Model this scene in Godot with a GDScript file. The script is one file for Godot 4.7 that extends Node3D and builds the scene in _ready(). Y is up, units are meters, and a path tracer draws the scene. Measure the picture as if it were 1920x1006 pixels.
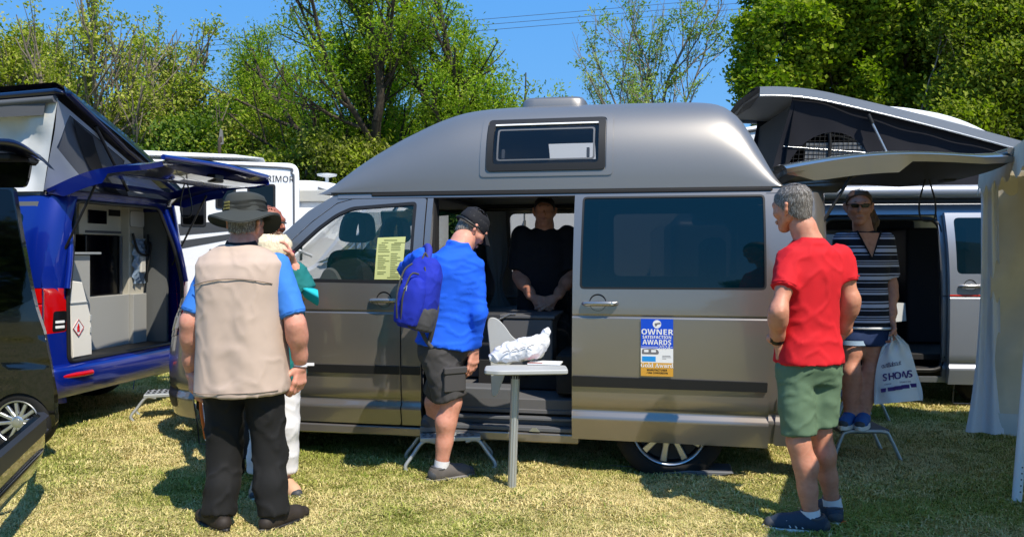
extends Node3D

# ---------------------------------------------------------------- mesh buffer
class MB:
	var v := PackedVector3Array()
	var n := PackedVector3Array()
	var t := PackedVector2Array()
	var ix := PackedInt32Array()

	func tri(a: Vector3, b: Vector3, c: Vector3, na: Vector3, nb: Vector3, nc: Vector3, ua := Vector2.ZERO, ub := Vector2.ZERO, uc := Vector2.ZERO) -> void:
		var i := v.size()
		v.append(a); n.append(na); t.append(ua)
		if (c - a).cross(b - a).dot(na + nb + nc) < 0.0:
			v.append(c); n.append(nc); t.append(uc)
			v.append(b); n.append(nb); t.append(ub)
		else:
			v.append(b); n.append(nb); t.append(ub)
			v.append(c); n.append(nc); t.append(uc)
		ix.append(i); ix.append(i + 1); ix.append(i + 2)

	func quad(a: Vector3, b: Vector3, c: Vector3, d: Vector3, na: Vector3, nb: Vector3, nc: Vector3, nd: Vector3) -> void:
		tri(a, b, c, na, nb, nc)
		tri(a, c, d, na, nc, nd)

	func flat(a: Vector3, b: Vector3, c: Vector3, d: Vector3, nn: Vector3, uvs := false) -> void:
		if uvs:
			tri(a, b, c, nn, nn, nn, Vector2(0, 1), Vector2(1, 1), Vector2(1, 0))
			tri(a, c, d, nn, nn, nn, Vector2(0, 1), Vector2(1, 0), Vector2(0, 0))
		else:
			quad(a, b, c, d, nn, nn, nn, nn)

	# a smooth sheet through rows of points; hint says which way it faces (zero: away from its middle)
	func grid(rows: Array, hint := Vector3.ZERO, around := false) -> void:
		var m := rows.size()
		var w: int = rows[0].size()
		var nn := []
		var mid := Vector3.ZERO
		for r in rows:
			for p in r:
				mid += p
		mid /= float(m * w)
		var sum := 0.0
		for i in m:
			var line := PackedVector3Array()
			for j in w:
				var a: Vector3 = rows[mini(i + 1, m - 1)][j] - rows[maxi(i - 1, 0)][j]
				var j0 := maxi(j - 1, 0)
				var j1 := mini(j + 1, w - 1)
				if around:
					j0 = (w - 2) if j == 0 else j - 1
					j1 = 1 if j == w - 1 else j + 1
				var b: Vector3 = rows[i][j1] - rows[i][j0]
				var c := a.cross(b)
				if c.length() < 1e-9:
					c = Vector3.ZERO
				c = c.normalized()
				line.append(c)
				sum += c.dot(hint) if hint != Vector3.ZERO else c.dot(rows[i][j] - mid)
			nn.append(line)
		var s := 1.0 if sum >= 0.0 else -1.0
		for i in m:
			for j in w:
				if nn[i][j] == Vector3.ZERO:
					var o: Vector3 = nn[clampi(i + (1 if i == 0 else -1), 0, m - 1)][j]
					if o == Vector3.ZERO:
						o = Vector3.UP
					nn[i][j] = o
		for i in m - 1:
			for j in w - 1:
				quad(rows[i][j], rows[i + 1][j], rows[i + 1][j + 1], rows[i][j + 1], nn[i][j] * s, nn[i + 1][j] * s, nn[i + 1][j + 1] * s, nn[i][j + 1] * s)

	# a box whose edges are chamfered by e
	func box(c: Vector3, s: Vector3, e := 0.0, bs := Basis()) -> void:
		var h := s * 0.5
		e = minf(e, minf(h.x, minf(h.y, h.z)) * 0.95)
		var f := func(x: float, y: float, z: float) -> Vector3: return c + bs * Vector3(x, y, z)
		var k := h - Vector3(e, e, e)
		for sg in [-1.0, 1.0]:
			var x: float = h.x * sg
			var y: float = h.y * sg
			var z: float = h.z * sg
			var nx: Vector3 = bs.x.normalized() * sg
			var ny: Vector3 = bs.y.normalized() * sg
			var nz: Vector3 = bs.z.normalized() * sg
			flat(f.call(x, -k.y, -k.z), f.call(x, k.y, -k.z), f.call(x, k.y, k.z), f.call(x, -k.y, k.z), nx)
			flat(f.call(-k.x, y, -k.z), f.call(k.x, y, -k.z), f.call(k.x, y, k.z), f.call(-k.x, y, k.z), ny)
			flat(f.call(-k.x, -k.y, z), f.call(k.x, -k.y, z), f.call(k.x, k.y, z), f.call(-k.x, k.y, z), nz)
			if e > 0.0:
				for sh in [-1.0, 1.0]:
					var mx: Vector3 = bs.x.normalized() * sh
					var my: Vector3 = bs.y.normalized() * sh
					var mz: Vector3 = bs.z.normalized() * sh
					quad(f.call(x, k.y * sh, -k.z), f.call(x, k.y * sh, k.z), f.call(k.x * sg, h.y * sh, k.z), f.call(k.x * sg, h.y * sh, -k.z), nx, nx, my, my)
					quad(f.call(-k.x, y, k.z * sh), f.call(k.x, y, k.z * sh), f.call(k.x, k.y * sg, h.z * sh), f.call(-k.x, k.y * sg, h.z * sh), ny, ny, mz, mz)
					quad(f.call(k.x * sh, -k.y, z), f.call(k.x * sh, k.y, z), f.call(h.x * sh, k.y, k.z * sg), f.call(h.x * sh, -k.y, k.z * sg), nz, nz, mx, mx)
					for si in [-1.0, 1.0]:
						tri(f.call(x, k.y * sh, k.z * si), f.call(k.x * sg, h.y * sh, k.z * si), f.call(k.x * sg, k.y * sh, h.z * si), nx, my, bs.z.normalized() * si)

	func tube(pts: Array, rad: Array, sides := 8, caps := true) -> void:
		var m := pts.size()
		var rows := []
		var side := Vector3.ZERO
		var tans := []
		for i in m:
			var d: Vector3 = (pts[mini(i + 1, m - 1)] - pts[maxi(i - 1, 0)]).normalized()
			tans.append(d)
			if side == Vector3.ZERO:
				side = d.cross(Vector3.UP if absf(d.y) < 0.9 else Vector3.RIGHT).normalized()
			side = (side - d * side.dot(d)).normalized()
			var other := d.cross(side)
			var r: float = rad[mini(i, rad.size() - 1)]
			var row := []
			for k in sides:
				var a := TAU * k / sides
				row.append([pts[i] + (side * cos(a) + other * sin(a)) * r, side * cos(a) + other * sin(a)])
			rows.append(row)
		for i in m - 1:
			for k in sides:
				var q := (k + 1) % sides
				quad(rows[i][k][0], rows[i + 1][k][0], rows[i + 1][q][0], rows[i][q][0], rows[i][k][1], rows[i + 1][k][1], rows[i + 1][q][1], rows[i][q][1])
		if caps:
			for e in [0, m - 1]:
				var nn: Vector3 = tans[e] * (-1.0 if e == 0 else 1.0)
				for k in range(1, sides - 1):
					tri(rows[e][0][0], rows[e][k][0], rows[e][k + 1][0], nn, nn, nn)

	# profile points (radius, along) turned about the z axis of xf
	func lathe(prof: Array, segs: int, xf := Transform3D()) -> void:
		var m := prof.size()
		for i in m - 1:
			var a: Vector2 = prof[i]
			var b: Vector2 = prof[i + 1]
			var dv := b - a
			var nn := Vector2(dv.y, -dv.x).normalized()
			var na := nn
			var nb := nn
			if i > 0:
				var e0: Vector2 = a - prof[i - 1]
				var n0 := Vector2(e0.y, -e0.x).normalized()
				if n0.dot(nn) > 0.6:
					na = (n0 + nn).normalized()
			if i < m - 2:
				var e1: Vector2 = prof[i + 2] - b
				var n1 := Vector2(e1.y, -e1.x).normalized()
				if n1.dot(nn) > 0.6:
					nb = (n1 + nn).normalized()
			for k in segs:
				var c0 := Vector2.from_angle(TAU * k / segs)
				var c1 := Vector2.from_angle(TAU * (k + 1) / segs)
				quad(xf * Vector3(c0.x * a.x, c0.y * a.x, a.y), xf * Vector3(c0.x * b.x, c0.y * b.x, b.y), xf * Vector3(c1.x * b.x, c1.y * b.x, b.y), xf * Vector3(c1.x * a.x, c1.y * a.x, a.y),
					xf.basis * Vector3(c0.x * na.x, c0.y * na.x, na.y), xf.basis * Vector3(c0.x * nb.x, c0.y * nb.x, nb.y), xf.basis * Vector3(c1.x * nb.x, c1.y * nb.x, nb.y), xf.basis * Vector3(c1.x * na.x, c1.y * na.x, na.y))

	# an outline in x and y given thickness along z, its front and back edges bevelled by e
	func prism(poly: PackedVector2Array, z0: float, z1: float, xf := Transform3D(), e := 0.0) -> void:
		if Geometry2D.is_polygon_clockwise(poly):
			poly = poly.duplicate()
			poly.reverse()
		var m := poly.size()
		var ins := PackedVector2Array()
		for i in m:
			var d0 := (poly[i] - poly[(i + m - 1) % m]).normalized()
			var d1 := (poly[(i + 1) % m] - poly[i]).normalized()
			var mt := (Vector2(-d0.y, d0.x) + Vector2(-d1.y, d1.x))
			mt = mt.normalized() / maxf(0.4, mt.length() * 0.5)
			ins.append(poly[i] + mt * e)
		var tr := Geometry2D.triangulate_polygon(ins)
		for s in [0, 1]:
			var z: float = z0 if s == 0 else z1
			var nn: Vector3 = (xf.basis * Vector3(0, 0, -1 if s == 0 else 1)).normalized()
			if z1 < z0:
				nn = -nn
			for k in range(0, tr.size(), 3):
				var q := []
				for o in 3:
					var p := ins[tr[k + o]]
					q.append(xf * Vector3(p.x, p.y, z))
				tri(q[0], q[1], q[2], nn, nn, nn)
		var zz := e * signf(z1 - z0)
		for i in m:
			var j := (i + 1) % m
			var d := (poly[j] - poly[i]).normalized()
			var nn := (xf.basis * Vector3(d.y, -d.x, 0)).normalized()
			flat(xf * Vector3(poly[i].x, poly[i].y, z0 + zz), xf * Vector3(poly[j].x, poly[j].y, z0 + zz), xf * Vector3(poly[j].x, poly[j].y, z1 - zz), xf * Vector3(poly[i].x, poly[i].y, z1 - zz), nn)
			if e > 0.0:
				for s in [-1.0, 1.0]:
					var zo: float = z0 if s < 0 else z1
					var zi: float = zo - zz * s
					var n2: Vector3 = (nn + (xf.basis * Vector3(0, 0, s * signf(z1 - z0))).normalized()).normalized()
					flat(xf * Vector3(poly[i].x, poly[i].y, zi), xf * Vector3(poly[j].x, poly[j].y, zi), xf * Vector3(ins[j].x, ins[j].y, zo), xf * Vector3(ins[i].x, ins[i].y, zo), n2)

	# a curved panel: an outline with holes in (u, y), laid on the surface f, side says whether it faces along f's own normal or against it; rim turns its edges in
	func panel(outline: PackedVector2Array, holes: Array, f: Callable, us: PackedFloat32Array, ys: PackedFloat32Array, side := 1.0, rim := 0.0) -> void:
		for i in us.size() - 1:
			for j in ys.size() - 1:
				var cell := PackedVector2Array([Vector2(us[i], ys[j]), Vector2(us[i + 1], ys[j]), Vector2(us[i + 1], ys[j + 1]), Vector2(us[i], ys[j + 1])])
				var parts := Geometry2D.intersect_polygons(cell, outline)
				for h in holes:
					var left := []
					for p in parts:
						left.append_array(Geometry2D.clip_polygons(p, h))
					parts.assign(left)
				for p in parts:
					var tr := Geometry2D.triangulate_polygon(p)
					if tr.is_empty():
						continue
					var q := PackedVector3Array()
					var qn := PackedVector3Array()
					for c in p:
						q.append(f.call(c.x, c.y))
						qn.append(normal_of(f, c) * side)
					for k in range(0, tr.size(), 3):
						tri(q[tr[k]], q[tr[k + 1]], q[tr[k + 2]], qn[tr[k]], qn[tr[k + 1]], qn[tr[k + 2]], p[tr[k]], p[tr[k + 1]], p[tr[k + 2]])
		if rim > 0.0:
			edge(outline, f, side, rim, 1.0)
			for h in holes:
				edge(h, f, side, rim, -1.0)

	func edge(poly: PackedVector2Array, f: Callable, side: float, rim: float, way: float) -> void:
		var ccw := -1.0 if Geometry2D.is_polygon_clockwise(poly) else 1.0
		for i in poly.size():
			var a := poly[i]
			var b := poly[(i + 1) % poly.size()]
			var cuts := maxi(1, int(a.distance_to(b) / 0.12))
			for k in cuts:
				var pa := a.lerp(b, float(k) / cuts)
				var pb := a.lerp(b, float(k + 1) / cuts)
				var wa: Vector3 = f.call(pa.x, pa.y)
				var wb: Vector3 = f.call(pb.x, pb.y)
				var na := normal_of(f, pa) * side
				var nb := normal_of(f, pb) * side
				var out := (wb - wa).cross(na).normalized() * ccw * way * side
				flat(wa, wb, wb - nb * rim, wa - na * rim, out)

	static func normal_of(f: Callable, c: Vector2) -> Vector3:
		var h := 0.004
		var a: Vector3 = f.call(c.x + h, c.y) - f.call(c.x - h, c.y)
		var b: Vector3 = f.call(c.x, c.y + h) - f.call(c.x, c.y - h)
		return a.cross(b).normalized()

	func mesh() -> ArrayMesh:
		var arr := []
		arr.resize(Mesh.ARRAY_MAX)
		arr[Mesh.ARRAY_VERTEX] = v
		arr[Mesh.ARRAY_NORMAL] = n
		arr[Mesh.ARRAY_TEX_UV] = t
		arr[Mesh.ARRAY_INDEX] = ix
		var am := ArrayMesh.new()
		if v.size() > 0:
			am.add_surface_from_arrays(Mesh.PRIMITIVE_TRIANGLES, arr)
		return am

# ---------------------------------------------------------------- rounded bodies: capsules and lofts joined into one skin
class Flesh:
	var bones := []   # capsules [a, b, ra, rb, cuts] or lofts [origin, basis, rows, cuts]
	var k := 0.04

	func cap(a: Vector3, b: Vector3, ra: float, rb: float, cuts := []) -> void:
		bones.append({"a": a, "b": b, "ra": ra, "rb": rb, "cuts": cuts})

	func chain(pts: Array, rad: Array, cuts := []) -> void:
		for i in pts.size() - 1:
			cap(pts[i], pts[i + 1], rad[i], rad[i + 1], cuts)

	# rows [height, half width, half depth, forward, sideways] along bs.y
	func loft(o: Vector3, bs: Basis, rows: Array, cuts := [], power := 2.3) -> void:
		bones.append({"o": o, "bs": bs, "rows": rows, "cuts": cuts, "pw": power})

	func build(mb: MB, cell: float, wrinkle = null) -> void:
		var lo := Vector3(1e9, 1e9, 1e9)
		var hi := -lo
		var boxes := []
		for bn in bones:
			var l: Vector3
			var h: Vector3
			if bn.has("a"):
				var r := Vector3.ONE * maxf(bn.ra, bn.rb)
				l = (bn.a as Vector3).min(bn.b) - r
				h = (bn.a as Vector3).max(bn.b) + r
			else:
				l = Vector3(1e9, 1e9, 1e9)
				h = -l
				for r in bn.rows:
					for sx in [-1.0, 1.0]:
						for sz in [-1.0, 1.0]:
							var p: Vector3 = bn.o + bn.bs * Vector3(r[4] + sx * r[1], r[0], r[3] + sz * r[2])
							l = l.min(p)
							h = h.max(p)
			var g := Vector3.ONE * (k * 0.6 + cell * 2.2)
			boxes.append([l - g, h + g])
			lo = lo.min(l - g)
			hi = hi.max(h + g)
		var nx := int((hi.x - lo.x) / cell) + 2
		var ny := int((hi.y - lo.y) / cell) + 2
		var nz := int((hi.z - lo.z) / cell) + 2
		var F := PackedFloat32Array()
		F.resize(nx * ny * nz)
		F.fill(1.0)
		for bi in bones.size():
			var bn = bones[bi]
			var b0: Vector3 = (boxes[bi][0] - lo) / cell
			var b1: Vector3 = (boxes[bi][1] - lo) / cell
			var i0 := maxi(0, int(b0.x))
			var i1 := mini(nx - 1, int(b1.x) + 1)
			var j0 := maxi(0, int(b0.y))
			var j1 := mini(ny - 1, int(b1.y) + 1)
			var k0 := maxi(0, int(b0.z))
			var k1 := mini(nz - 1, int(b1.z) + 1)
			var cuts: Array = bn.cuts
			var nc := cuts.size()
			if bn.has("a"):
				var a: Vector3 = bn.a
				var ab: Vector3 = bn.b - a
				var inv := 1.0 / maxf(ab.length_squared(), 1e-9)
				var ra: float = bn.ra
				var dr: float = bn.rb - ra
				for kk in range(k0, k1 + 1):
					for jj in range(j0, j1 + 1):
						var at := (kk * ny + jj) * nx
						for ii in range(i0, i1 + 1):
							var p := lo + Vector3(ii, jj, kk) * cell
							var pa := p - a
							var s := clampf(pa.dot(ab) * inv, 0.0, 1.0)
							var d := (pa - ab * s).length() - ra - dr * s
							for c in nc:
								d = maxf(d, (p - cuts[c][0]).dot(cuts[c][1]))
							var o := F[at + ii]
							var hh := k - absf(d - o)
							F[at + ii] = minf(d, o) - (hh * hh * 0.25 / k if hh > 0.0 else 0.0)
			else:
				var o3: Vector3 = bn.o
				var ti: Basis = bn.bs.transposed()
				var rows: Array = bn.rows
				var last := rows.size() - 1
				var pw: float = bn.pw
				var ipw := 1.0 / pw
				for jj in range(j0, j1 + 1):
					for kk in range(k0, k1 + 1):
						var at := (kk * ny + jj) * nx
						for ii in range(i0, i1 + 1):
							var p := lo + Vector3(ii, jj, kk) * cell
							var q := ti * (p - o3)
							var r := 0
							while r < last - 1 and q.y > rows[r + 1][0]:
								r += 1
							var A: Array = rows[r]
							var B: Array = rows[r + 1]
							var s := clampf((q.y - A[0]) / (B[0] - A[0]), 0.0, 1.0)
							s = s * s * (3.0 - 2.0 * s) * 0.5 + s * 0.5
							var wx: float = lerpf(A[1], B[1], s)
							var wz: float = lerpf(A[2], B[2], s)
							var ex := absf(q.x - lerpf(A[4], B[4], s)) / wx
							var ez := absf(q.z - lerpf(A[3], B[3], s)) / wz
							var e := pow(pow(ex, pw) + pow(ez, pw), ipw)
							var d := (e - 1.0) * minf(wx, wz)
							d = maxf(d, maxf(rows[0][0] - q.y, q.y - rows[last][0]))
							for c in nc:
								d = maxf(d, (p - cuts[c][0]).dot(cuts[c][1]))
							var o := F[at + ii]
							var hh := k - absf(d - o)
							F[at + ii] = minf(d, o) - (hh * hh * 0.25 / k if hh > 0.0 else 0.0)
		# surface nets
		var at_of := {}
		var base := mb.v.size()
		var vs := PackedVector3Array()
		var cells := PackedInt32Array()
		var sy := nx
		var sz := nx * ny
		var offs := [0, 1, sy, sy + 1, sz, sz + 1, sz + sy, sz + sy + 1]
		var lim := cell * 2.0
		for kk in nz - 1:
			for jj in ny - 1:
				var row := kk * sz + jj * sy
				for ii in nx - 1:
					var c := row + ii
					var f0 := F[c]
					if f0 > lim or f0 < -lim:
						continue
					var mask := 0
					for o in 8:
						if F[c + offs[o]] < 0.0:
							mask += 1
					if mask == 0 or mask == 8:
						continue
					var sum := Vector3.ZERO
					var cnt := 0
					for ed in EDGES:
						var fa := F[c + offs[ed[0]]]
						var fb := F[c + offs[ed[1]]]
						if (fa < 0.0) != (fb < 0.0):
							sum += (CORN[ed[0]] as Vector3).lerp(CORN[ed[1]], fa / (fa - fb))
							cnt += 1
					at_of[c] = vs.size()
					cells.append(c)
					vs.append(lo + (Vector3(ii, jj, kk) + sum / cnt) * cell)
		var tris := PackedInt32Array()
		for c in cells:
			var f0 := F[c] < 0.0
			for ax in 3:
				var st: int = [1, sy, sz][ax]
				if (F[c + st] < 0.0) == f0:
					continue
				var o1: int = [sy, sz, 1][ax]
				var o2: int = [sz, 1, sy][ax]
				var q0: int = at_of.get(c, -1)
				var q1: int = at_of.get(c - o1, -1)
				var q2: int = at_of.get(c - o1 - o2, -1)
				var q3: int = at_of.get(c - o2, -1)
				if q1 < 0 or q2 < 0 or q3 < 0:
					continue
				if f0:
					tris.append_array([q0, q2, q1, q0, q3, q2])
				else:
					tris.append_array([q0, q1, q2, q0, q2, q3])
		# two light smoothing passes
		for pass_ in 2:
			var acc := vs.duplicate()
			var num := PackedFloat32Array()
			num.resize(vs.size())
			num.fill(1.0)
			for q in range(0, tris.size(), 3):
				for e in 3:
					var ia := tris[q + e]
					var ib := tris[q + (e + 1) % 3]
					acc[ia] += vs[ib]
					num[ia] += 1.0
			for q in vs.size():
				vs[q] = vs[q].lerp(acc[q] / num[q], 0.5)
		for rep in 2:
			var ns := PackedVector3Array()
			ns.resize(vs.size())
			for q in range(0, tris.size(), 3):
				var fn := (vs[tris[q + 2]] - vs[tris[q]]).cross(vs[tris[q + 1]] - vs[tris[q]])
				ns[tris[q]] += fn
				ns[tris[q + 1]] += fn
				ns[tris[q + 2]] += fn
			for q in vs.size():
				ns[q] = ns[q].normalized() if ns[q].length_squared() > 1e-20 else Vector3.UP
			if rep == 0:
				if wrinkle != null:
					for q in vs.size():
						vs[q] += ns[q] * wrinkle.call(vs[q], ns[q])
				else:
					rep = 1
			if rep == 1 or wrinkle == null:
				mb.v.append_array(vs)
				mb.n.append_array(ns)
				for q in vs.size():
					mb.t.append(Vector2(vs[q].x, vs[q].y))
				for q in tris:
					mb.ix.append(base + q)
				return

	const CORN := [Vector3(0, 0, 0), Vector3(1, 0, 0), Vector3(0, 1, 0), Vector3(1, 1, 0), Vector3(0, 0, 1), Vector3(1, 0, 1), Vector3(0, 1, 1), Vector3(1, 1, 1)]
	const EDGES := [[0, 1], [2, 3], [4, 5], [6, 7], [0, 2], [1, 3], [4, 6], [5, 7], [0, 4], [1, 5], [2, 6], [3, 7]]

# ---------------------------------------------------------------- naming
var used := {}
var rng := RandomNumberGenerator.new()
var M := {}

func numbered(called: String) -> String:
	if not used.has(called):
		used[called] = 0
		return called
	used[called] += 1
	return "%s_%03d" % [called, used[called]]

func thing(called: String, label: String, category: String, where := Vector3.ZERO, turn := 0.0, group := "") -> Node3D:
	var o := Node3D.new()
	o.name = numbered(called)
	add_child(o)
	o.position = where
	o.rotation.y = turn
	tag(o, label, category, group)
	return o

func tag(o: Node, label: String, category := "", group := "") -> void:
	o.set_meta("label", label)
	if category:
		o.set_meta("category", category)
	if group:
		o.set_meta("group", group)

func put(called: String, mb: MB, m: Material, parent: Node, label := "") -> MeshInstance3D:
	var o := MeshInstance3D.new()
	o.mesh = mb.mesh()
	o.material_override = m
	if parent == self:
		o.name = numbered(called)
	else:
		var k := 0
		var nm := called
		while parent.has_node(nm):
			k += 1
			nm = "%s_%03d" % [called, k]
		o.name = nm
	parent.add_child(o, true)
	if label:
		o.set_meta("label", label)
	return o

func structure(called: String, mb: MB, m: Material) -> MeshInstance3D:
	var o := put(called, mb, m, self)
	o.set_meta("kind", "structure")
	return o

# ---------------------------------------------------------------- materials
func mat(c: Color, rough := 0.7, metal := 0.0, coat := 0.0) -> StandardMaterial3D:
	var m := StandardMaterial3D.new()
	m.albedo_color = c
	m.roughness = rough
	m.metallic = metal
	if coat > 0.0:
		m.clearcoat_enabled = true
		m.clearcoat = coat
		m.clearcoat_roughness = 0.02
	return m

func lin(r: float, g: float, b: float) -> Color:
	return Color(r, g, b).linear_to_srgb()

func glass(c: Color, alpha: float) -> StandardMaterial3D:
	var m := mat(Color(c.r, c.g, c.b, alpha), 0.03)
	m.transparency = BaseMaterial3D.TRANSPARENCY_ALPHA
	return m

func noise_tex(freq: float, sd: int, ramp: Array, size := 512, octaves := 4, normal := false, strength := 4.0) -> NoiseTexture2D:
	var fn := FastNoiseLite.new()
	fn.noise_type = FastNoiseLite.TYPE_SIMPLEX_SMOOTH
	fn.seed = sd
	fn.frequency = freq
	fn.fractal_octaves = octaves
	var t := NoiseTexture2D.new()
	t.width = size
	t.height = size
	t.seamless = true
	t.noise = fn
	if normal:
		t.as_normal_map = true
		t.bump_strength = strength
	elif ramp.size():
		var g := Gradient.new()
		var of := PackedFloat32Array()
		var co := PackedColorArray()
		for i in ramp.size():
			of.append(float(i) / (ramp.size() - 1))
			co.append(ramp[i])
		g.offsets = of
		g.colors = co
		t.color_ramp = g
	return t

func worn(m: StandardMaterial3D, tex: Texture2D, scale: float, nrm: Texture2D = null, ns := 0.5, world := true) -> StandardMaterial3D:
	m.uv1_triplanar = true
	m.uv1_world_triplanar = world
	m.uv1_scale = Vector3.ONE * scale
	if tex:
		m.albedo_texture = tex
	if nrm:
		m.normal_enabled = true
		m.normal_texture = nrm
		m.normal_scale = ns
	return m

# a place in the field: metres right of and above the camera's foot, found from where its sight line meets depth d
func at(px: float, py: float, d: float) -> Vector3:
	return Vector3((px - 960.0) / 1443.0 * d, 1.45 + (472.0 - py) / 1443.0 * d, -d)

func span(a: float, b: float, n: int) -> PackedFloat32Array:
	var o := PackedFloat32Array()
	for i in n + 1:
		o.append(lerpf(a, b, float(i) / n))
	return o

func rect(x0: float, y0: float, x1: float, y1: float, r := 0.0) -> PackedVector2Array:
	return rounded([Vector2(x0, y0), Vector2(x1, y0), Vector2(x1, y1), Vector2(x0, y1)], r)

func rounded(pts: Array, r: float, steps := 5) -> PackedVector2Array:
	var o := PackedVector2Array()
	var m := pts.size()
	if r <= 0.0:
		for p in pts:
			o.append(p)
		return o
	for i in m:
		var p: Vector2 = pts[i]
		var a: Vector2 = pts[(i + m - 1) % m]
		var b: Vector2 = pts[(i + 1) % m]
		var ra := minf(r, p.distance_to(a) * 0.48)
		var rb := minf(r, p.distance_to(b) * 0.48)
		var p0 := p + (a - p).normalized() * ra
		var p2 := p + (b - p).normalized() * rb
		for s in steps + 1:
			var t := float(s) / steps
			o.append(p0.lerp(p, t).lerp(p.lerp(p2, t), t))
	return o

func smooth_path(pts: Array, n: int) -> Array:
	var o := []
	for i in pts.size() - 1:
		var p0: Vector3 = pts[maxi(i - 1, 0)]
		var p1: Vector3 = pts[i]
		var p2: Vector3 = pts[i + 1]
		var p3: Vector3 = pts[mini(i + 2, pts.size() - 1)]
		for s in n:
			o.append(p1.cubic_interpolate(p2, p0, p3, float(s) / n))
	o.append(pts[-1])
	return o

func words(text: String, height: float, font_bold: bool, m: Material, parent: Node, called: String, xf: Transform3D, squeeze := 1.0, serif := false) -> void:
	var tm := TextMesh.new()
	var sf := SystemFont.new()
	sf.font_names = PackedStringArray(["Droid Serif" if serif else "Droid Sans"])
	sf.font_weight = 700 if font_bold else 400
	tm.font = sf
	tm.text = text
	tm.font_size = 64
	tm.pixel_size = height / 46.0
	tm.depth = 0.0008
	tm.curve_step = 2.0
	var o := MeshInstance3D.new()
	o.mesh = tm
	o.material_override = m
	o.name = called
	o.transform = xf * Transform3D(Basis.from_scale(Vector3(squeeze, 1, 1)), Vector3.ZERO)
	parent.add_child(o, true)

# ---------------------------------------------------------------- the shape that the three long vans share (x along from nose to tail, z outward on the near side)
func side_in(y: float) -> float:
	var b: float
	if y < 1.22:
		b = -0.035 * pow((y - 0.9) / 0.6, 2.0)
	else:
		b = -0.00996 - 0.0622 * (y - 1.22) - 0.22 * (y - 1.22) * (y - 1.22)
	b -= 0.010 * maxf(0.0, 1.0 - absf(y - 1.04) / 0.010)
	if y < 0.46:
		if y > 0.435:
			b -= 0.014 * (0.46 - y) / 0.025
		elif y > 0.385:
			b += -0.014 + 0.034 * (0.435 - y) / 0.05
		else:
			b += 0.020 * clampf((y - 0.2) / 0.185, 0.0, 1.0)
	return b

func plan_in(u: float) -> float:
	if u < 0.8:
		var q := clampf((0.8 - u) / 0.8, 0.0, 1.0)
		return -0.95 * (1.0 - pow(maxf(0.0, 1.0 - pow(q, 2.5)), 1.0 / 2.5))
	if u > 4.68:
		var q := clampf((u - 4.68) / 0.22, 0.0, 1.0)
		return -0.22 * (1.0 - sqrt(maxf(0.0, 1.0 - q * q)))
	return 0.0

func setback(y: float) -> float:
	return 0.05 * pow(clampf((0.45 - y) / 0.25, 0.0, 1.0), 2.0) + 0.22 * pow(clampf((y - 0.55) / 0.6, 0.0, 1.0), 1.8)

func near_side(off := 0.0) -> Callable:
	return func(u: float, y: float) -> Vector3:
		var fr := clampf(1.0 - u / 0.8, 0.0, 1.0)
		return Vector3(u + setback(y) * fr * fr, y, side_in(y) + plan_in(u) + off)

func far_side(off := 0.0) -> Callable:
	return func(u: float, y: float) -> Vector3:
		var fr := clampf(1.0 - u / 0.8, 0.0, 1.0)
		return Vector3(u + setback(y) * fr * fr, y, -1.9 - (side_in(y) + plan_in(u) + off))

func body_ys(lo: float, hi: float) -> PackedFloat32Array:
	var o := PackedFloat32Array()
	for y in [0.19, 0.22, 0.26, 0.30, 0.34, 0.37, 0.385, 0.40, 0.42, 0.435, 0.447, 0.46, 0.52, 0.58, 0.64, 0.70, 0.76, 0.82, 0.88, 0.94, 0.99, 1.025, 1.03, 1.035, 1.04, 1.045, 1.05, 1.055, 1.09, 1.13, 1.18, 1.22, 1.28, 1.36, 1.44, 1.52, 1.60, 1.68, 1.76, 1.82, 1.86, 1.92, 1.98]:
		if y > lo - 0.03 and y < hi + 0.045:
			o.append(y)
	o[0] = minf(o[0], lo)
	o[o.size() - 1] = maxf(o[o.size() - 1], hi)
	return o

func nose_us() -> PackedFloat32Array:
	return PackedFloat32Array([0.0005, 0.002, 0.006, 0.014, 0.03, 0.05, 0.08, 0.12, 0.17, 0.22, 0.28, 0.35, 0.43, 0.52, 0.62, 0.72, 0.82, 0.95, 1.08, 1.2, 1.32])

func circle(c: Vector2, r: float, n := 28, squash := 1.0) -> PackedVector2Array:
	var o := PackedVector2Array()
	for i in n:
		o.append(c + Vector2(cos(TAU * i / n) * r, sin(TAU * i / n) * r * squash))
	return o

func arch(u: float, r := 0.375) -> PackedVector2Array:
	var o := PackedVector2Array([Vector2(u + r, 0.05), Vector2(u + r, 0.33)])
	for i in range(1, 20):
		o.append(Vector2(u, 0.33) + Vector2.from_angle(PI * i / 20.0) * r)
	o.append(Vector2(u - r, 0.33))
	o.append(Vector2(u - r, 0.05))
	return o

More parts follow.
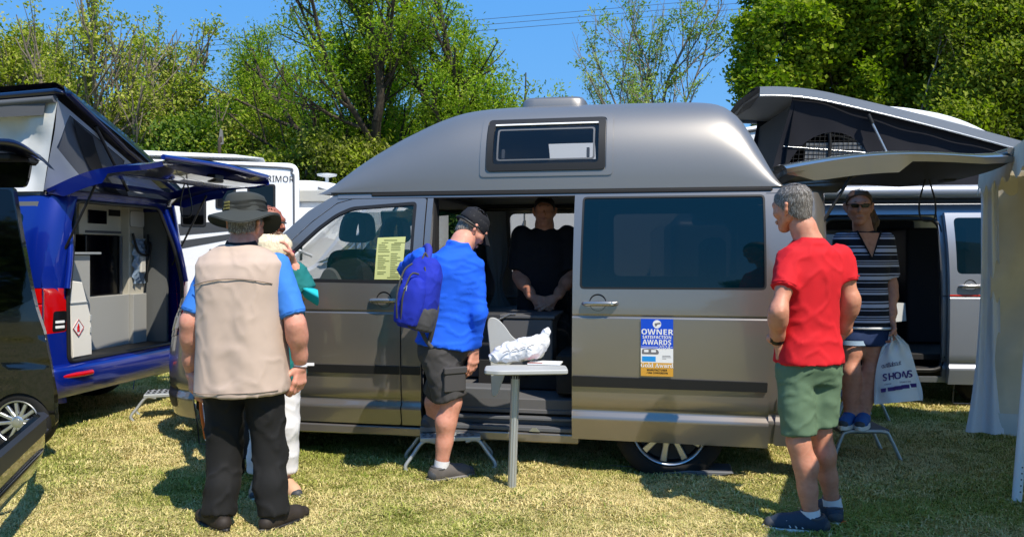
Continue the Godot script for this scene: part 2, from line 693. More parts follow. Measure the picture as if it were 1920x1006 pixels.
# a road wheel whose face looks along +z; its own parts are the tyre, the rim and the spokes
func wheel(parent: Node3D, where: Vector3, face := 1.0, spokes := 10, r := 0.335, turn := 0.0) -> void:
	var hub := MB.new()
	var xf := Transform3D(Basis(Vector3.UP, 0.0 if face > 0.0 else PI), where)
	var q := r / 0.335
	hub.lathe([Vector2(0.222, -0.09), Vector2(0.222, -0.02), Vector2(0.226, 0.0), Vector2(0.219, 0.006), Vector2(0.205, -0.002), Vector2(0.2, -0.05), Vector2(0.1, -0.06), Vector2(0.0, -0.06)].map(func(p): return p * q), 40, xf)
	var root := put("wheel", hub, M.rim_dark, parent)
	var ty := MB.new()
	ty.lathe([Vector2(0.222, -0.2), Vector2(0.29, -0.215), Vector2(0.325, -0.2), Vector2(0.335, -0.17), Vector2(0.335, -0.045), Vector2(0.327, -0.015), Vector2(0.3, 0.008), Vector2(0.25, 0.010), Vector2(0.227, 0.0), Vector2(0.222, -0.02)].map(func(p): return p * q), 44, xf)
	put("tyre", ty, M.tyre, root)
	var rm := MB.new()
	rm.lathe([Vector2(0.206, -0.014), Vector2(0.21, 0.004), Vector2(0.221, 0.009), Vector2(0.227, 0.001)].map(func(p): return p * q), 44, xf)
	put("rim", rm, M.alloy, root)
	for i in spokes:
		var sp := MB.new()
		var a := TAU * i / spokes + turn
		var poly := PackedVector2Array([Vector2(0.045, -0.024), Vector2(0.12, -0.017), Vector2(0.208, -0.021), Vector2(0.208, 0.021), Vector2(0.12, 0.017), Vector2(0.045, 0.024)])
		for k in poly.size():
			poly[k] *= q
		sp.prism(poly, -0.03, -0.004, xf * Transform3D(Basis(Vector3(0, 0, 1), a), Vector3.ZERO), 0.005)
		put("spoke", sp, M.alloy, root)
	var cp := MB.new()
	cp.lathe([Vector2(0.06, -0.03), Vector2(0.06, -0.004), Vector2(0.045, 0.004), Vector2(0.034, 0.004), Vector2(0.032, 0.009), Vector2(0.0, 0.011)].map(func(p): return p * q), 24, xf)
	put("hub_cap", cp, M.alloy, root)
	for i in 5:
		var nt := MB.new()
		var c := Vector2.from_angle(TAU * i / 5.0 + 0.3) * 0.075 * q
		nt.lathe([Vector2(0.011, -0.02), Vector2(0.011, -0.006), Vector2(0.0, -0.004)], 8, xf * Transform3D(Basis(), Vector3(c.x, c.y, 0)))
		put("wheel_bolt", nt, M.black_plastic, root)

func door_handle(parent: Node3D, f: Callable, u: float, y: float) -> void:
	var b: Vector3 = f.call(u, y)
	var bowl := MB.new()
	bowl.lathe([Vector2(0.0, -0.012), Vector2(0.035, -0.008), Vector2(0.05, 0.0), Vector2(0.055, 0.003)], 24, Transform3D(Basis(), b + Vector3(-0.01, 0.005, 0.0)))
	put("handle_bowl", bowl, M.rim_dark, parent)
	var h := MB.new()
	h.tube(smooth_path([b + Vector3(-0.105, -0.002, 0.004), b + Vector3(-0.085, -0.002, 0.026), b + Vector3(-0.02, 0.0, 0.036), b + Vector3(0.05, 0.0, 0.033), b + Vector3(0.098, 0.0, 0.022), b + Vector3(0.112, 0.0, 0.004)], 4), [0.010, 0.013, 0.014, 0.015, 0.016, 0.017, 0.017, 0.017, 0.017, 0.017, 0.017, 0.017, 0.017, 0.017, 0.017, 0.017, 0.017, 0.016, 0.015, 0.013, 0.01], 10)
	put("door_handle", h, M.handle_silver, parent)
	var k := MB.new()
	k.lathe([Vector2(0.011, 0.0), Vector2(0.010, 0.004), Vector2(0.0, 0.005)], 14, Transform3D(Basis(), b + Vector3(0.083, 0.0, 0.044)))
	put("lock_barrel", k, M.alloy, parent)

# a strut, a strip or a bar along a line
func bar(parent: Node, called: String, pts: Array, r: float, m: Material, sides := 8) -> void:
	var b := MB.new()
	b.tube(pts, [r], sides)
	put(called, b, m, parent)

# ---------------------------------------------------------------- high top of the main van
func top_height(u: float) -> float:
	var pu := [1.44, 1.667, 1.925, 2.096, 2.264, 2.43, 2.6, 2.80, 3.1, 3.9, 4.14, 4.26, 4.34, 4.40, 4.46, 4.52, 4.57, 4.63]
	var ph := [1.868, 2.105, 2.28, 2.368, 2.442, 2.492, 2.514, 2.523, 2.527, 2.520, 2.510, 2.484, 2.43, 2.36, 2.25, 2.12, 2.00, 1.868]
	for i in pu.size() - 1:
		if u <= pu[i + 1]:
			var m0: float = (ph[i + 1] - ph[maxi(i - 1, 0)]) / (pu[i + 1] - pu[maxi(i - 1, 0)])
			var m1: float = (ph[mini(i + 2, pu.size() - 1)] - ph[i]) / (pu[mini(i + 2, pu.size() - 1)] - pu[i])
			var w: float = pu[i + 1] - pu[i]
			var t := clampf((u - pu[i]) / w, 0.0, 1.0)
			return ph[i] * (1 + 2 * t) * (1 - t) * (1 - t) + m0 * w * t * (1 - t) * (1 - t) + ph[i + 1] * t * t * (3 - 2 * t) + m1 * w * t * t * (t - 1)
	return 1.868

func high_top(off := 0.0) -> Callable:
	return func(u: float, q: float) -> Vector3:
		var h := top_height(u) - 1.858
		var c := cos(q * PI)
		var s := sin(clampf(q, 0.0, 1.0) * PI)
		var e := 2.0 / 4.4
		var lean := 0.15 * clampf(s, 0.0, 1.0)
		var hw := 0.815 + off - lean * 1.0
		var y := 1.858 + (h + off) * pow(maxf(s, 0.0), e)
		return Vector3(u, y, -0.95 + hw * signf(c) * pow(absf(c), e) - 0.0)

func q_of(y: float, h: float) -> float:
	return asin(pow(clampf((y - 1.858) / h, 0.0, 1.0), 4.4 / 2.0)) / PI

func main_van() -> Node3D:
	var t := thing("camper_van", "taupe grey high top camper van with its side door slid open, largest in the middle", "camper van", Vector3(-2.831, 0, -5.624), -0.1869)
	var fn := near_side()
	var ff := far_side()
	# wing, bonnet and nose
	var wing := MB.new()
	wing.panel(PackedVector2Array([Vector2(0.0005, 0.24), Vector2(1.32, 0.24), Vector2(1.32, 0.9), Vector2(1.10, 1.22), Vector2(0.92, 1.22), Vector2(0.0005, 1.06)]), [arch(0.9)], fn, nose_us(), body_ys(0.24, 1.22), 1.0, 0.012)
	wing.panel(PackedVector2Array([Vector2(0.0005, 0.24), Vector2(1.32, 0.24), Vector2(1.32, 0.9), Vector2(1.10, 1.22), Vector2(0.92, 1.22), Vector2(0.0005, 1.06)]), [arch(0.9)], ff, nose_us(), body_ys(0.24, 1.22), -1.0, 0.012)
	put("front_wing", wing, M.taupe, t)
	var bon := MB.new()
	var rows := []
	for i in 9:
		var s := i / 8.0
		var row := []
		for j in 13:
			var w := j / 12.0 * 2.0 - 1.0
			var u0 := 0.215 + 0.55 * pow(absf(w), 3.0)
			var u1 := 0.93
			row.append(Vector3(lerpf(u0, u1, s), 1.07 + 0.15 * s + 0.05 * sin(s * PI) - 0.05 * pow(absf(w), 4.0) * (1.0 - s), -0.95 + w * (0.90 - 0.06 * s)))
		rows.append(row)
	bon.grid(rows, Vector3.UP)
	put("bonnet", bon, M.taupe, t)
	var ws := MB.new()
	rows = []
	for i in 7:
		var s := i / 6.0
		var row := []
		for j in 13:
			var w := j / 12.0 * 2.0 - 1.0
			row.append(Vector3(lerpf(0.90, 1.60, s) + 0.14 * w * w, lerpf(1.20, 1.85, s), -0.95 + w * lerpf(0.88, 0.74, s)))
		rows.append(row)
	ws.grid(rows, Vector3(-1, 1, 0))
	put("windscreen", ws, M.glass_clear, t)
	# headlamp and grille
	var hl := MB.new()
	hl.panel(rounded([Vector2(0.13, 0.80), Vector2(0.42, 0.86), Vector2(0.60, 1.03), Vector2(0.35, 1.03), Vector2(0.09, 0.95)], 0.05), [], near_side(0.008), nose_us(), body_ys(0.78, 1.04), 1.0, 0.02)
	var head := put("headlight", hl, M.lamp_smoke, t)
	for k in 3:
		var ch := MB.new()
		ch.panel(rounded([Vector2(0.16 + k * 0.11, 0.85 + k * 0.025), Vector2(0.24 + k * 0.11, 0.87 + k * 0.025), Vector2(0.28 + k * 0.11, 0.98 + k * 0.01), Vector2(0.20 + k * 0.1, 0.965 + k * 0.01)], 0.02), [], near_side(0.012), nose_us(), body_ys(0.8, 1.04), 1.0, 0.004)
		put("reflector", ch, M.alloy, head)
	var gr := MB.new()
	gr.panel(rect(0.02, 0.30, 0.34, 0.46, 0.05), [], near_side(0.004), nose_us(), body_ys(0.3, 0.46))
	put("bumper_grille", gr, M.black_plastic, t)
	# front door
	var win := rounded([Vector2(2.185, 1.232), Vector2(1.12, 1.245), Vector2(1.17, 1.335), Vector2(1.315, 1.475), Vector2(1.475, 1.625), Vector2(1.60, 1.718), Vector2(1.715, 1.768), Vector2(2.19, 1.800)], 0.035, 4)
	var dr := MB.new()
	var dout := rounded([Vector2(1.326, 0.268), Vector2(2.104, 0.268), Vector2(2.106, 0.95), Vector2(2.16, 1.1), Vector2(2.252, 1.25), Vector2(2.256, 1.822), Vector2(1.72, 1.822), Vector2(1.60, 1.79), Vector2(1.43, 1.66), Vector2(1.26, 1.50), Vector2(1.09, 1.32), Vector2(1.04, 1.225), Vector2(1.326, 0.95)], 0.02, 3)
	dr.panel(dout, [win], near_side(0.002), span(1.0, 2.3, 14), body_ys(0.26, 1.83), 1.0, 0.035)
	var door := put("front_door", dr, M.taupe, t)
	var seal := MB.new()
	seal.panel(win, [inset(win, 0.022)], near_side(0.003), span(1.0, 2.3, 10), body_ys(1.2, 1.83), 1.0, 0.02)
	put("window_seal", seal, M.black_plastic, door)
	var gl := MB.new()
	gl.panel(win, [], near_side(-0.006), span(1.0, 2.3, 8), body_ys(1.2, 1.83))
	put("window", gl, M.glass_teal, door)
	door_handle(door, near_side(0.002), 2.0, 1.12)
	var tr := MB.new()
	tr.panel(rect(1.335, 0.617, 2.10, 0.672), [], near_side(0.016), span(1.3, 2.2, 4), PackedFloat32Array([0.6, 0.63, 0.66, 0.7]), 1.0, 0.016)
	put("side_moulding", tr, M.black_plastic, door)
	# pillars, rail, sill, quarter
	var pl := MB.new()
	pl.panel(PackedVector2Array([Vector2(2.112, 0.268), Vector2(2.25, 0.268), Vector2(2.25, 0.9), Vector2(2.30, 1.1), Vector2(2.305, 1.822), Vector2(2.264, 1.822), Vector2(2.260, 1.25), Vector2(2.168, 1.1), Vector2(2.113, 0.95)]), [], fn, span(2.1, 2.32, 3), body_ys(0.26, 1.83), 1.0, 0.05)
	put("door_pillar", pl, M.taupe, t)
	var trp := MB.new()
	trp.panel(rect(2.114, 0.617, 2.245, 0.672), [], near_side(0.014), span(2.1, 2.3, 2), PackedFloat32Array([0.6, 0.63, 0.66, 0.7]), 1.0, 0.014)
	put("side_moulding", trp, M.black_plastic, t)
	var fl := MB.new()
	fl.panel(rounded([Vector2(2.135, 0.66), Vector2(2.235, 0.66), Vector2(2.235, 0.90), Vector2(2.12, 0.90)], 0.03), [], near_side(0.004), span(2.1, 2.3, 2), body_ys(0.6, 0.95), 1.0, 0.006)
	put("fuel_flap", fl, M.taupe, t)
	var ap := MB.new()
	var pil := PackedVector2Array([Vector2(0.90, 1.20), Vector2(1.035, 1.225), Vector2(1.085, 1.325), Vector2(1.255, 1.505), Vector2(1.425, 1.665), Vector2(1.597, 1.796), Vector2(1.72, 1.828), Vector2(1.70, 1.862), Vector2(1.56, 1.845), Vector2(1.39, 1.74), Vector2(1.20, 1.565), Vector2(1.02, 1.37)])
	ap.panel(pil, [], near_side(-0.002), span(0.88, 1.75, 10), body_ys(1.19, 1.87), 1.0, 0.05)
	ap.panel(pil, [], far_side(-0.002), span(0.88, 1.75, 10), body_ys(1.19, 1.87), -1.0, 0.05)
	put("windscreen_pillar", ap, M.taupe, t)
	var rl := MB.new()
	rl.panel(rect(1.60, 1.826, 4.66, 1.864), [], near_side(0.004), span(1.6, 4.7, 12), PackedFloat32Array([1.82, 1.835, 1.85, 1.87]), 1.0, 0.03)
	rl.panel(rect(1.60, 1.826, 4.66, 1.864), [], far_side(0.004), span(1.6, 4.7, 12), PackedFloat32Array([1.82, 1.835, 1.85, 1.87]), -1.0, 0.03)
	put("roof_rail", rl, M.taupe, t)
	bar(t, "roof_seam", smooth_path([Vector3(1.55, 1.866, -0.128), Vector3(2.5, 1.8665, -0.131), Vector3(3.6, 1.8665, -0.131), Vector3(4.64, 1.866, -0.133)], 4), 0.005, M.black_plastic, 6)
	for z in [-0.055, -1.845]:
		var sl := MB.new()
		sl.box(Vector3(2.3, 0.222, z), Vector3(2.05, 0.07, 0.06), 0.015)
		put("sill", sl, M.taupe, t)
	var tk := MB.new()
	tk.box(Vector3(2.8, 0.275, -0.075), Vector3(1.06, 0.028, 0.09), 0.005)
	tk.box(Vector3(2.8, 0.335, -0.10), Vector3(1.06, 0.02, 0.05), 0.004)
	tk.box(Vector3(2.8, 0.30, -0.13), Vector3(1.06, 0.09, 0.012), 0.003)
	put("door_track", tk, M.grey_trim, t)
	var bt := MB.new()
	bt.prism(PackedVector2Array([Vector2(2.99, 0.262), Vector2(3.065, 0.262), Vector2(3.04, 0.288), Vector2(3.015, 0.288)]), -0.03, -0.026)
	put("track_end", bt, M.alloy, t)
	var qp := MB.new()
	var qw := rect(3.45, 1.24, 4.5, 1.79, 0.05)
	qp.panel(PackedVector2Array([Vector2(3.33, 0.25), Vector2(4.895, 0.25), Vector2(4.895, 1.83), Vector2(3.33, 1.83)]), [arch(3.9), qw], fn, PackedFloat32Array([3.3, 3.5, 3.7, 3.9, 4.1, 4.3, 4.5, 4.62, 4.68, 4.72, 4.76, 4.8, 4.84, 4.87, 4.885, 4.893, 4.896]), body_ys(0.24, 1.84), 1.0, 0.012)
	put("rear_quarter", qp, M.taupe, t)
	var qb := MB.new()
	qb.panel(rounded([Vector2(4.535, 0.24), Vector2(4.9, 0.24), Vector2(4.9, 0.58), Vector2(4.56, 0.56)], 0.03), [], near_side(0.012), PackedFloat32Array([4.5, 4.62, 4.68, 4.72, 4.76, 4.8, 4.84, 4.87, 4.885, 4.9]), body_ys(0.24, 0.6), 1.0, 0.02)
	put("rear_bumper", qb, M.taupe, t)
	# far side with its windows
	var fs := MB.new()
	fs.panel(rect(1.32, 0.25, 4.88, 1.83), [rounded([Vector2(2.25, 1.24), Vector2(1.14, 1.25), Vector2(1.20, 1.36), Vector2(1.48, 1.62), Vector2(1.72, 1.775), Vector2(2.25, 1.815)], 0.04), rect(2.53, 1.24, 3.30, 1.80, 0.06), rect(3.45, 1.24, 4.5, 1.79, 0.06), arch(3.9)], ff, span(1.3, 4.9, 26), body_ys(0.24, 1.84), -1.0, 0.04)
	put("far_side_panel", fs, M.taupe, t)
	for r in [rect(1.14, 1.24, 2.25, 1.815), rect(2.53, 1.24, 3.30, 1.80, 0.06)]:
		var fg := MB.new()
		fg.panel(r, [], far_side(-0.012), span(1.1, 3.5, 10), body_ys(1.2, 1.83), -1.0)
		put("far_window", fg, M.glass_green, t)
	# sliding door, pushed back along the side
	var sd := MB.new()
	var fo := near_side(0.068)
	var sw := rounded([Vector2(3.335, 1.212), Vector2(4.488, 1.216), Vector2(4.492, 1.812), Vector2(3.345, 1.812)], 0.03, 4)
	sd.panel(PackedVector2Array([Vector2(3.283, 0.243), Vector2(4.498, 0.236), Vector2(4.500, 1.828), Vector2(3.293, 1.828)]), [sw], fo, span(3.27, 4.51, 14), body_ys(0.23, 1.83), 1.0, 0.045)
	var slide := put("sliding_door", sd, M.taupe, t)
	var si := MB.new()
	si.panel(sw, [inset(sw, 0.012)], near_side(0.069), span(3.27, 4.51, 10), body_ys(1.2, 1.83), 1.0, 0.01)
	put("window_seal", si, M.black_plastic, slide)
	var sg := MB.new()
	sg.panel(sw, [], near_side(0.063), span(3.27, 4.51, 10), body_ys(1.2, 1.83))
	put("window", sg, M.glass_privacy, slide)
	door_handle(slide, fo, 3.462, 1.122)
	var sm := MB.new()
	sm.panel(rounded([Vector2(3.288, 0.588), Vector2(4.488, 0.588), Vector2(4.492, 0.648), Vector2(3.288, 0.655)], 0.006), [], near_side(0.084), span(3.27, 4.51, 6), PackedFloat32Array([0.57, 0.6, 0.62, 0.64, 0.67]), 1.0, 0.018)
	put("side_moulding", sm, M.black_plastic, slide)
	var ib := MB.new()
	ib.panel(PackedVector2Array([Vector2(3.295, 0.26), Vector2(4.47, 0.26), Vector2(4.47, 1.19), Vector2(3.295, 1.19)]), [], near_side(0.022), span(3.27, 4.51, 3), body_ys(0.25, 1.2))
	put("inner_lining", ib, M.charcoal, slide)
	# award sticker
	var st := Node3D.new()
	st.name = "award_sticker"
	slide.add_child(st, true)
	st.set_meta("label", "blue white and gold award sticker on the slid back door")
	var s0: Vector3 = near_side(0.072).call(3.824, 0.849)
	var nn := MB.normal_of(near_side(0.072), Vector2(3.824, 0.9))
	st.transform = Transform3D(Basis(Vector3.RIGHT, Vector3(0, 1, 0).slide(nn).normalized(), nn), s0 + nn * 0.004)
	var bk := MB.new()
	bk.prism(rect(-0.1, -0.005, 0.1, 0.18, 0.004), 0.0, 0.001)
	put("blue_field", bk, M.sticker_blue, st)
	var wk := MB.new()
	wk.prism(rect(-0.1, -0.095, 0.1, -0.005), 0.0, 0.001)
	put("white_field", wk, M.sticker_white, st)
	var gk := MB.new()
	gk.prism(rect(-0.1, -0.18, 0.1, -0.095), 0.0, 0.001)
	put("gold_field", gk, M.sticker_gold, st)
	var rk := MB.new()
	rk.prism(circle(Vector2(0, 0.147), 0.026), 0.001, 0.0016)
	put("round_emblem", rk, M.sticker_white, st)
	var ek := MB.new()
	ek.prism(PackedVector2Array([Vector2(-0.015, 0.152), Vector2(0.02, 0.158), Vector2(0.024, 0.149), Vector2(0.004, 0.145), Vector2(-0.004, 0.133), Vector2(-0.012, 0.135)]), 0.0016, 0.002)
	put("emblem_mark", ek, M.ink_grey, st)
	var ptx := func(tx: String, x: float, y: float, h: float, m: Material, bold: bool, sq: float, serif: bool) -> void:
		words(tx, h, bold, m, st, "lettering", Transform3D(Basis(), Vector3(x, y, 0.0018)), sq, serif)
	ptx.call("OWNER", 0.0, 0.098, 0.034, M.sticker_white, true, 1.15, false)
	ptx.call("SATISFACTION", 0.0, 0.065, 0.019, M.sticker_white, true, 0.98, false)
	ptx.call("AWARDS", 0.0, 0.033, 0.031, M.sticker_white, true, 1.02, false)
	ptx.call("2024", 0.046, 0.003, 0.022, M.sticker_white, false, 1.1, false)
	ptx.call("Gold Award", 0.0, -0.113, 0.025, M.sticker_white, true, 0.98, true)
	ptx.call("MANUFACTURER", 0.0, -0.141, 0.012, M.ink, true, 0.95, false)
	ptx.call("- VAN CONVERSION", 0.0, -0.159, 0.011, M.ink, true, 0.95, false)
	for q in [[-0.045, 0.105], [0.09, 0.012]]:
		var rule := MB.new()
		rule.box(Vector3(q[0], 0.004, 0.0014), Vector3(q[1], 0.0025, 0.0008))
		put("white_rule", rule, M.sticker_white, st)
	var cv := MB.new()
	cv.prism(rounded([Vector2(-0.095, -0.043), Vector2(0.008, -0.043), Vector2(0.014, -0.028), Vector2(0.0, -0.010), Vector2(-0.03, -0.007), Vector2(-0.092, -0.010)], 0.01), 0.001, 0.0015)
	cv.box(Vector3(0.058, -0.051, 0.0013), Vector3(0.05, 0.003, 0.0008))
	cv.box(Vector3(0.060, -0.060, 0.0013), Vector3(0.056, 0.003, 0.0008))
	cv.box(Vector3(0.045, -0.069, 0.0013), Vector3(0.025, 0.003, 0.0008))
	put("printed_van", cv, M.ink_grey, st)
	var cw := MB.new()
	cw.prism(rect(-0.08, -0.030, -0.052, -0.015, 0.003), 0.0015, 0.002)
	cw.prism(rect(-0.036, -0.030, -0.006, -0.015, 0.003), 0.0015, 0.002)
	put("printed_windows", cw, M.sticker_white, st)
	var bb := MB.new()
	bb.box(Vector3(-0.05, -0.072, 0.0013), Vector3(0.085, 0.032, 0.001))
	put("light_blue_field", bb, M.sticker_cyan, st)
	# yellow notice inside the front window
	var yn := MB.new()
	var fy := near_side(0.004)
	yn.panel(PackedVector2Array([Vector2(1.918, 1.262), Vector2(2.118, 1.262), Vector2(2.128, 1.555), Vector2(1.927, 1.548)]), [], fy, span(1.9, 2.2, 4), body_ys(1.25, 1.56), 1.0, 0.0015)
	var note := put("paper_notice", yn, M.paper_yellow, t, "yellow printed sheet in the front door window")
	var ln := MB.new()
	var lf := near_side(0.0055)
	rng.seed = 4
	for col in 2:
		for k in 19:
			if rng.randf() < 0.12:
				continue
			var y0 := 1.512 - k * 0.0126
			var x0 := 1.938 + col * 0.092 + (0.02 if k == 0 else 0.0)
			var x1 := x0 + rng.randf_range(0.035, 0.085)
			ln.panel(PackedVector2Array([Vector2(x0, y0), Vector2(x1, y0), Vector2(x1, y0 + (0.006 if k == 1 and col == 1 else 0.0035)), Vector2(x0, y0 + (0.006 if k == 1 and col == 1 else 0.0035))]), [], lf, PackedFloat32Array([1.9, 2.2]), PackedFloat32Array([1.2, 1.6]))
	ln.panel(rect(1.975, 1.528, 2.07, 1.533), [], lf, PackedFloat32Array([1.9, 2.2]), PackedFloat32Array([1.2, 1.6]))
	ln.panel(rect(2.01, 1.273, 2.10, 1.278), [], lf, PackedFloat32Array([1.9, 2.2]), PackedFloat32Array([1.2, 1.6]))
	put("printed_lines", ln, M.ink_olive, note)
	# the moulded high roof and its side windows
	var hn := high_top()
	var us := PackedFloat32Array()
	for i in 61:
		us.append(lerpf(1.44, 4.2, i / 60.0))
	us.append_array([4.24, 4.28, 4.32, 4.36, 4.40, 4.44, 4.48, 4.52, 4.56, 4.60, 4.63])
	var qs := PackedFloat32Array([0.0])
	for i in 49:
		qs.append(pow((i + 1) / 50.0, 2.4) * 0.5)
	var half := qs.duplicate()
	qs.append(0.5)
	half.reverse()
	for v in half:
		qs.append(1.0 - v)
	var h0 := 2.515 - 1.858
	var ql := q_of(2.025, h0)
	var qh := q_of(2.335, h0)
	var hw := rect(2.70, ql, 3.46, qh, 0.0)
	var hf := rect(2.90, 1.0 - q_of(2.375, h0), 3.30, 1.0 - q_of(2.25, h0), 0.0)
	var ht := MB.new()
	ht.panel(PackedVector2Array([Vector2(1.44, 0.0), Vector2(4.63, 0.0), Vector2(4.63, 1.0), Vector2(1.44, 1.0)]), [hw, hf], hn, us, qs)
	var htop := put("high_roof", ht, M.taupe_satin, t)
	var out := MB.new()
	var hq := func(u: float, y: float) -> Vector3:
		var c: Vector3 = hn.call(u, q_of(clampf(y, 1.87, 2.44), top_height(u) - 1.858))
		return c
	var shift := func(d: float) -> Callable:
		return func(u: float, y: float) -> Vector3:
			return hq.call(u, y) + MB.normal_of(hq, Vector2(u, y)) * d
	var fo2: Callable = shift.call(0.016)
	var ys := span(1.95, 2.42, 16)
	out.panel(rect(2.675, 1.998, 3.485, 2.36, 0.03), [rect(2.72, 2.045, 3.44, 2.318, 0.025)], fo2, span(2.6, 3.6, 14), ys, 1.0, 0.022)
	var frame := put("roof_window", out, M.black_plastic, htop)
	var rec := MB.new()
	rec.panel(rect(2.63, 1.96, 3.535, 2.395, 0.03), [rect(2.668, 1.99, 3.492, 2.367, 0.03)], shift.call(0.007), span(2.6, 3.6, 14), ys, 1.0, 0.012)
	put("window_surround", rec, M.taupe_satin, htop)
	var pn := MB.new()
	pn.panel(rect(2.715, 2.04, 3.445, 2.325, 0.02), [], shift.call(0.008), span(2.6, 3.6, 10), ys)
	put("pane", pn, M.glass_smoke, frame)
	var wh := MB.new()
	wh.panel(rect(2.725, 2.313, 3.435, 2.323, 0.003), [], shift.call(0.018), span(2.6, 3.6, 10), span(2.28, 2.35, 6), 1.0, 0.006)
	put("white_edge_strip", wh, M.white_paint, frame)
	var inn := MB.new()
	inn.panel(rect(2.745, 2.068, 3.415, 2.29, 0.02), [rect(2.757, 2.078, 3.403, 2.28, 0.015)], shift.call(0.0095), span(2.6, 3.6, 10), ys, 1.0, 0.002)
	put("inner_edge", inn, M.grey_trim, frame)
	for x in [2.79, 3.37]:
		var ct := MB.new()
		ct.panel(rect(x - 0.01, 2.085, x + 0.01, 2.15, 0.005), [], shift.call(0.004), span(2.6, 3.6, 2), span(2.0, 2.3, 4), 1.0, 0.015)
		put("window_catch", ct, M.grey_trim, frame)
	# inside the roof: pale lining behind the panes and a bed edge
	var lin_ := MB.new()
	lin_.box(Vector3(2.25, 2.15, -0.95), Vector3(0.03, 0.5, 1.0), 0.01)
	lin_.box(Vector3(3.75, 2.12, -0.95), Vector3(0.03, 0.45, 1.2), 0.01)
	lin_.box(Vector3(2.98, 2.0, -0.85), Vector3(0.5, 0.06, 0.8), 0.02)
	put("roof_locker", lin_, M.charcoal, t)
	var vent := MB.new()
	var vb := -0.62
	rows = []
	for k in 4:
		var sc: float = [1.0, 0.98, 0.90, 0.0][k]
		var y: float = [2.50, 2.552, 2.575, 2.58][k]
		var row := []
		for a in 33:
			var c := Vector2.from_angle(TAU * a / 32.0)
			row.append(Vector3(3.08 + signf(c.x) * pow(absf(c.x), 0.35) * 0.24 * sc, y, vb - 0.15 + signf(c.y) * pow(absf(c.y), 0.35) * 0.24 * sc))
		rows.append(row)
	vent.grid(rows, Vector3.ZERO, true)
	put("roof_vent", vent, M.taupe_satin, htop)
	# tailgate raised above the open back
	tailgate(t, M.taupe, 4.64, 1.965, 1.30, 0.085, 1.0)
	# running gear
	wheel(t, Vector3(0.9, 0.318, -0.05), 1.0, 10, 0.358)
	wheel(t, Vector3(3.9, 0.318, -0.05), 1.0, 10, 0.358, 0.15)
	wheel(t, Vector3(0.9, 0.335, -1.83), -1.0, 10)
	wheel(t, Vector3(3.9, 0.335, -1.83), -1.0, 10)
	var ub := MB.new()
	ub.box(Vector3(2.4, 0.30, -0.95), Vector3(4.0, 0.10, 1.4), 0.02)
	for u in [0.9, 3.9]:
		for z in [-0.30, -1.60]:
			ub.box(Vector3(u, 0.66, z), Vector3(0.86, 0.05, 0.34), 0.01)
		ub.box(Vector3(u, 0.5, -0.46), Vector3(0.8, 0.5, 0.02))
	put("underbody", ub, M.black_plastic, t)
	var pad := MB.new()
	pad.prism(PackedVector2Array([Vector2(3.86, 0.015), Vector2(4.16, 0.015), Vector2(4.30, 0.05), Vector2(4.29, 0.06), Vector2(4.02, 0.055), Vector2(3.86, 0.03)]), -0.03, -0.24, Transform3D(), 0.006)
	put("levelling_ramp", pad, M.grey_trim, t)
	van_inside(t)
	return t

func inset(p: PackedVector2Array, d: float) -> PackedVector2Array:
	var r := Geometry2D.offset_polygon(p, -d)
	return r[0] if r.size() else p

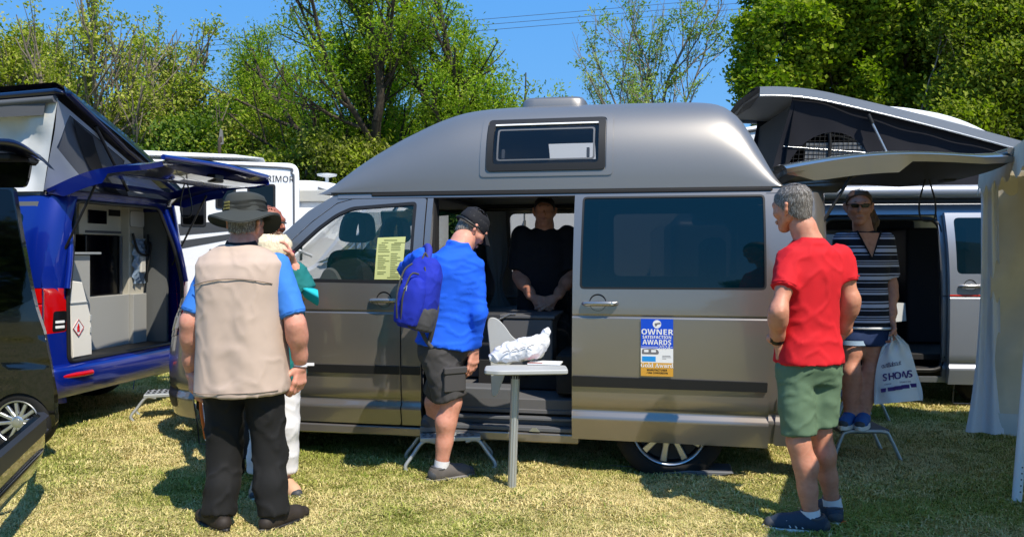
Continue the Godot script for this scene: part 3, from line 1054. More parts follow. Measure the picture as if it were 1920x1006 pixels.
# a raised tailgate: hinge line at (u, y), its length, and how far it climbs
func tailgate(t: Node3D, paint: Material, u: float, y: float, length: float, climb: float, fine := 1.0) -> Node3D:
	var bs := Basis(Vector3(0, 0, 1), atan2(climb, length))
	var prof := func(s: float) -> float: return 0.06 + 0.05 * sin(clampf(s * 1.15, 0.0, 1.0) * PI) - 0.04 * s
	var outer := func(s: float, w: float) -> Vector3:
		var hw := 0.80 + 0.06 * smoothstep(0.0, 0.6, s) - 0.03 * smoothstep(0.85, 1.0, s)
		var e: float = prof.call(s) - 0.045 * pow(absf(w), 6.0) + 0.025 * (1.0 - w * w)
		return Vector3(u, y, -0.95) + bs * Vector3(s * length + 0.05 * (1.0 - w * w) * smoothstep(0.5, 1.0, s), e, w * hw)
	var inner := func(s: float, w: float) -> Vector3:
		return Vector3(u, y, -0.95) + bs * Vector3(s * length * 0.995, prof.call(s) - 0.075 - 0.03 * (1.0 - pow(absf(w), 4.0)) * smoothstep(0.5, 0.7, s), w * 0.80)
	var pane := rounded([Vector2(0.10, -0.80), Vector2(0.52, -0.84), Vector2(0.52, 0.84), Vector2(0.10, 0.80)], 0.05)
	var sk := MB.new()
	sk.panel(rect(0.0, -1.0, 1.0, 1.0), [pane], outer, span(0.0, 1.0, 16), span(-1.0, 1.0, 16), -1.0)
	var g := put("tailgate", sk, paint, t)
	var gp := MB.new()
	gp.panel(pane, [], func(s: float, w: float) -> Vector3: return outer.call(s, w) - bs.y * 0.004, span(0.0, 1.0, 8), span(-1.0, 1.0, 8), -1.0)
	put("rear_glass", gp, M.glass_gate, g)
	# side returns: deep along the glazed half, shallow beyond
	for side in [-1.0, 1.0]:
		var sd := MB.new()
		var top := []
		var low := []
		for i in 17:
			var s := i / 16.0
			var hw := 0.80 + 0.06 * smoothstep(0.0, 0.6, s) - 0.03 * smoothstep(0.85, 1.0, s)
			var e: float = prof.call(s) - 0.045
			var dp := 0.035 + 0.075 * smoothstep(0.0, 0.15, s) if s < 0.56 else 0.055 - 0.02 * s
			top.append(Vector3(u, y, -0.95) + bs * Vector3(s * length, e + 0.002, side * hw))
			low.append(Vector3(u, y, -0.95) + bs * Vector3(s * length, e - dp, side * (hw - 0.015)))
		sd.grid([top, low], Vector3(0, 0, side))
		put("side_return", sd, paint, g)
	var inn := MB.new()
	inn.panel(rect(0.0, -1.0, 1.0, 1.0), [pane], inner, span(0.0, 1.0, 12), span(-1.0, 1.0, 12), 1.0)
	put("inner_lining", inn, M.navy_paint if paint == M.blue_paint else M.black_plastic, g)
	var la := MB.new()
	la.box(Vector3(u, y, -0.95) + bs * Vector3(length * 0.93, -0.06, 0.0), Vector3(0.09, 0.07, 0.14), 0.012)
	put("latch", la, M.black_plastic, g)
	var fr := MB.new()
	fr.tube([Vector3(u, y, -0.95) + bs * Vector3(length, 0.015, -0.8), Vector3(u, y, -0.95) + bs * Vector3(length + 0.05, 0.02, 0.0), Vector3(u, y, -0.95) + bs * Vector3(length, 0.015, 0.8)], [0.022], 8)
	put("lower_edge", fr, paint, g)
	var strap := MB.new()
	var c := Vector3(u, y, -0.95) + bs * Vector3(length * 0.78, -0.08, 0.2)
	strap.tube(smooth_path([c + Vector3(-0.012, 0, 0), c + Vector3(-0.05, -0.16, 0), c + Vector3(-0.04, -0.27, 0), c + Vector3(0.01, -0.29, 0), c + Vector3(0.05, -0.26, 0), c + Vector3(0.05, -0.15, 0), c + Vector3(0.012, 0, 0)], 4), [0.006], 6)
	put("pull_strap", strap, M.black_plastic, g)
	for z in [-0.2, -1.70]:
		bar(g, "gas_strut", [Vector3(u + 0.04, 1.32, z), Vector3(u, y, z) + bs * Vector3(0.42, -0.02, 0)], 0.010, M.black_plastic)
	return g

func van_inside(t: Node3D) -> void:
	var fl := MB.new()
	fl.box(Vector3(2.85, 0.42, -0.96), Vector3(3.9, 0.08, 1.66), 0.01)
	fl.box(Vector3(2.8, 0.375, -0.17), Vector3(0.96, 0.03, 0.10), 0.006)
	put("floor", fl, M.grey_floor, t)
	var sp := MB.new()
	sp.box(Vector3(2.62, 0.48, -0.22), Vector3(0.5, 0.09, 0.18), 0.015)
	put("entry_step", sp, M.grey_trim, t)
	# roof lining over the cab
	var rf := MB.new()
	rf.box(Vector3(1.98, 1.845, -0.95), Vector3(0.62, 0.03, 1.5), 0.01)
	for z in [-0.2, -1.7]:
		rf.box(Vector3(3.2, 1.85, z), Vector3(2.7, 0.03, 0.16), 0.01)
	put("headlining", rf, M.charcoal, t)
	# dashboard and far door lining
	var da := MB.new()
	da.prism(rounded([Vector2(0.95, 0.75), Vector2(1.22, 0.80), Vector2(1.27, 1.0), Vector2(1.24, 1.18), Vector2(1.08, 1.235), Vector2(0.95, 1.2)], 0.05), -0.12, -1.78)
	put("dashboard", da, M.charcoal, t)
	var fd := MB.new()
	fd.box(Vector3(1.75, 0.85, -1.78), Vector3(0.95, 0.80, 0.05), 0.02)
	fd.box(Vector3(1.7, 1.05, -1.72), Vector3(0.6, 0.06, 0.08), 0.02)
	put("door_lining", fd, M.charcoal, t)
	var sw := MB.new()
	var ring := []
	for i in 25:
		var a := TAU * i / 24.0
		ring.append(Vector3(1.36, 1.10, -1.35) + Vector3(0.10 * sin(a), 0.17 * sin(a), 0.19 * cos(a)))
	sw.tube(ring, [0.016], 6, false)
	put("steering_wheel", sw, M.charcoal, t)
	for zc in [-0.52, -1.38]:
		var s := Node3D.new()
		s.name = "cab_seat" if zc > -1.0 else "cab_seat_001"
		t.add_child(s, true)
		var bk := MB.new()
		bk.prism(rounded([Vector2(1.50, 0.85), Vector2(1.72, 0.80), Vector2(1.80, 1.15), Vector2(1.76, 1.40), Vector2(1.68, 1.475), Vector2(1.46, 1.46), Vector2(1.42, 1.36), Vector2(1.46, 1.10)], 0.06), zc + 0.24, zc - 0.24, Transform3D(), 0.05)
		put("backrest", bk, M.seat_cloth, s)
		var bn := MB.new()
		bn.prism(rounded([Vector2(1.02 + 0.1, 0.78), Vector2(1.66, 0.72), Vector2(1.66, 0.88), Vector2(1.14, 0.94)], 0.05), zc + 0.25, zc - 0.25, Transform3D(), 0.04)
		put("seat", bn, M.seat_cloth, s)
		var hd := MB.new()
		hd.prism(rounded([Vector2(1.475, 1.535), Vector2(1.60, 1.515), Vector2(1.70, 1.55), Vector2(1.69, 1.70), Vector2(1.64, 1.755), Vector2(1.53, 1.74), Vector2(1.49, 1.66)], 0.045), zc + 0.14, zc - 0.14, Transform3D(), 0.04)
		put("headrest", hd, M.seat_cloth, s)
		bar(s, "headrest_post", [Vector3(1.60, 1.44, zc + 0.06), Vector3(1.60, 1.54, zc + 0.06)], 0.008, M.alloy, 6)
		bar(s, "headrest_post", [Vector3(1.60, 1.44, zc - 0.06), Vector3(1.60, 1.54, zc - 0.06)], 0.008, M.alloy, 6)
		if zc > -1.0:
			var tr := MB.new()
			tr.prism(rounded([Vector2(1.40, 0.9), Vector2(1.64, 0.9), Vector2(1.60, 1.20), Vector2(1.53, 1.33), Vector2(1.45, 1.34), Vector2(1.39, 1.22)], 0.05), zc + 0.25, zc + 0.285, Transform3D(), 0.012)
			put("side_bolster", tr, M.seat_grey, s)
	var bp := MB.new()
	for z in [-0.19, -1.72]:
		bp.box(Vector3(2.27, 1.1, z), Vector3(0.09, 1.5, 0.12), 0.02)
	put("pillar_lining", bp, M.charcoal, t)
	# curtain gathered on the far side and tied at its waist
	var cu := MB.new()
	var rows := []
	for i in 15:
		var s := i / 14.0
		var wd := 0.085 * (1.0 - 0.72 * exp(-pow((s - 0.68) / 0.16, 2.0))) + 0.03 * smoothstep(0.75, 1.0, s)
		var row := []
		for j in 25:
			var a := TAU * j / 24.0
			var rr := 1.0 + 0.22 * sin(a * 7.0 + s * 2.0)
			row.append(Vector3(2.43 + cos(a) * wd * rr + 0.05 * s, 1.80 - 0.95 * s, -1.58 + sin(a) * 0.04 * rr))
		rows.append(row)
	cu.grid(rows, Vector3.ZERO, true)
	put("curtain", cu, M.curtain_grey, t)
	# cupboard by the door, the bench behind it and the kitchen run at the back
	var un := MB.new()
	un.box(Vector3(2.92, 0.80, -0.62), Vector3(0.37, 0.36, 0.5), 0.015)
	un.box(Vector3(2.92, 0.99, -0.63), Vector3(0.40, 0.025, 0.54), 0.006)
	put("door_cupboard", un, M.cupboard_grey, t)
	bar(t, "cupboard_rail", [Vector3(2.68, 0.95, -0.36), Vector3(2.80, 1.01, -0.36), Vector3(2.84, 1.012, -0.36)], 0.006, M.alloy, 6)
	var be := MB.new()
	be.box(Vector3(2.62, 0.955, -1.2), Vector3(0.55, 0.05, 0.9), 0.012)
	be.box(Vector3(2.62, 0.7, -1.25), Vector3(0.52, 0.46, 0.8), 0.012)
	put("worktop", be, M.cupboard_grey, t)
	var be2 := MB.new()
	be2.box(Vector3(3.72, 0.74, -1.25), Vector3(0.95, 0.52, 1.0), 0.03)
	be2.box(Vector3(3.72, 1.04, -1.25), Vector3(0.95, 0.09, 1.0), 0.035)
	be2.box(Vector3(4.24, 1.28, -1.2), Vector3(0.14, 0.55, 1.1), 0.04)
	put("bench_seat", be2, M.seat_cloth, t)
	var dk := MB.new()
	dk.box(Vector3(3.35, 0.62, -0.42), Vector3(0.4, 0.28, 0.5), 0.02)
	put("drawer_box", dk, M.charcoal, t)
	var sh := MB.new()
	sh.box(Vector3(3.05, 0.57, -0.45), Vector3(1.0, 0.2, 0.03), 0.005)
	put("step_riser", sh, M.charcoal, t)
	# inside of the near quarter and locker up high
	var lk := MB.new()
	lk.box(Vector3(3.9, 1.0, -0.16), Vector3(1.2, 0.45, 0.03), 0.01)
	put("quarter_lining", lk, M.charcoal, t)

# ---------------------------------------------------------------- the blue van, seen from its open back
func blue_van() -> void:
	var t := thing("camper_van", "blue camper van with its tailgate raised and side lifting canvas roof", "camper van", Vector3(-8.40, 0, -6.84), -0.1869)
	var fn := near_side()
	var us := PackedFloat32Array([2.2, 2.6, 3.0, 3.4, 3.7, 3.9, 4.1, 4.3, 4.5, 4.62, 4.68, 4.72, 4.76, 4.8, 4.84, 4.87, 4.885, 4.893, 4.896])
	var qp := MB.new()
	var qw := rect(3.30, 1.24, 4.60, 1.76, 0.06)
	qp.panel(PackedVector2Array([Vector2(2.2, 0.25), Vector2(4.895, 0.25), Vector2(4.895, 1.90), Vector2(2.2, 1.90)]), [arch(3.9), qw, PackedVector2Array([Vector2(4.72, 0.80), Vector2(4.9, 0.80), Vector2(4.9, 1.17), Vector2(4.70, 1.17)])], fn, us, body_ys(0.24, 1.92), 1.0, 0.012)
	put("near_side_panel", qp, M.blue_paint, t)
	var g := MB.new()
	g.panel(qw, [], near_side(-0.004), span(3.3, 4.6, 8), body_ys(1.2, 1.8))
	put("side_window", g, M.glass_privacy, t)
	var fs := MB.new()
	fs.panel(PackedVector2Array([Vector2(2.2, 0.25), Vector2(4.895, 0.25), Vector2(4.895, 1.90), Vector2(2.2, 1.90)]), [arch(3.9)], far_side(), us, body_ys(0.24, 1.92), -1.0, 0.012)
	put("far_side_panel", fs, M.blue_paint, t)
	var front := MB.new()
	front.box(Vector3(1.6, 1.05, -0.95), Vector3(1.2, 1.6, 1.75), 0.12)
	front.box(Vector3(0.7, 0.75, -0.95), Vector3(1.1, 0.85, 1.75), 0.15)
	put("cab", front, M.blue_paint, t)
	# frame of the open back
	var rear := func(z: float, y: float) -> Vector3:
		var b := absf(z + 0.95) / 0.95
		return Vector3(4.93 - 0.10 * pow(b, 5.0) - 0.16 * pow(clampf((y - 1.15) / 0.8, 0.0, 1.0), 1.5), y, z)
	var rf := MB.new()
	var hole := rounded([Vector2(-0.20, 0.56), Vector2(-1.70, 0.56), Vector2(-1.72, 1.1), Vector2(-1.62, 1.5), Vector2(-1.50, 1.88), Vector2(-0.40, 1.88), Vector2(-0.28, 1.5), Vector2(-0.19, 1.1)], 0.07)
	rf.panel(PackedVector2Array([Vector2(-0.02, 0.5), Vector2(-0.02, 1.25), Vector2(-0.12, 1.6), Vector2(-0.22, 1.93), Vector2(-1.68, 1.93), Vector2(-1.78, 1.6), Vector2(-1.88, 1.25), Vector2(-1.88, 0.5)]), [hole], rear, span(-1.9, 0.0, 22), span(0.5, 1.95, 16), -1.0, 0.0)
	put("rear_frame", rf, M.blue_paint, t)
	var sl := MB.new()
	var sealp := []
	for p in inset(hole, 0.01):
		sealp.append(rear.call(p.x, p.y) + Vector3(0.008, 0, 0))
	sealp.append(sealp[0])
	sl.tube(sealp, [0.018], 8, false)
	put("rubber_seal", sl, M.black_plastic, t)
	for side in [0, 1]:
		var post := MB.new()
		var z0 := -0.20 if side == 0 else -1.70
		var dir := 1.0 if side == 0 else -1.0
		post.tube(smooth_path([Vector3(4.80, 1.86, z0 - dir * 0.10), Vector3(4.90, 1.5, z0 - dir * 0.04), Vector3(4.93, 1.16, z0 + dir * 0.03)], 5), [0.024], 8)
		put("rain_channel", post, M.blue_paint, t)
	# tail lamps
	for side in [0, 1]:
		var f2 := near_side(0.004) if side == 0 else far_side(0.004)
		var lm := MB.new()
		lm.panel(rounded([Vector2(4.735, 0.81), Vector2(4.899, 0.81), Vector2(4.899, 1.165), Vector2(4.71, 1.165)], 0.02), [], f2, us, body_ys(0.8, 1.18), 1.0 if side == 0 else -1.0, 0.01)
		lm.panel(rounded([Vector2(-0.0, 0.81), Vector2(-0.185, 0.82), Vector2(-0.19, 1.06), Vector2(-0.10, 1.165), Vector2(0.0, 1.165)], 0.02) if side == 0 else rounded([Vector2(-1.9, 0.81), Vector2(-1.715, 0.82), Vector2(-1.71, 1.06), Vector2(-1.80, 1.165), Vector2(-1.9, 1.165)], 0.02), [], func(z: float, y: float) -> Vector3: return rear.call(clampf(z, -1.885, -0.015), y) + Vector3(0.012, 0, 0), span(-1.92, 0.02, 40), span(0.8, 1.2, 6), -1.0, 0.02)
		var lamp := put("tail_lamp", lm, M.lamp_red, t)
		var dk := MB.new()
		var za := -0.075 if side == 0 else -1.71
		for k in 1:
			dk.panel(rounded([Vector2(za, 0.825), Vector2(za - 0.105, 0.83), Vector2(za - 0.11, 0.985), Vector2(za - 0.01, 0.985)], 0.02), [], func(z: float, y: float) -> Vector3: return rear.call(z, y) + Vector3(0.016, 0, 0), span(-1.9, 0.0, 30), span(0.8, 1.2, 6), -1.0, 0.004)
		put("smoked_lens", dk, M.lamp_smoke, lamp)
		for k in 2:
			var cl := MB.new()
			cl.panel(rect(za - 0.09, 0.85 + k * 0.04, za - 0.02, 0.87 + k * 0.04, 0.004), [], func(z: float, y: float) -> Vector3: return rear.call(z, y) + Vector3(0.020, 0, 0), span(-1.9, 0.0, 20), span(0.8, 1.2, 6), -1.0, 0.003)
			put("clear_lens", cl, M.sticker_white, lamp)
	# bumper
	var bm := MB.new()
	var rows := []
	for i in 9:
		var y: float = [0.30, 0.34, 0.40, 0.47, 0.51, 0.53, 0.55, 0.56, 0.56][i]
		var ex: float = [0.02, 0.07, 0.10, 0.105, 0.10, 0.095, 0.07, 0.02, -0.04][i]
		var row := []
		for j in 31:
			var a := -PI * 0.5 + PI * j / 30.0
			var zz := sin(a)
			var xx := cos(a)
			row.append(Vector3(4.78 + (0.12 + ex) * pow(xx, 0.3), y, -0.95 + (0.93 + ex * 0.25) * signf(zz) * pow(absf(zz), 0.42)))
		rows.append(row)
	bm.grid(rows, Vector3(1, 0, 0))
	put("rear_bumper", bm, M.blue_paint, t)
	var bc := MB.new()
	bc.panel(PackedVector2Array([Vector2(-0.02, 0.54), Vector2(-0.02, 0.82), Vector2(-0.185, 0.82), Vector2(-0.25, 0.54)]), [], func(z: float, y: float) -> Vector3: return rear.call(z, y) + Vector3(0.01, 0, 0), span(-0.3, 0.0, 8), span(0.5, 0.85, 4), -1.0, 0.02)
	bc.panel(PackedVector2Array([Vector2(-1.88, 0.54), Vector2(-1.88, 0.82), Vector2(-1.715, 0.82), Vector2(-1.65, 0.54)]), [], func(z: float, y: float) -> Vector3: return rear.call(z, y) + Vector3(0.01, 0, 0), span(-1.9, -1.6, 8), span(0.5, 0.85, 4), -1.0, 0.02)
	put("rear_corner", bc, M.blue_paint, t)
	var st := MB.new()
	st.box(Vector3(4.70, 0.548, -0.95), Vector3(0.42, 0.03, 1.5), 0.008)
	put("load_sill", st, M.black_plastic, t)
	for z in [-0.25, -1.65]:
		var rf2 := MB.new()
		rf2.tube([Vector3(5.005 - 0.05, 0.475, z + 0.16), Vector3(5.005, 0.475, z), Vector3(5.005, 0.475, z - 0.1)], [0.022], 8)
		put("bumper_reflector", rf2, M.lamp_red, t)
	# furniture inside
	var fl := MB.new()
	fl.box(Vector3(3.7, 0.50, -0.95), Vector3(2.2, 0.06, 1.66), 0.01)
	put("floor", fl, M.grey_floor, t)
	var lin1 := MB.new()
	lin1.box(Vector3(3.6, 1.2, -0.14), Vector3(2.2, 1.3, 0.03))
	lin1.box(Vector3(3.6, 1.2, -1.77), Vector3(2.2, 1.3, 0.03))
	lin1.box(Vector3(3.5, 1.92, -0.95), Vector3(2.4, 0.03, 1.6))
	lin1.box(Vector3(3.0, 1.2, -0.95), Vector3(0.04, 1.4, 1.6))
	put("lining", lin1, M.lining_grey, t)
	var cab := MB.new()
	cab.box(Vector3(4.25, 1.755, -1.235), Vector3(0.28, 0.29, 0.59), 0.008)
	var upper := put("overhead_locker", cab, M.cabinet_cream, t)
	var scr := MB.new()
	scr.box(Vector3(4.394, 1.775, -1.165), Vector3(0.012, 0.125, 0.245), 0.004)
	put("screen", scr, M.black_gloss, upper)
	var rad := MB.new()
	rad.box(Vector3(4.394, 1.823, -1.395), Vector3(0.012, 0.06, 0.16), 0.004)
	put("control_panel", rad, M.black_plastic, upper)
	var vt := MB.new()
	vt.box(Vector3(4.385, 1.637, -1.27), Vector3(0.012, 0.028, 0.52), 0.003)
	for k in 18:
		vt.box(Vector3(4.393, 1.637, -1.02 - k * 0.029), Vector3(0.006, 0.016, 0.013))
	put("vent_strip", vt, M.grey_trim, upper)
	var fr := MB.new()
	fr.box(Vector3(4.22, 1.325, -1.25), Vector3(0.34, 0.57, 0.46), 0.012)
	var fridge := put("fridge", fr, M.black_gloss, t)
	bar(fridge, "handle", [Vector3(4.40, 1.60, -1.475), Vector3(4.40, 1.05, -1.475)], 0.016, M.grey_trim)
	var col := MB.new()
	col.box(Vector3(4.33, 1.465, -1.60), Vector3(0.30, 0.87, 0.22), 0.01)
	var tall := put("tall_cupboard", col, M.cabinet_cream, t)
	var ht := MB.new()
	ht.prism(rounded([Vector2(-1.50, 1.695), Vector2(-1.70, 1.695), Vector2(-1.70, 1.85), Vector2(-1.50, 1.85)], 0.025), 0.0, 0.01, Transform3D(Basis(Vector3(0, 0, 1), Vector3(0, 1, 0), Vector3(1, 0, 0)), Vector3(4.482, 0, 0)), 0.003)
	put("hatch", ht, M.cabinet_white, tall)
	var hr := MB.new()
	var loop := []
	for p in rounded([Vector2(-1.50, 1.695), Vector2(-1.70, 1.695), Vector2(-1.70, 1.85), Vector2(-1.50, 1.85)], 0.025):
		loop.append(Vector3(4.484, p.y, p.x))
	loop.append(loop[0])
	hr.tube(loop, [0.004], 6, false)
	put("hatch_edge", hr, M.grey_trim, tall)
	var nt := MB.new()
	rows = []
	for i in 13:
		var row := []
		for j in 9:
			row.append(Vector3(4.50 + 0.05 * sin(PI * i / 12.0) * sin(PI * j / 8.0) + 0.018 * sin(i * 2.1 + j * 1.7), 1.14 + 0.44 * i / 12.0, -1.52 - 0.17 * j / 8.0))
		rows.append(row)
	nt.grid(rows, Vector3(1, 0, 0))
	put("mesh_pocket", nt, M.pocket_blue, tall)
	bar(tall, "pocket_strap", smooth_path([Vector3(4.52, 1.63, -1.49), Vector3(4.54, 1.46, -1.54), Vector3(4.57, 1.42, -1.60), Vector3(4.57, 1.44, -1.66), Vector3(4.53, 1.62, -1.70)], 4), 0.012, M.black_plastic, 6)
	bar(tall, "pocket_strap", smooth_path([Vector3(4.58, 1.47, -1.62), Vector3(4.58, 1.54, -1.65), Vector3(4.57, 1.50, -1.69), Vector3(4.56, 1.30, -1.66), Vector3(4.55, 1.15, -1.66)], 4), 0.010, M.black_plastic, 6)
	var pk := MB.new()
	pk.box(Vector3(4.545, 1.33, -1.60), Vector3(0.03, 0.17, 0.075), 0.012)
	put("bottle", pk, M.cabinet_white, tall)
	var lo := MB.new()
	lo.box(Vector3(4.30, 0.795, -1.22), Vector3(0.36, 0.49, 0.55), 0.006)
	var lowc := put("lower_cupboard", lo, M.cabinet_grey, t)
	var lo2 := MB.new()
	lo2.box(Vector3(4.34, 0.795, -1.60), Vector3(0.36, 0.49, 0.20), 0.006)
	put("cupboard_side", lo2, M.cabinet_grey, lowc)
	var ct := MB.new()
	ct.box(Vector3(4.38, 1.438, -0.60), Vector3(0.5, 0.022, 0.66), 0.006)
	put("worktop", ct, M.alloy_matt, t)
	var lc := MB.new()
	lc.box(Vector3(4.38, 0.99, -0.55), Vector3(0.44, 0.87, 0.55), 0.006)
	var side_cab := put("side_cupboard", lc, M.cabinet_grey, t)
	var bl := MB.new()
	bl.box(Vector3(4.605, 1.325, -0.40), Vector3(0.006, 0.035, 0.05), 0.002)
	put("blue_tap_mark", bl, M.sticker_cyan, side_cab)
	var gz := MB.new()
	gz.prism(PackedVector2Array([Vector2(-0.24, 1.225), Vector2(-0.42, 1.20), Vector2(-0.475, 1.035), Vector2(-0.52, 0.90), Vector2(-0.53, 0.59), Vector2(-0.32, 0.59), Vector2(-0.28, 1.03)]), 4.79, 4.86, Transform3D(Basis(Vector3(0, 0, 1), Vector3(0, 1, 0), Vector3(1, 0, 0)), Vector3.ZERO), 0.006)
	var gas := put("gas_locker_door", gz, M.cabinet_white, t)
	var gd := MB.new()
	gd.box(Vector3(4.865, 1.035, -0.375), Vector3(0.006, 0.008, 0.19))
	for y in [0.80, 0.90]:
		gd.box(Vector3(4.868, y, -0.505), Vector3(0.014, 0.05, 0.014), 0.004)
	put("hinge", gd, M.alloy_matt, gas)
	var sg := MB.new()
	sg.prism(PackedVector2Array([Vector2(-0.367, 0.765), Vector2(-0.425, 0.83), Vector2(-0.367, 0.898), Vector2(-0.309, 0.83)]), 4.862, 4.866, Transform3D(Basis(Vector3(0, 0, 1), Vector3(0, 1, 0), Vector3(1, 0, 0)), Vector3.ZERO))
	var sign_ := put("diamond_label", sg, M.sticker_white, gas)
	var se := MB.new()
	se.tube([Vector3(4.868, 0.765, -0.367), Vector3(4.868, 0.83, -0.425), Vector3(4.868, 0.898, -0.367), Vector3(4.868, 0.83, -0.309), Vector3(4.868, 0.765, -0.367)], [0.003], 5)
	se.lathe([Vector2(0.0, 0.0), Vector2(0.016, 0.0), Vector2(0.016, 0.04), Vector2(0.008, 0.055), Vector2(0.007, 0.066), Vector2(0.0, 0.066)], 12, Transform3D(Basis(Vector3(0.1, 0, 0), Vector3(0, 0, -1), Vector3(0, 1, 0)), Vector3(4.867, 0.798, -0.367)))
	put("red_border", se, M.lamp_red, sign_)
	var cu := MB.new()
	rows = []
	for i in 9:
		var row := []
		for j in 17:
			var s := i / 8.0
			row.append(Vector3(4.40 - j * 0.02, 1.85 - 0.26 * s, -0.30 - 0.14 * s * 0.0 - 0.02 * sin(j * 1.6) - 0.10 * (1.0 - s) * 0.3 - 0.12 * j / 16.0))
		rows.append(row)
	cu.grid(rows, Vector3(1, 0, -1))
	put("curtain", cu, M.curtain_grey, t)
	var tow := MB.new()
	rows = []
	for i in 13:
		var s := i / 12.0
		var row := []
		for j in 17:
			var a := TAU * j / 16.0
			var rr := (0.04 + 0.05 * sin(s * PI * 0.8)) * (1.0 + 0.25 * sin(a * 4.0 + s * 3.0))
			row.append(Vector3(4.6 + cos(a) * rr * 0.6, 1.66 - 0.22 * s, -0.30 + sin(a) * rr))
		rows.append(row)
	tow.grid(rows, Vector3.ZERO, true)
	put("hanging_cloth", tow, M.cabinet_white, t)
	tailgate(t, M.blue_paint, 4.76, 1.93, 1.06, 0.24)
	# roof of the van, and the raised lid on its canvas
	var roof := MB.new()
	rows = []
	for i in 9:
		var row := []
		for j in 15:
			var w := j / 14.0 * 2.0 - 1.0
			row.append(Vector3(1.2 + 3.58 * i / 8.0, 1.90 + 0.075 * (1.0 - pow(absf(w), 3.0)), -0.95 + w * 0.80))
		rows.append(row)
	roof.grid(rows, Vector3.UP)
	put("roof", roof, M.blue_paint, t)
	var lid := MB.new()
	var A := Vector3(4.98, 2.73, -0.10)
	var B := Vector3(4.84, 2.05, -1.85)
	var up := Vector3(0, 0, -1).cross(Vector3(1, 0, 0))
	var across := (B - A)
	rows = []
	for i in 4:
		var row := []
		for j in 21:
			var w := j / 20.0
			var p := A + across * w
			p.x = A.x - [0.0, 0.02, 0.10, 3.3][i] - 0.14 * w
			p.y += [-0.05, 0.02, 0.05, 0.05][i] + 0.05 * sin(w * PI) - [0.0, 0.0, 0.0, 0.1][i]
			row.append(p)
		rows.append(row)
	lid.grid(rows, Vector3.UP)
	var lidn := put("roof_lid", lid, M.navy_paint, t)
	var rim := MB.new()
	rim.tube([A + Vector3(-3.3, -0.14, 0.0), A + Vector3(-0.06, -0.03, 0.03), A + Vector3(0.0, -0.04, -0.03), A + across * 0.5 + Vector3(-0.07, -0.02, 0), B + Vector3(0.0, -0.06, 0)], [0.028], 8)
	put("lid_edge", rim, M.navy_paint, lidn)
	var gut := MB.new()
	gut.tube([A + Vector3(-3.3, -0.20, 0.0), A + Vector3(-0.08, -0.085, 0.02)], [0.03], 8)
	put("grey_gutter", gut, M.grey_trim, lidn)
	var und := MB.new()
	und.flat(A + Vector3(-0.1, -0.10, -0.03), A + Vector3(-3.2, -0.2, -0.03), B + Vector3(-3.2, -0.18, 0.05), B + Vector3(-0.1, -0.08, 0.05), Vector3.DOWN)
	put("lid_lining", und, M.charcoal, lidn)
	# canvas: the pale back wall with its window, and the long near side
	var wall := func(w: float, h: float) -> Vector3:
		var topy := A.y - 0.09 + (B.y - A.y) * w
		var base := Vector3(4.74 + 0.03 * sin(h * PI), 1.94, -0.14 - 1.60 * w)
		var tp := Vector3(A.x - 0.07 - 0.14 * w, topy, A.z + across.z * w * 0.97 + 0.004)
		var q := base.lerp(tp, h)
		q.x -= 0.05 * sin(h * PI) * sin(w * PI) + 0.012 * sin(w * 17.0 + h * 6.0) * sin(h * PI)
		return q
	var cv := MB.new()
	var wp := PackedVector2Array([Vector2(0.03, 0.50), Vector2(0.09, 0.95), Vector2(0.52, 0.95), Vector2(0.62, 0.06), Vector2(0.40, 0.06)])
	cv.panel(rect(0.0, 0.0, 1.0, 1.0), [wp], wall, span(0.0, 1.0, 20), span(0.0, 1.0, 12), -1.0)
	var canvas := put("canvas_wall", cv, M.canvas_grey_wall, t)
	var wn := MB.new()
	wn.panel(wp, [], func(a: float, b: float) -> Vector3: return wall.call(a, b) - Vector3(0.008, 0, 0), span(0.0, 1.0, 10), span(0.0, 1.0, 8), -1.0)
	put("canvas_window", wn, M.canvas_grey, canvas)
	var wf := MB.new()
	wf.panel(PackedVector2Array([Vector2(0.10, 0.92), Vector2(0.26, 0.92), Vector2(0.38, 0.52), Vector2(0.56, 0.08), Vector2(0.45, 0.08), Vector2(0.30, 0.46)]), [], func(a: float, b: float) -> Vector3: return wall.call(a, b) + Vector3(0.012 + 0.01 * sin(a * 20.0), 0, 0), span(0.0, 1.0, 10), span(0.0, 1.0, 8), -1.0)
	put("rolled_flap", wf, M.canvas_dark, canvas)
	bar(t, "roof_strut", [Vector3(4.84, 2.0, -1.0), Vector3(4.86, 2.24, -0.78), Vector3(4.90, 2.50, -0.52)], 0.014, M.black_plastic)
	var ns := MB.new()
	rows = []
	for i in 15:
		var h := i / 14.0
		var row := []
		for j in 41:
			var s := j / 40.0
			var pinch := exp(-pow((s - 0.16) / 0.07, 2.0)) + exp(-pow((s - 0.55) / 0.1, 2.0))
			var z := lerpf(-0.14, A.z + 0.005, h) + smoothstep(0.0, 0.06, s) * (-0.06 * sin(h * PI) * (0.4 + pinch) + 0.022 * sin(s * 45.0 + h * 7.0) * sin(h * PI) + 0.015 * sin(s * 19.0 - h * 15.0))
			row.append(Vector3(4.74 - 2.9 * s + lerpf(0.0, 0.17, h), lerpf(1.93, 2.65 - 0.05 * s, h), z))
		rows.append(row)
	ns.grid(rows, Vector3(0, 0, 1))
	put("canvas_side", ns, M.canvas_pale, t)
	var nd := MB.new()
	nd.panel(PackedVector2Array([Vector2(1.9, 2.48), Vector2(4.68, 2.52), Vector2(4.70, 2.63), Vector2(1.9, 2.60)]), [], func(a: float, b: float) -> Vector3: return Vector3(a + 0.12, b, -0.070 + 0.004 * sin(a * 9.0)), span(1.9, 4.7, 20), span(2.4, 2.7, 3), 1.0)
	put("canvas_band", nd, M.canvas_grey, t)
	wheel(t, Vector3(3.9, 0.335, -0.07), 1.0, 10)
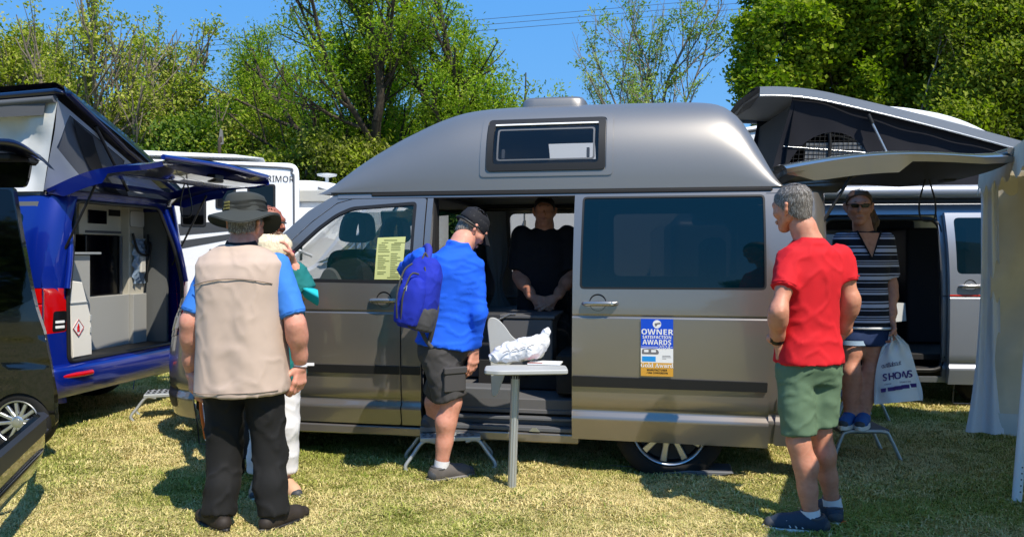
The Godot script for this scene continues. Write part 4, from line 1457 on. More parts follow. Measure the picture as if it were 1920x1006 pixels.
	wheel(t, Vector3(3.9, 0.335, -1.83), -1.0, 10)
	wheel(t, Vector3(0.9, 0.335, -0.07), 1.0, 10)
	wheel(t, Vector3(0.9, 0.335, -1.83), -1.0, 10)
	var tow2 := MB.new()
	tow2.box(Vector3(4.72, 0.34, -0.35), Vector3(0.10, 0.10, 0.08), 0.02)
	tow2.box(Vector3(3.4, 0.35, -0.95), Vector3(2.6, 0.12, 1.5), 0.02)
	put("underbody", tow2, M.black_plastic, t)

# ---------------------------------------------------------------- the silver van on the right, side on
func silver_van() -> void:
	var t := thing("camper_van", "silver camper van with raised dark canvas roof and open side door, behind the striped top", "camper van", Vector3(0.566, 0, -7.35), -0.087)
	var fn := near_side()
	var op := PackedVector2Array([Vector2(2.31, 0.30), Vector2(3.40, 0.30), Vector2(3.40, 1.80), Vector2(2.31, 1.80)])
	var us := PackedFloat32Array([1.6, 1.9, 2.1, 2.3, 2.6, 3.0, 3.4, 3.7, 3.9, 4.1, 4.3, 4.5, 4.62, 4.68, 4.74, 4.8, 4.85, 4.89, 4.896])
	var qp := MB.new()
	qp.panel(PackedVector2Array([Vector2(1.6, 0.25), Vector2(4.895, 0.25), Vector2(4.895, 1.90), Vector2(1.6, 1.90)]), [op, arch(3.9), rect(3.5, 1.24, 4.55, 1.79, 0.05)], fn, us, body_ys(0.24, 1.92), 1.0, 0.03)
	put("near_side_panel", qp, M.silver_paint, t)
	var sl := MB.new()
	var ring := []
	for p in rounded([Vector2(2.36, 0.36), Vector2(3.42, 0.36), Vector2(3.42, 1.76), Vector2(2.36, 1.76)], 0.12):
		ring.append(fn.call(p.x, p.y) - Vector3(0, 0, 0.02))
	ring.append(ring[0])
	sl.tube(ring, [0.022], 8, false)
	put("rubber_seal", sl, M.black_plastic, t)
	var fs := MB.new()
	fs.panel(rect(1.6, 0.25, 4.88, 1.9), [rect(2.40, 1.24, 3.30, 1.66, 0.06), arch(3.9)], far_side(), us, body_ys(0.24, 1.92), -1.0, 0.03)
	put("far_side_panel", fs, M.silver_paint, t)
	var fg := MB.new()
	fg.panel(rect(2.40, 1.24, 3.30, 1.66, 0.06), [], far_side(-0.01), us, body_ys(1.2, 1.7), -1.0)
	put("far_window", fg, M.glass_green, t)
	var cab := MB.new()
	cab.box(Vector3(1.25, 1.05, -0.95), Vector3(0.7, 1.55, 1.72), 0.15)
	cab.box(Vector3(0.62, 0.75, -0.95), Vector3(1.0, 0.80, 1.7), 0.15)
	put("cab", cab, M.silver_paint, t)
	var roof := MB.new()
	var rows := []
	for i in 9:
		var row := []
		for j in 15:
			var w := j / 14.0 * 2.0 - 1.0
			row.append(Vector3(1.2 + 3.58 * i / 8.0, 1.895 + 0.09 * (1.0 - pow(absf(w), 3.0)), -0.95 + w * 0.80))
		rows.append(row)
	roof.grid(rows, Vector3.UP)
	put("roof", roof, M.silver_paint, t)
	# inside
	var fl := MB.new()
	fl.box(Vector3(3.2, 0.47, -0.95), Vector3(3.0, 0.06, 1.66), 0.01)
	fl.box(Vector3(2.9, 0.36, -0.14), Vector3(1.1, 0.04, 0.12), 0.01)
	put("floor", fl, M.charcoal, t)
	var bx := MB.new()
	bx.box(Vector3(2.85, 0.83, -1.5), Vector3(1.0, 0.66, 0.45), 0.02)
	bx.box(Vector3(2.85, 1.18, -1.5), Vector3(1.04, 0.03, 0.5), 0.006)
	bx.box(Vector3(3.75, 1.1, -1.3), Vector3(0.6, 1.2, 0.8), 0.03)
	bx.box(Vector3(2.9, 1.74, -1.5), Vector3(1.6, 0.10, 0.4), 0.02)
	put("furniture", bx, M.navy_dark, t)
	var seat := MB.new()
	seat.prism(rounded([Vector2(1.75, 0.8), Vector2(2.02, 0.8), Vector2(2.2, 1.35), Vector2(2.12, 1.62), Vector2(2.0, 1.62), Vector2(1.9, 1.3)], 0.06), -0.22, -0.68, Transform3D(), 0.05)
	put("cab_seat", seat, M.curtain_grey, t)
	var pp := MB.new()
	pp.prism(PackedVector2Array([Vector2(3.02, 0.77), Vector2(3.20, 0.79), Vector2(3.19, 0.96), Vector2(3.0, 0.97)]), -0.30, -0.31)
	put("white_leaflet", pp, M.canvas_pale, t)
	for k in 4:
		var dr := MB.new()
		dr.box(Vector3(2.93, 0.60 + 0.16 * k, -1.26), Vector3(0.80, 0.012, 0.012), 0.003)
		put("drawer_line", dr, M.grey_trim, t)
	# sliding door with its red line
	var fo := near_side(0.066)
	var sw := rounded([Vector2(3.50, 1.25), Vector2(4.60, 1.25), Vector2(4.60, 1.765), Vector2(3.51, 1.765)], 0.05)
	var sd := MB.new()
	sd.panel(PackedVector2Array([Vector2(3.43, 0.243), Vector2(4.648, 0.236), Vector2(4.65, 1.818), Vector2(3.44, 1.818)]), [sw], fo, span(3.42, 4.66, 8), body_ys(0.23, 1.83), 1.0, 0.045)
	var slide := put("sliding_door", sd, M.silver_paint, t)
	var gl := MB.new()
	gl.panel(sw, [], near_side(0.062), span(3.42, 4.66, 8), body_ys(1.2, 1.83))
	put("window", gl, M.glass_privacy, slide)
	door_handle(slide, fo, 3.62, 1.14)
	var rd := MB.new()
	rd.panel(rect(3.432, 1.048, 4.649, 1.062), [], near_side(0.0685), span(3.42, 4.66, 3), PackedFloat32Array([1.045, 1.055, 1.065]))
	put("red_line", rd, M.line_red, slide)
	var ib := MB.new()
	ib.panel(PackedVector2Array([Vector2(3.45, 0.26), Vector2(4.62, 0.26), Vector2(4.62, 1.23), Vector2(3.45, 1.23)]), [], near_side(0.022), span(3.42, 4.66, 3), body_ys(0.25, 1.2))
	put("inner_lining", ib, M.charcoal, slide)
	# awning case along the gutter
	var aw := MB.new()
	aw.tube([Vector3(1.3, 2.005, -0.02), Vector3(4.75, 2.005, -0.02)], [0.062], 16)
	put("awning_case", aw, M.silver_satin, t)
	var ab := MB.new()
	ab.box(Vector3(3.0, 1.95, -0.07), Vector3(3.3, 0.10, 0.06), 0.01)
	put("awning_rail", ab, M.black_plastic, t)
	# raised roof: lid, canvas, strut
	var f := Vector3(1.80, 3.12, 0.0)
	var r := Vector3(4.85, 2.27, 0.0)
	var lid := MB.new()
	rows = []
	for i in 13:
		var s := i / 12.0
		var row := []
		for j in 17:
			var w := j / 16.0 * 2.0 - 1.0
			var p := f.lerp(r, s)
			p.y += 0.035 * sin(s * PI) - 0.09 * pow(1.0 - clampf(s / 0.22, 0.0, 1.0), 2.0) + 0.05 * (1.0 - pow(absf(w), 4.0))
			p.z = -0.95 + 0.78 * signf(w) * pow(absf(w), 0.9)
			row.append(p)
		rows.append(row)
	lid.grid(rows, Vector3.UP)
	var lidn := put("roof_lid", lid, M.silver_paint, t)
	for side in [-1.0, 1.0]:
		var sk := MB.new()
		var a := []
		var b := []
		for i in 25:
			var s := i / 24.0
			var p := f.lerp(r, s)
			p.y += 0.035 * sin(s * PI) - 0.09 * pow(1.0 - clampf(s / 0.22, 0.0, 1.0), 2.0)
			p.z = -0.95 + 0.785 * side
			a.append(p)
			b.append(p + Vector3(0.0, -0.085, -0.01 * side))
		sk.grid([a, b], Vector3(0, 0, side))
		put("lid_skirt", sk, M.silver_satin, lidn)
		var ed := MB.new()
		ed.tube(b, [0.010], 6)
		put("lid_trim", ed, M.alloy, lidn)
	var un := MB.new()
	rows = []
	for i in 9:
		var s := i / 8.0
		var p := f.lerp(r, s)
		p.y += 0.035 * sin(s * PI) - 0.09 * pow(1.0 - clampf(s / 0.22, 0.0, 1.0), 2.0) - 0.05
		rows.append([p + Vector3(0, 0, -1.7), p + Vector3(0, 0.03, -0.95), p + Vector3(0, 0, -0.2)])
	un.grid(rows, Vector3.DOWN)
	put("lid_lining", un, M.lining_grey, lidn)
	var nose := MB.new()
	nose.grid([[f + Vector3(-0.02, -0.1, -1.72), f + Vector3(-0.05, -0.07, -0.95), f + Vector3(-0.02, -0.1, -0.18)], [f + Vector3(0.03, -0.13, -1.68), f + Vector3(0.08, -0.15, -0.95), f + Vector3(0.03, -0.13, -0.22)]], Vector3(-1, 0, 0))
	put("lid_nose", nose, M.charcoal, lidn)
	for side in [-1.0, 1.0]:
		var cw := func(a: float, b: float) -> Vector3:
			var fa := (a - 2.02) / 2.75
			var e := clampf((b - 1.96) / 0.9, 0.0, 1.0)
			return Vector3(a + (0.14 * e - 0.14) * (1.0 - clampf(fa * 3.0, 0.0, 1.0)) * 1.0, b, -0.95 + side * (0.73 - 0.06 * sin(e * PI) * (1.0 - fa) + 0.003 * sin(a * 16.0 + b * 9.0)))
		var cv := MB.new()
		var wn := PackedVector2Array()
		for k in 15:
			var an := PI * k / 14.0
			wn.append(Vector2(2.52 + 0.37 * cos(an), 2.16 + 0.44 * sin(an)))
		var tri_ := PackedVector2Array([Vector2(2.0, 1.95), Vector2(4.75, 1.95), Vector2(4.75, 2.27), Vector2(4.0, 2.47), Vector2(3.2, 2.69), Vector2(2.6, 2.86), Vector2(2.12, 2.99)])
		cv.panel(tri_, [wn] if side > 0.0 else [], cw, span(1.95, 4.8, 36), span(1.95, 2.95, 14), side)
		var can := put("canvas_wall", cv, M.canvas_navy, t)
		if side > 0.0:
			var ms := MB.new()
			ms.panel(wn, [], cw, span(2.3, 3.2, 6), span(2.1, 2.5, 5), side)
			put("mesh_window", ms, M.mesh_grey, can)
			var gx := MB.new()
			for k in 18:
				var x := 2.16 + k * 0.042
				var hy := 2.16 + 0.44 * sqrt(maxf(0.0, 1.0 - pow((x - 2.52) / 0.37, 2.0)))
				if hy > 2.18:
					gx.tube([cw.call(x, 2.16) + Vector3(0, 0, 0.006), cw.call(x, hy) + Vector3(0, 0, 0.006)], [0.003], 4, false)
			for k in 10:
				var y := 2.18 + k * 0.042
				var hx := 0.37 * sqrt(maxf(0.0, 1.0 - pow((y - 2.16) / 0.44, 2.0)))
				gx.tube([cw.call(2.52 - hx, y) + Vector3(0, 0, 0.006), cw.call(2.52, y) + Vector3(0, 0, 0.006), cw.call(2.52 + hx, y) + Vector3(0, 0, 0.006)], [0.003], 4, false)
			var gr := put("mesh_grid", gx, M.canvas_dark, can)
			gr.set_meta("kind", "stuff")
			var fb := MB.new()
			fb.tube(smooth_path([cw.call(2.47, 2.17) + Vector3(0, 0, 0.012), cw.call(2.51, 2.4) + Vector3(0, 0, 0.012), cw.call(2.49, 2.59) + Vector3(0, 0, 0.012)], 4), [0.016], 6)
			put("window_tie", fb, M.canvas_dark, can)
			var cord := MB.new()
			cord.tube([cw.call(2.10, 2.47) + Vector3(0, 0, 0.01), cw.call(2.82, 2.40) + Vector3(0, 0, 0.01)], [0.005], 6)
			put("cord", cord, M.alloy, can)
	var fr := MB.new()
	fr.flat(Vector3(2.0, 1.97, -0.22), Vector3(2.0, 1.97, -1.68), Vector3(2.14, 2.88, -1.68), Vector3(2.14, 2.88, -0.22), Vector3(-1, 0, 0))
	put("canvas_front", fr, M.canvas_dark, t)
	bar(t, "roof_strut", [Vector3(3.10, 2.10, -0.16), Vector3(2.86, 2.62, -0.17), Vector3(2.82, 2.70, -0.17)], 0.012, M.alloy)
	bar(t, "strut_end", [Vector3(2.84, 2.66, -0.17), Vector3(2.80, 2.75, -0.17)], 0.02, M.black_plastic)
	wheel(t, Vector3(3.9, 0.335, -0.07), 1.0, 10)
	wheel(t, Vector3(3.9, 0.335, -1.83), -1.0, 10)
	wheel(t, Vector3(0.9, 0.335, -0.1), 1.0, 10)
	wheel(t, Vector3(0.9, 0.335, -1.8), -1.0, 10)
	var ub := MB.new()
	ub.box(Vector3(3.0, 0.30, -0.95), Vector3(3.4, 0.10, 1.5), 0.02)
	put("underbody", ub, M.black_plastic, t)

# ---------------------------------------------------------------- the black van on the left edge
func black_van() -> Node3D:
	var t := thing("dark_van", "glossy black van with sloped end, silver wheel and raised blue tailgate, left edge", "van", Vector3(-3.117, 0, -5.2), 0.05)
	var f := func(x: float, y: float) -> Vector3:
		return Vector3(x, y, -0.16 * pow(maxf(0.0, y - 0.95), 1.5) - 0.05 * pow(maxf(0.0, 0.45 - y) / 0.25, 2.0) - 0.03 * pow(clampf((x + 0.20) / 0.20, 0.0, 1.0), 2.0) - 0.010 * maxf(0.0, 1.0 - absf(y - 0.865 - 0.05 * x) / 0.012) - 0.010 * maxf(0.0, 1.0 - absf(y - 0.70 - 0.06 * x) / 0.015))
	var out := rounded([Vector2(-1.3, 0.25), Vector2(0.0, 0.25), Vector2(0.005, 0.45), Vector2(-0.007, 0.63), Vector2(-0.058, 0.92), Vector2(-0.105, 1.06), Vector2(-0.34, 1.91), Vector2(-1.3, 1.95)], 0.03)
	var win := rounded([Vector2(-1.3, 1.02), Vector2(-0.33, 1.04), Vector2(-0.125, 1.13), Vector2(-0.345, 1.88), Vector2(-1.3, 1.9)], 0.03)
	var xs := span(-1.3, 0.02, 22)
	var ys := span(0.2, 2.0, 60)
	var hole := circle(Vector2(-0.215, 0.31), 0.19, 36)
	var sd := MB.new()
	sd.panel(out, [win, hole], f, xs, ys, 1.0, 0.05)
	put("side_panel", sd, M.black_paint, t)
	var gl := MB.new()
	gl.panel(win, [], func(x: float, y: float) -> Vector3: return f.call(x, y) - Vector3(0, 0, 0.004), xs, ys)
	put("side_window", gl, M.glass_black, t)
	var wl := MB.new()
	wl.lathe([Vector2(0.19, 0.0), Vector2(0.17, -0.09), Vector2(0.0, -0.09)], 32, Transform3D(Basis(), Vector3(-0.215, 0.31, -0.03)))
	put("wheel_arch", wl, M.black_plastic, t)
	wheel(t, Vector3(-0.235, 0.30, -0.02), 1.0, 12, 0.215, 0.1)
	var eb := MB.new()
	eb.prism(PackedVector2Array([Vector2(-1.3, 0.3), Vector2(-0.46, 0.3), Vector2(-0.46, 0.6), Vector2(-0.55, 1.05), Vector2(-0.75, 1.85), Vector2(-1.3, 1.9)]), -0.34, -0.50)
	put("inner_wall", eb, M.black_plastic, t)
	# flap lowered along its side towards the camera
	var inv := t.transform.affine_inverse()
	var o := Vector3(-2.66, 0, -4.42)
	var fa := func(s: float, y: float) -> Vector3:
		return inv * (o + Vector3(0.338, 0, 0.941) * s + Vector3.UP * y + Vector3(0.941, 0, -0.338) * (-0.06 * pow(maxf(0.0, 0.40 - y) / 0.2, 2.0) - 0.05 * pow(clampf((0.12 - s) / 0.12, 0.0, 1.0), 2.0)))
	var fl := MB.new()
	fl.panel(rounded([Vector2(0.04, 0.205), Vector2(2.2, 0.19), Vector2(2.2, 0.53), Vector2(0.0, 0.53), Vector2(0.0, 0.32)], 0.05), [], fa, span(0.0, 2.2, 22), span(0.15, 0.55, 14), -1.0, 0.05)
	var flap := put("side_flap", fl, M.black_paint, t)
	var st := MB.new()
	st.panel(rounded([Vector2(-0.02, 0.455), Vector2(2.2, 0.45), Vector2(2.2, 0.537), Vector2(-0.02, 0.532)], 0.014), [], func(s: float, y: float) -> Vector3: return fa.call(s, y) + inv.basis * Vector3(0.941, 0, -0.338) * 0.022, span(-0.05, 2.2, 10), PackedFloat32Array([0.44, 0.47, 0.5, 0.55]), -1.0, 0.04)
	put("grey_moulding", st, M.moulding_dark, flap)
	var cr := MB.new()
	var pts := []
	for k in 14:
		pts.append(fa.call(0.04 + 0.16 * k, 0.352 - 0.001 * k) + inv.basis * Vector3(0.941, 0, -0.338) * 0.003)
	cr.tube(pts, [0.005, 0.013, 0.017, 0.018], 8)
	put("crease", cr, M.black_gloss, flap)
	var top := MB.new()
	top.grid([[fa.call(0.0, 0.525), fa.call(1.0, 0.525), fa.call(2.2, 0.525)], [fa.call(0.0, 0.52) - inv.basis * Vector3(0.941, 0, -0.338) * 0.03, fa.call(1.0, 0.52) - inv.basis * Vector3(0.941, 0, -0.338) * 0.03, fa.call(2.2, 0.52) - inv.basis * Vector3(0.941, 0, -0.338) * 0.03]], Vector3.UP)
	put("flap_edge", top, M.black_plastic, flap)
	bar(t, "hinge_arm", [fa.call(0.05, 0.30) - inv.basis * Vector3(0.941, 0, -0.338) * 0.05, Vector3(-0.10, 0.30, -0.02)], 0.02, M.black_plastic)
	for s in [0.3, 1.6]:
		bar(t, "flap_leg", [fa.call(s, 0.25) - inv.basis * Vector3(0.941, 0, -0.338) * 0.06, fa.call(s, 0.0) - inv.basis * Vector3(0.941, 0, -0.338) * 0.06], 0.016, M.black_plastic)
	return t

func small_tailgate(van: Node3D) -> void:
	# the end of the black van's own raised tailgate at the left edge
	var o := at(20, 300, 4.6)
	var t := Node3D.new()
	t.name = "raised_tailgate"
	van.add_child(t, true)
	t.transform = van.transform.affine_inverse() * Transform3D(Basis(), o)
	t.set_meta("label", "end of a dark blue raised tailgate against the pale canvas")
	var mbx := MB.new()
	var rows := []
	for i in 9:
		var s := i / 8.0
		var row := []
		for j in 17:
			var w := j / 16.0
			var px := -60.0 + 150.0 * w
			var top := 258.0 + 3.0 * w + 52.0 * pow(maxf(0.0, (w - 0.45) / 0.55), 2.0)
			var bot := 286.0 + 26.0 * pow(w, 3.0)
			row.append(at(px, lerpf(top, bot, s), 4.6 - 0.10 * sin(s * PI) + 0.25 * s) - o)
		rows.append(row)
	mbx.grid(rows, Vector3(0, 0.3, 1))
	put("spoiler", mbx, M.navy_paint, t)
	var top := MB.new()
	rows = []
	for i in 5:
		var row := []
		for j in 17:
			var w := j / 16.0
			row.append(at(-60.0 + 150.0 * w, 258.0 + 3.0 * w + 52.0 * pow(maxf(0.0, (w - 0.45) / 0.55), 2.0), 4.6) - o + Vector3(-0.02 * i, 0.0, -0.05 * i))
		rows.append(row)
	top.grid(rows, Vector3.UP)
	put("upper_skin", top, M.navy_paint, t)
	var gl := MB.new()
	gl.prism(rounded([Vector2(-0.40, -0.155), Vector2(0.016, -0.155), Vector2(0.034, -0.115), Vector2(0.055, 0.0), Vector2(-0.40, 0.0)], 0.03), -0.10, -0.12)
	put("glass_edge", gl, M.glass_black, t)
	var un := MB.new()
	un.box(Vector3(-0.30, 0.03, -0.22), Vector3(0.5, 0.05, 0.3), 0.02)
	put("inner_lining", un, M.charcoal, t)

# ---------------------------------------------------------------- white motorhomes and caravans behind
func coach_box(t: Node3D, w: float, h0: float, h1: float, d: float, r: float, m: Material, called := "body") -> Node3D:
	var b := MB.new()
	b.prism(rounded([Vector2(0, h0), Vector2(w, h0), Vector2(w, h1), Vector2(0, h1)], r, 8), 0.0, -d, Transform3D(), 0.05)
	return put(called, b, m, t)

func dark_window(parent: Node3D, x0: float, y0: float, x1: float, y1: float) -> void:
	var w := MB.new()
	w.prism(rect(x0, y0, x1, y1, 0.04), 0.0, 0.018, Transform3D(), 0.008)
	var f := put("window", w, M.black_plastic, parent)
	var p := MB.new()
	p.prism(rect(x0 + 0.03, y0 + 0.03, x1 - 0.03, y1 - 0.03, 0.03), 0.018, 0.024, Transform3D(), 0.003)
	put("pane", p, M.glass_black, f)

func motorhomes() -> void:
	# long white motorhome; its flat side faces the lane
	var t := thing("motorhome", "long white motorhome with dark windows and grey stripes behind the blue van", "motorhome", Vector3(-6.43, 0, -10.1), 0.26)
	coach_box(t, 3.5, 0.35, 2.72, 2.2, 0.16, M.white_paint)
	for r in [[1.52, 1.80, 1.83, 2.36], [1.93, 1.80, 2.26, 2.34], [2.38, 2.05, 2.65, 2.42], [2.80, 1.97, 3.18, 2.41]]:
		dark_window(t, r[0], r[1], r[2], r[3])
	for k in 2:
		var s := MB.new()
		if k == 0:
			s.prism(PackedVector2Array([Vector2(1.3, 1.62), Vector2(2.75, 1.76), Vector2(2.75, 1.90), Vector2(1.3, 1.785)]), 0.002, 0.006)
		else:
			s.prism(PackedVector2Array([Vector2(1.3, 1.44), Vector2(1.9, 1.49), Vector2(2.75, 1.66), Vector2(2.75, 1.73), Vector2(1.9, 1.60), Vector2(1.3, 1.55)]), 0.002, 0.006)
		put("grey_stripe", s, M.stripe_grey, t)
	var ed := MB.new()
	ed.tube(smooth_path([Vector3(0.75, 2.60, 0.01), Vector3(1.3, 2.67, 0.012), Vector3(3.2, 2.65, 0.012), Vector3(3.40, 2.57, 0.01), Vector3(3.43, 2.3, 0.008), Vector3(3.43, 0.5, 0.008)], 5), [0.014], 6)
	put("edge_trim", ed, M.grey_trim, t)
	words("RIMOR", 0.085, false, M.ink, t, "lettering", Transform3D(Basis(), Vector3(3.245, 2.485, 0.008)), 1.0)
	var dt := MB.new()
	dt.box(Vector3(2.35, 1.42, 0.012), Vector3(0.10, 0.14, 0.02), 0.006)
	put("service_flap", dt, M.stripe_grey, t)
	var hl := MB.new()
	hl.prism(rect(2.0, 0.55, 2.75, 1.28, 0.03), 0.0, 0.012, Transform3D(), 0.004)
	put("locker_door", hl, M.white_paint, t)
	var rb := MB.new()
	rb.prism(PackedVector2Array([Vector2(0.0, 2.81), Vector2(0.6, 2.88), Vector2(2.6, 2.85), Vector2(3.0, 2.81)]), -0.3, -1.9)
	put("roof_pod", rb, M.white_paint, t)
	for x in [0.7, 2.9]:
		wheel(t, Vector3(x, 0.335, -0.05), 1.0, 10)
		wheel(t, Vector3(x, 0.335, -2.1), -1.0, 10)
	# white caravan end right of it
	var c := thing("caravan", "white caravan with a small dark door window, between motorhome and taupe windscreen", "caravan", Vector3(-3.62, 0, -12.6), -0.05)
	var b := MB.new()
	b.prism(rounded([Vector2(-1.2, 0.4), Vector2(1.35, 0.4), Vector2(1.45, 1.2), Vector2(1.25, 2.1), Vector2(0.85, 2.55), Vector2(0.4, 2.62), Vector2(-1.2, 2.64)], 0.2), 0.0, -2.1, Transform3D(), 0.06)
	put("body", b, M.white_paint, c)
	var fw := MB.new()
	fw.tube(smooth_path([Vector3(0.45, 2.5, 0.006), Vector3(0.78, 2.35, 0.006), Vector3(0.92, 2.0, 0.006), Vector3(0.90, 1.6, 0.006)], 5), [0.015], 6)
	put("front_seam", fw, M.grey_trim, c)
	var aw := MB.new()
	aw.box(Vector3(0.28, 2.36, 0.03), Vector3(0.75, 0.20, 0.06), 0.02)
	put("awning_case", aw, M.cabinet_grey, c)
	var dr := MB.new()
	dr.prism(rounded([Vector2(-0.1, 0.5), Vector2(0.30, 0.5), Vector2(0.30, 1.9), Vector2(0.1, 2.06), Vector2(-0.1, 2.08)], 0.1), 0.0, 0.016, Transform3D(), 0.006)
	put("door", dr, M.white_paint, c)
	dark_window(c, 0.0, 1.3, 0.2, 1.86)
	var sa := MB.new()
	sa.lathe([Vector2(0.03, 0.0), Vector2(0.03, 0.1), Vector2(0.16, 0.13), Vector2(0.17, 0.16), Vector2(0.0, 0.18)], 20, Transform3D(Basis(Vector3(1, 0, 0), -PI / 2), Vector3(0.42, 2.62, -0.6)))
	put("satellite_dome", sa, M.canvas_pale, c)
	wheel(c, Vector3(-0.3, 0.335, -0.05), 1.0, 8)
	wheel(c, Vector3(-0.3, 0.335, -2.0), -1.0, 8)
	# low white van front with silver screens, seen through the cab of the main van
	var v := thing("motorhome", "white motorhome cab with silver window screens, seen through the taupe van's front window", "motorhome", Vector3(-2.95, 0, -9.3), -0.1)
	var vb := MB.new()
	vb.prism(rounded([Vector2(0.0, 0.35), Vector2(1.85, 0.35), Vector2(1.85, 2.25), Vector2(1.45, 2.25), Vector2(0.95, 1.75), Vector2(0.55, 1.28), Vector2(0.0, 1.15)], 0.08), 0.0, -2.0, Transform3D(), 0.05)
	put("body", vb, M.white_paint, v)
	var foil := MB.new()
	var rows := []
	for i in 13:
		var row := []
		for j in 13:
			row.append(Vector3(0.62 + 0.70 * j / 12.0 + 0.30 * i / 12.0 * (1.0 - j / 12.0), 1.32 + 0.56 * i / 12.0 * (0.25 + 0.75 * j / 12.0), 0.02 + 0.025 * absf(sin(i * 2.3 + j * 1.1)) + 0.012 * sin(j * 3.1)))
		rows.append(row)
	foil.grid(rows, Vector3(0, 0, 1))
	put("silver_screen", foil, M.foil, v)
	var mir := MB.new()
	mir.box(Vector3(0.30, 1.62, 0.16), Vector3(0.20, 0.26, 0.12), 0.05)
	mir.tube([Vector3(0.55, 1.40, 0.0), Vector3(0.36, 1.50, 0.14)], [0.02], 6)
	put("door_mirror", mir, M.white_paint, v)
	var vents := MB.new()
	for k in 3:
		vents.prism(rect(0.04 + 0.14 * k, 1.16, 0.15 + 0.14 * k, 1.33, 0.02), 0.0, 0.02, Transform3D(), 0.006)
	put("fridge_vent", vents, M.canvas_pale, v)
	var ln := MB.new()
	ln.tube([Vector3(0.98, 1.18, 0.03), Vector3(1.75, 2.2, 0.03)], [0.012], 6)
	put("black_seam", ln, M.black_plastic, v)
	wheel(v, Vector3(0.5, 0.335, -0.05), 1.0, 8)
	wheel(v, Vector3(0.5, 0.335, -1.95), -1.0, 8)
	# tall white motorhome behind the open door
	var m := thing("motorhome", "tall white motorhome seen through the far windows of the taupe van", "motorhome", Vector3(-0.46, 0, -9.6), -0.05)
	coach_box(m, 2.6, 0.35, 2.86, 2.2, 0.12, M.white_paint)
	var mb2 := MB.new()
	mb2.box(Vector3(0.62, 1.5, 0.008), Vector3(0.012, 1.4, 0.012))
	mb2.box(Vector3(0.62, 1.78, 0.015), Vector3(0.03, 0.12, 0.03))
	put("door_edge", mb2, M.grey_trim, m)
	for x in [0.6, 2.0]:
		wheel(m, Vector3(x, 0.335, -0.05), 1.0, 8)
		wheel(m, Vector3(x, 0.335, -2.1), -1.0, 8)
	# white motorhome behind the right end
	var w := thing("motorhome", "white motorhome body rising between taupe van and dark canvas roof", "motorhome", Vector3(2.72, 0, -10.3), -0.03)
	var wb := MB.new()
	wb.prism(rounded([Vector2(0.0, 0.4), Vector2(3.0, 0.4), Vector2(3.0, 3.3), Vector2(1.6, 3.3), Vector2(0.75, 3.17), Vector2(0.0, 3.06)], 0.06), 0.0, -2.2, Transform3D(), 0.04)
	put("body", wb, M.white_paint, w)
	var we := MB.new()
	we.tube([Vector3(0.03, 3.0, 0.01), Vector3(0.75, 3.11, 0.012), Vector3(1.6, 3.24, 0.012)], [0.022], 6)
	put("edge_trim", we, M.stripe_grey, w)
	for x in [0.7, 2.4]:
		wheel(w, Vector3(x, 0.335, -0.05), 1.0, 8)
		wheel(w, Vector3(x, 0.335, -2.1), -1.0, 8)
	var d := thing("caravan", "rounded white caravan roof showing above the silver van's raised lid", "caravan", Vector3(4.45, 0, -9.4), 0.0)
	var db := MB.new()
	db.prism(rounded([Vector2(0.0, 0.4), Vector2(2.4, 0.4), Vector2(2.4, 2.2), Vector2(1.75, 2.75), Vector2(1.0, 3.12), Vector2(0.3, 3.24), Vector2(-0.1, 3.24)], 0.3), 0.0, -2.2, Transform3D(), 0.06)
	put("body", db, M.white_paint, d)
	var ds := MB.new()
	ds.tube(smooth_path([Vector3(0.1, 3.12, 0.01), Vector3(0.8, 3.0, 0.012), Vector3(1.6, 2.66, 0.012)], 5), [0.03], 6)
	put("edge_trim", ds, M.stripe_grey, d)
	for x in [0.4, 2.0]:
		wheel(d, Vector3(x, 0.335, -0.05), 1.0, 8)
		wheel(d, Vector3(x, 0.335, -2.1), -1.0, 8)

# ---------------------------------------------------------------- steps, table, bags
func step_stool(label: String, where: Vector3, turn: float, wide: float, deep: float, high: float) -> void:
	var t := thing("step_stool", label, "step stool", where, turn, "folding caravan steps")
	var tr := MB.new()
	tr.box(Vector3(0, high - 0.015, 0), Vector3(wide, 0.03, deep), 0.006)
	put("tread", tr, M.alloy_matt, t)
	var ck := MB.new()
	for i in int(wide / 0.045):
		for j in int(deep / 0.045):
			var a := PI / 4 if (i + j) % 2 == 0 else -PI / 4
			ck.box(Vector3(-wide / 2 + 0.03 + i * 0.045, high + 0.002, -deep / 2 + 0.03 + j * 0.045), Vector3(0.034, 0.004, 0.009), 0.0015, Basis(Vector3.UP, a))
	put("grip_pattern", ck, M.black_plastic if wide < 0.37 else M.alloy_dark, t)
	for z in [-1.0, 1.0]:
		for x in [-1.0, 1.0]:
			var lg := MB.new()
			var zz: float = z * (deep / 2 - 0.015)
			lg.tube(smooth_path([Vector3(x * (wide / 2 - 0.10), high - 0.035, zz), Vector3(x * (wide / 2 - 0.02), high - 0.03, zz), Vector3(x * (wide / 2 + 0.05), high * 0.5, zz + z * 0.01), Vector3(x * (wide / 2 + 0.095), 0.05, zz + z * 0.02), Vector3(x * (wide / 2 + 0.07), 0.004, zz + z * 0.02)], 5), [0.0125], 8)
			put("leg", lg, M.alloy_matt, t)

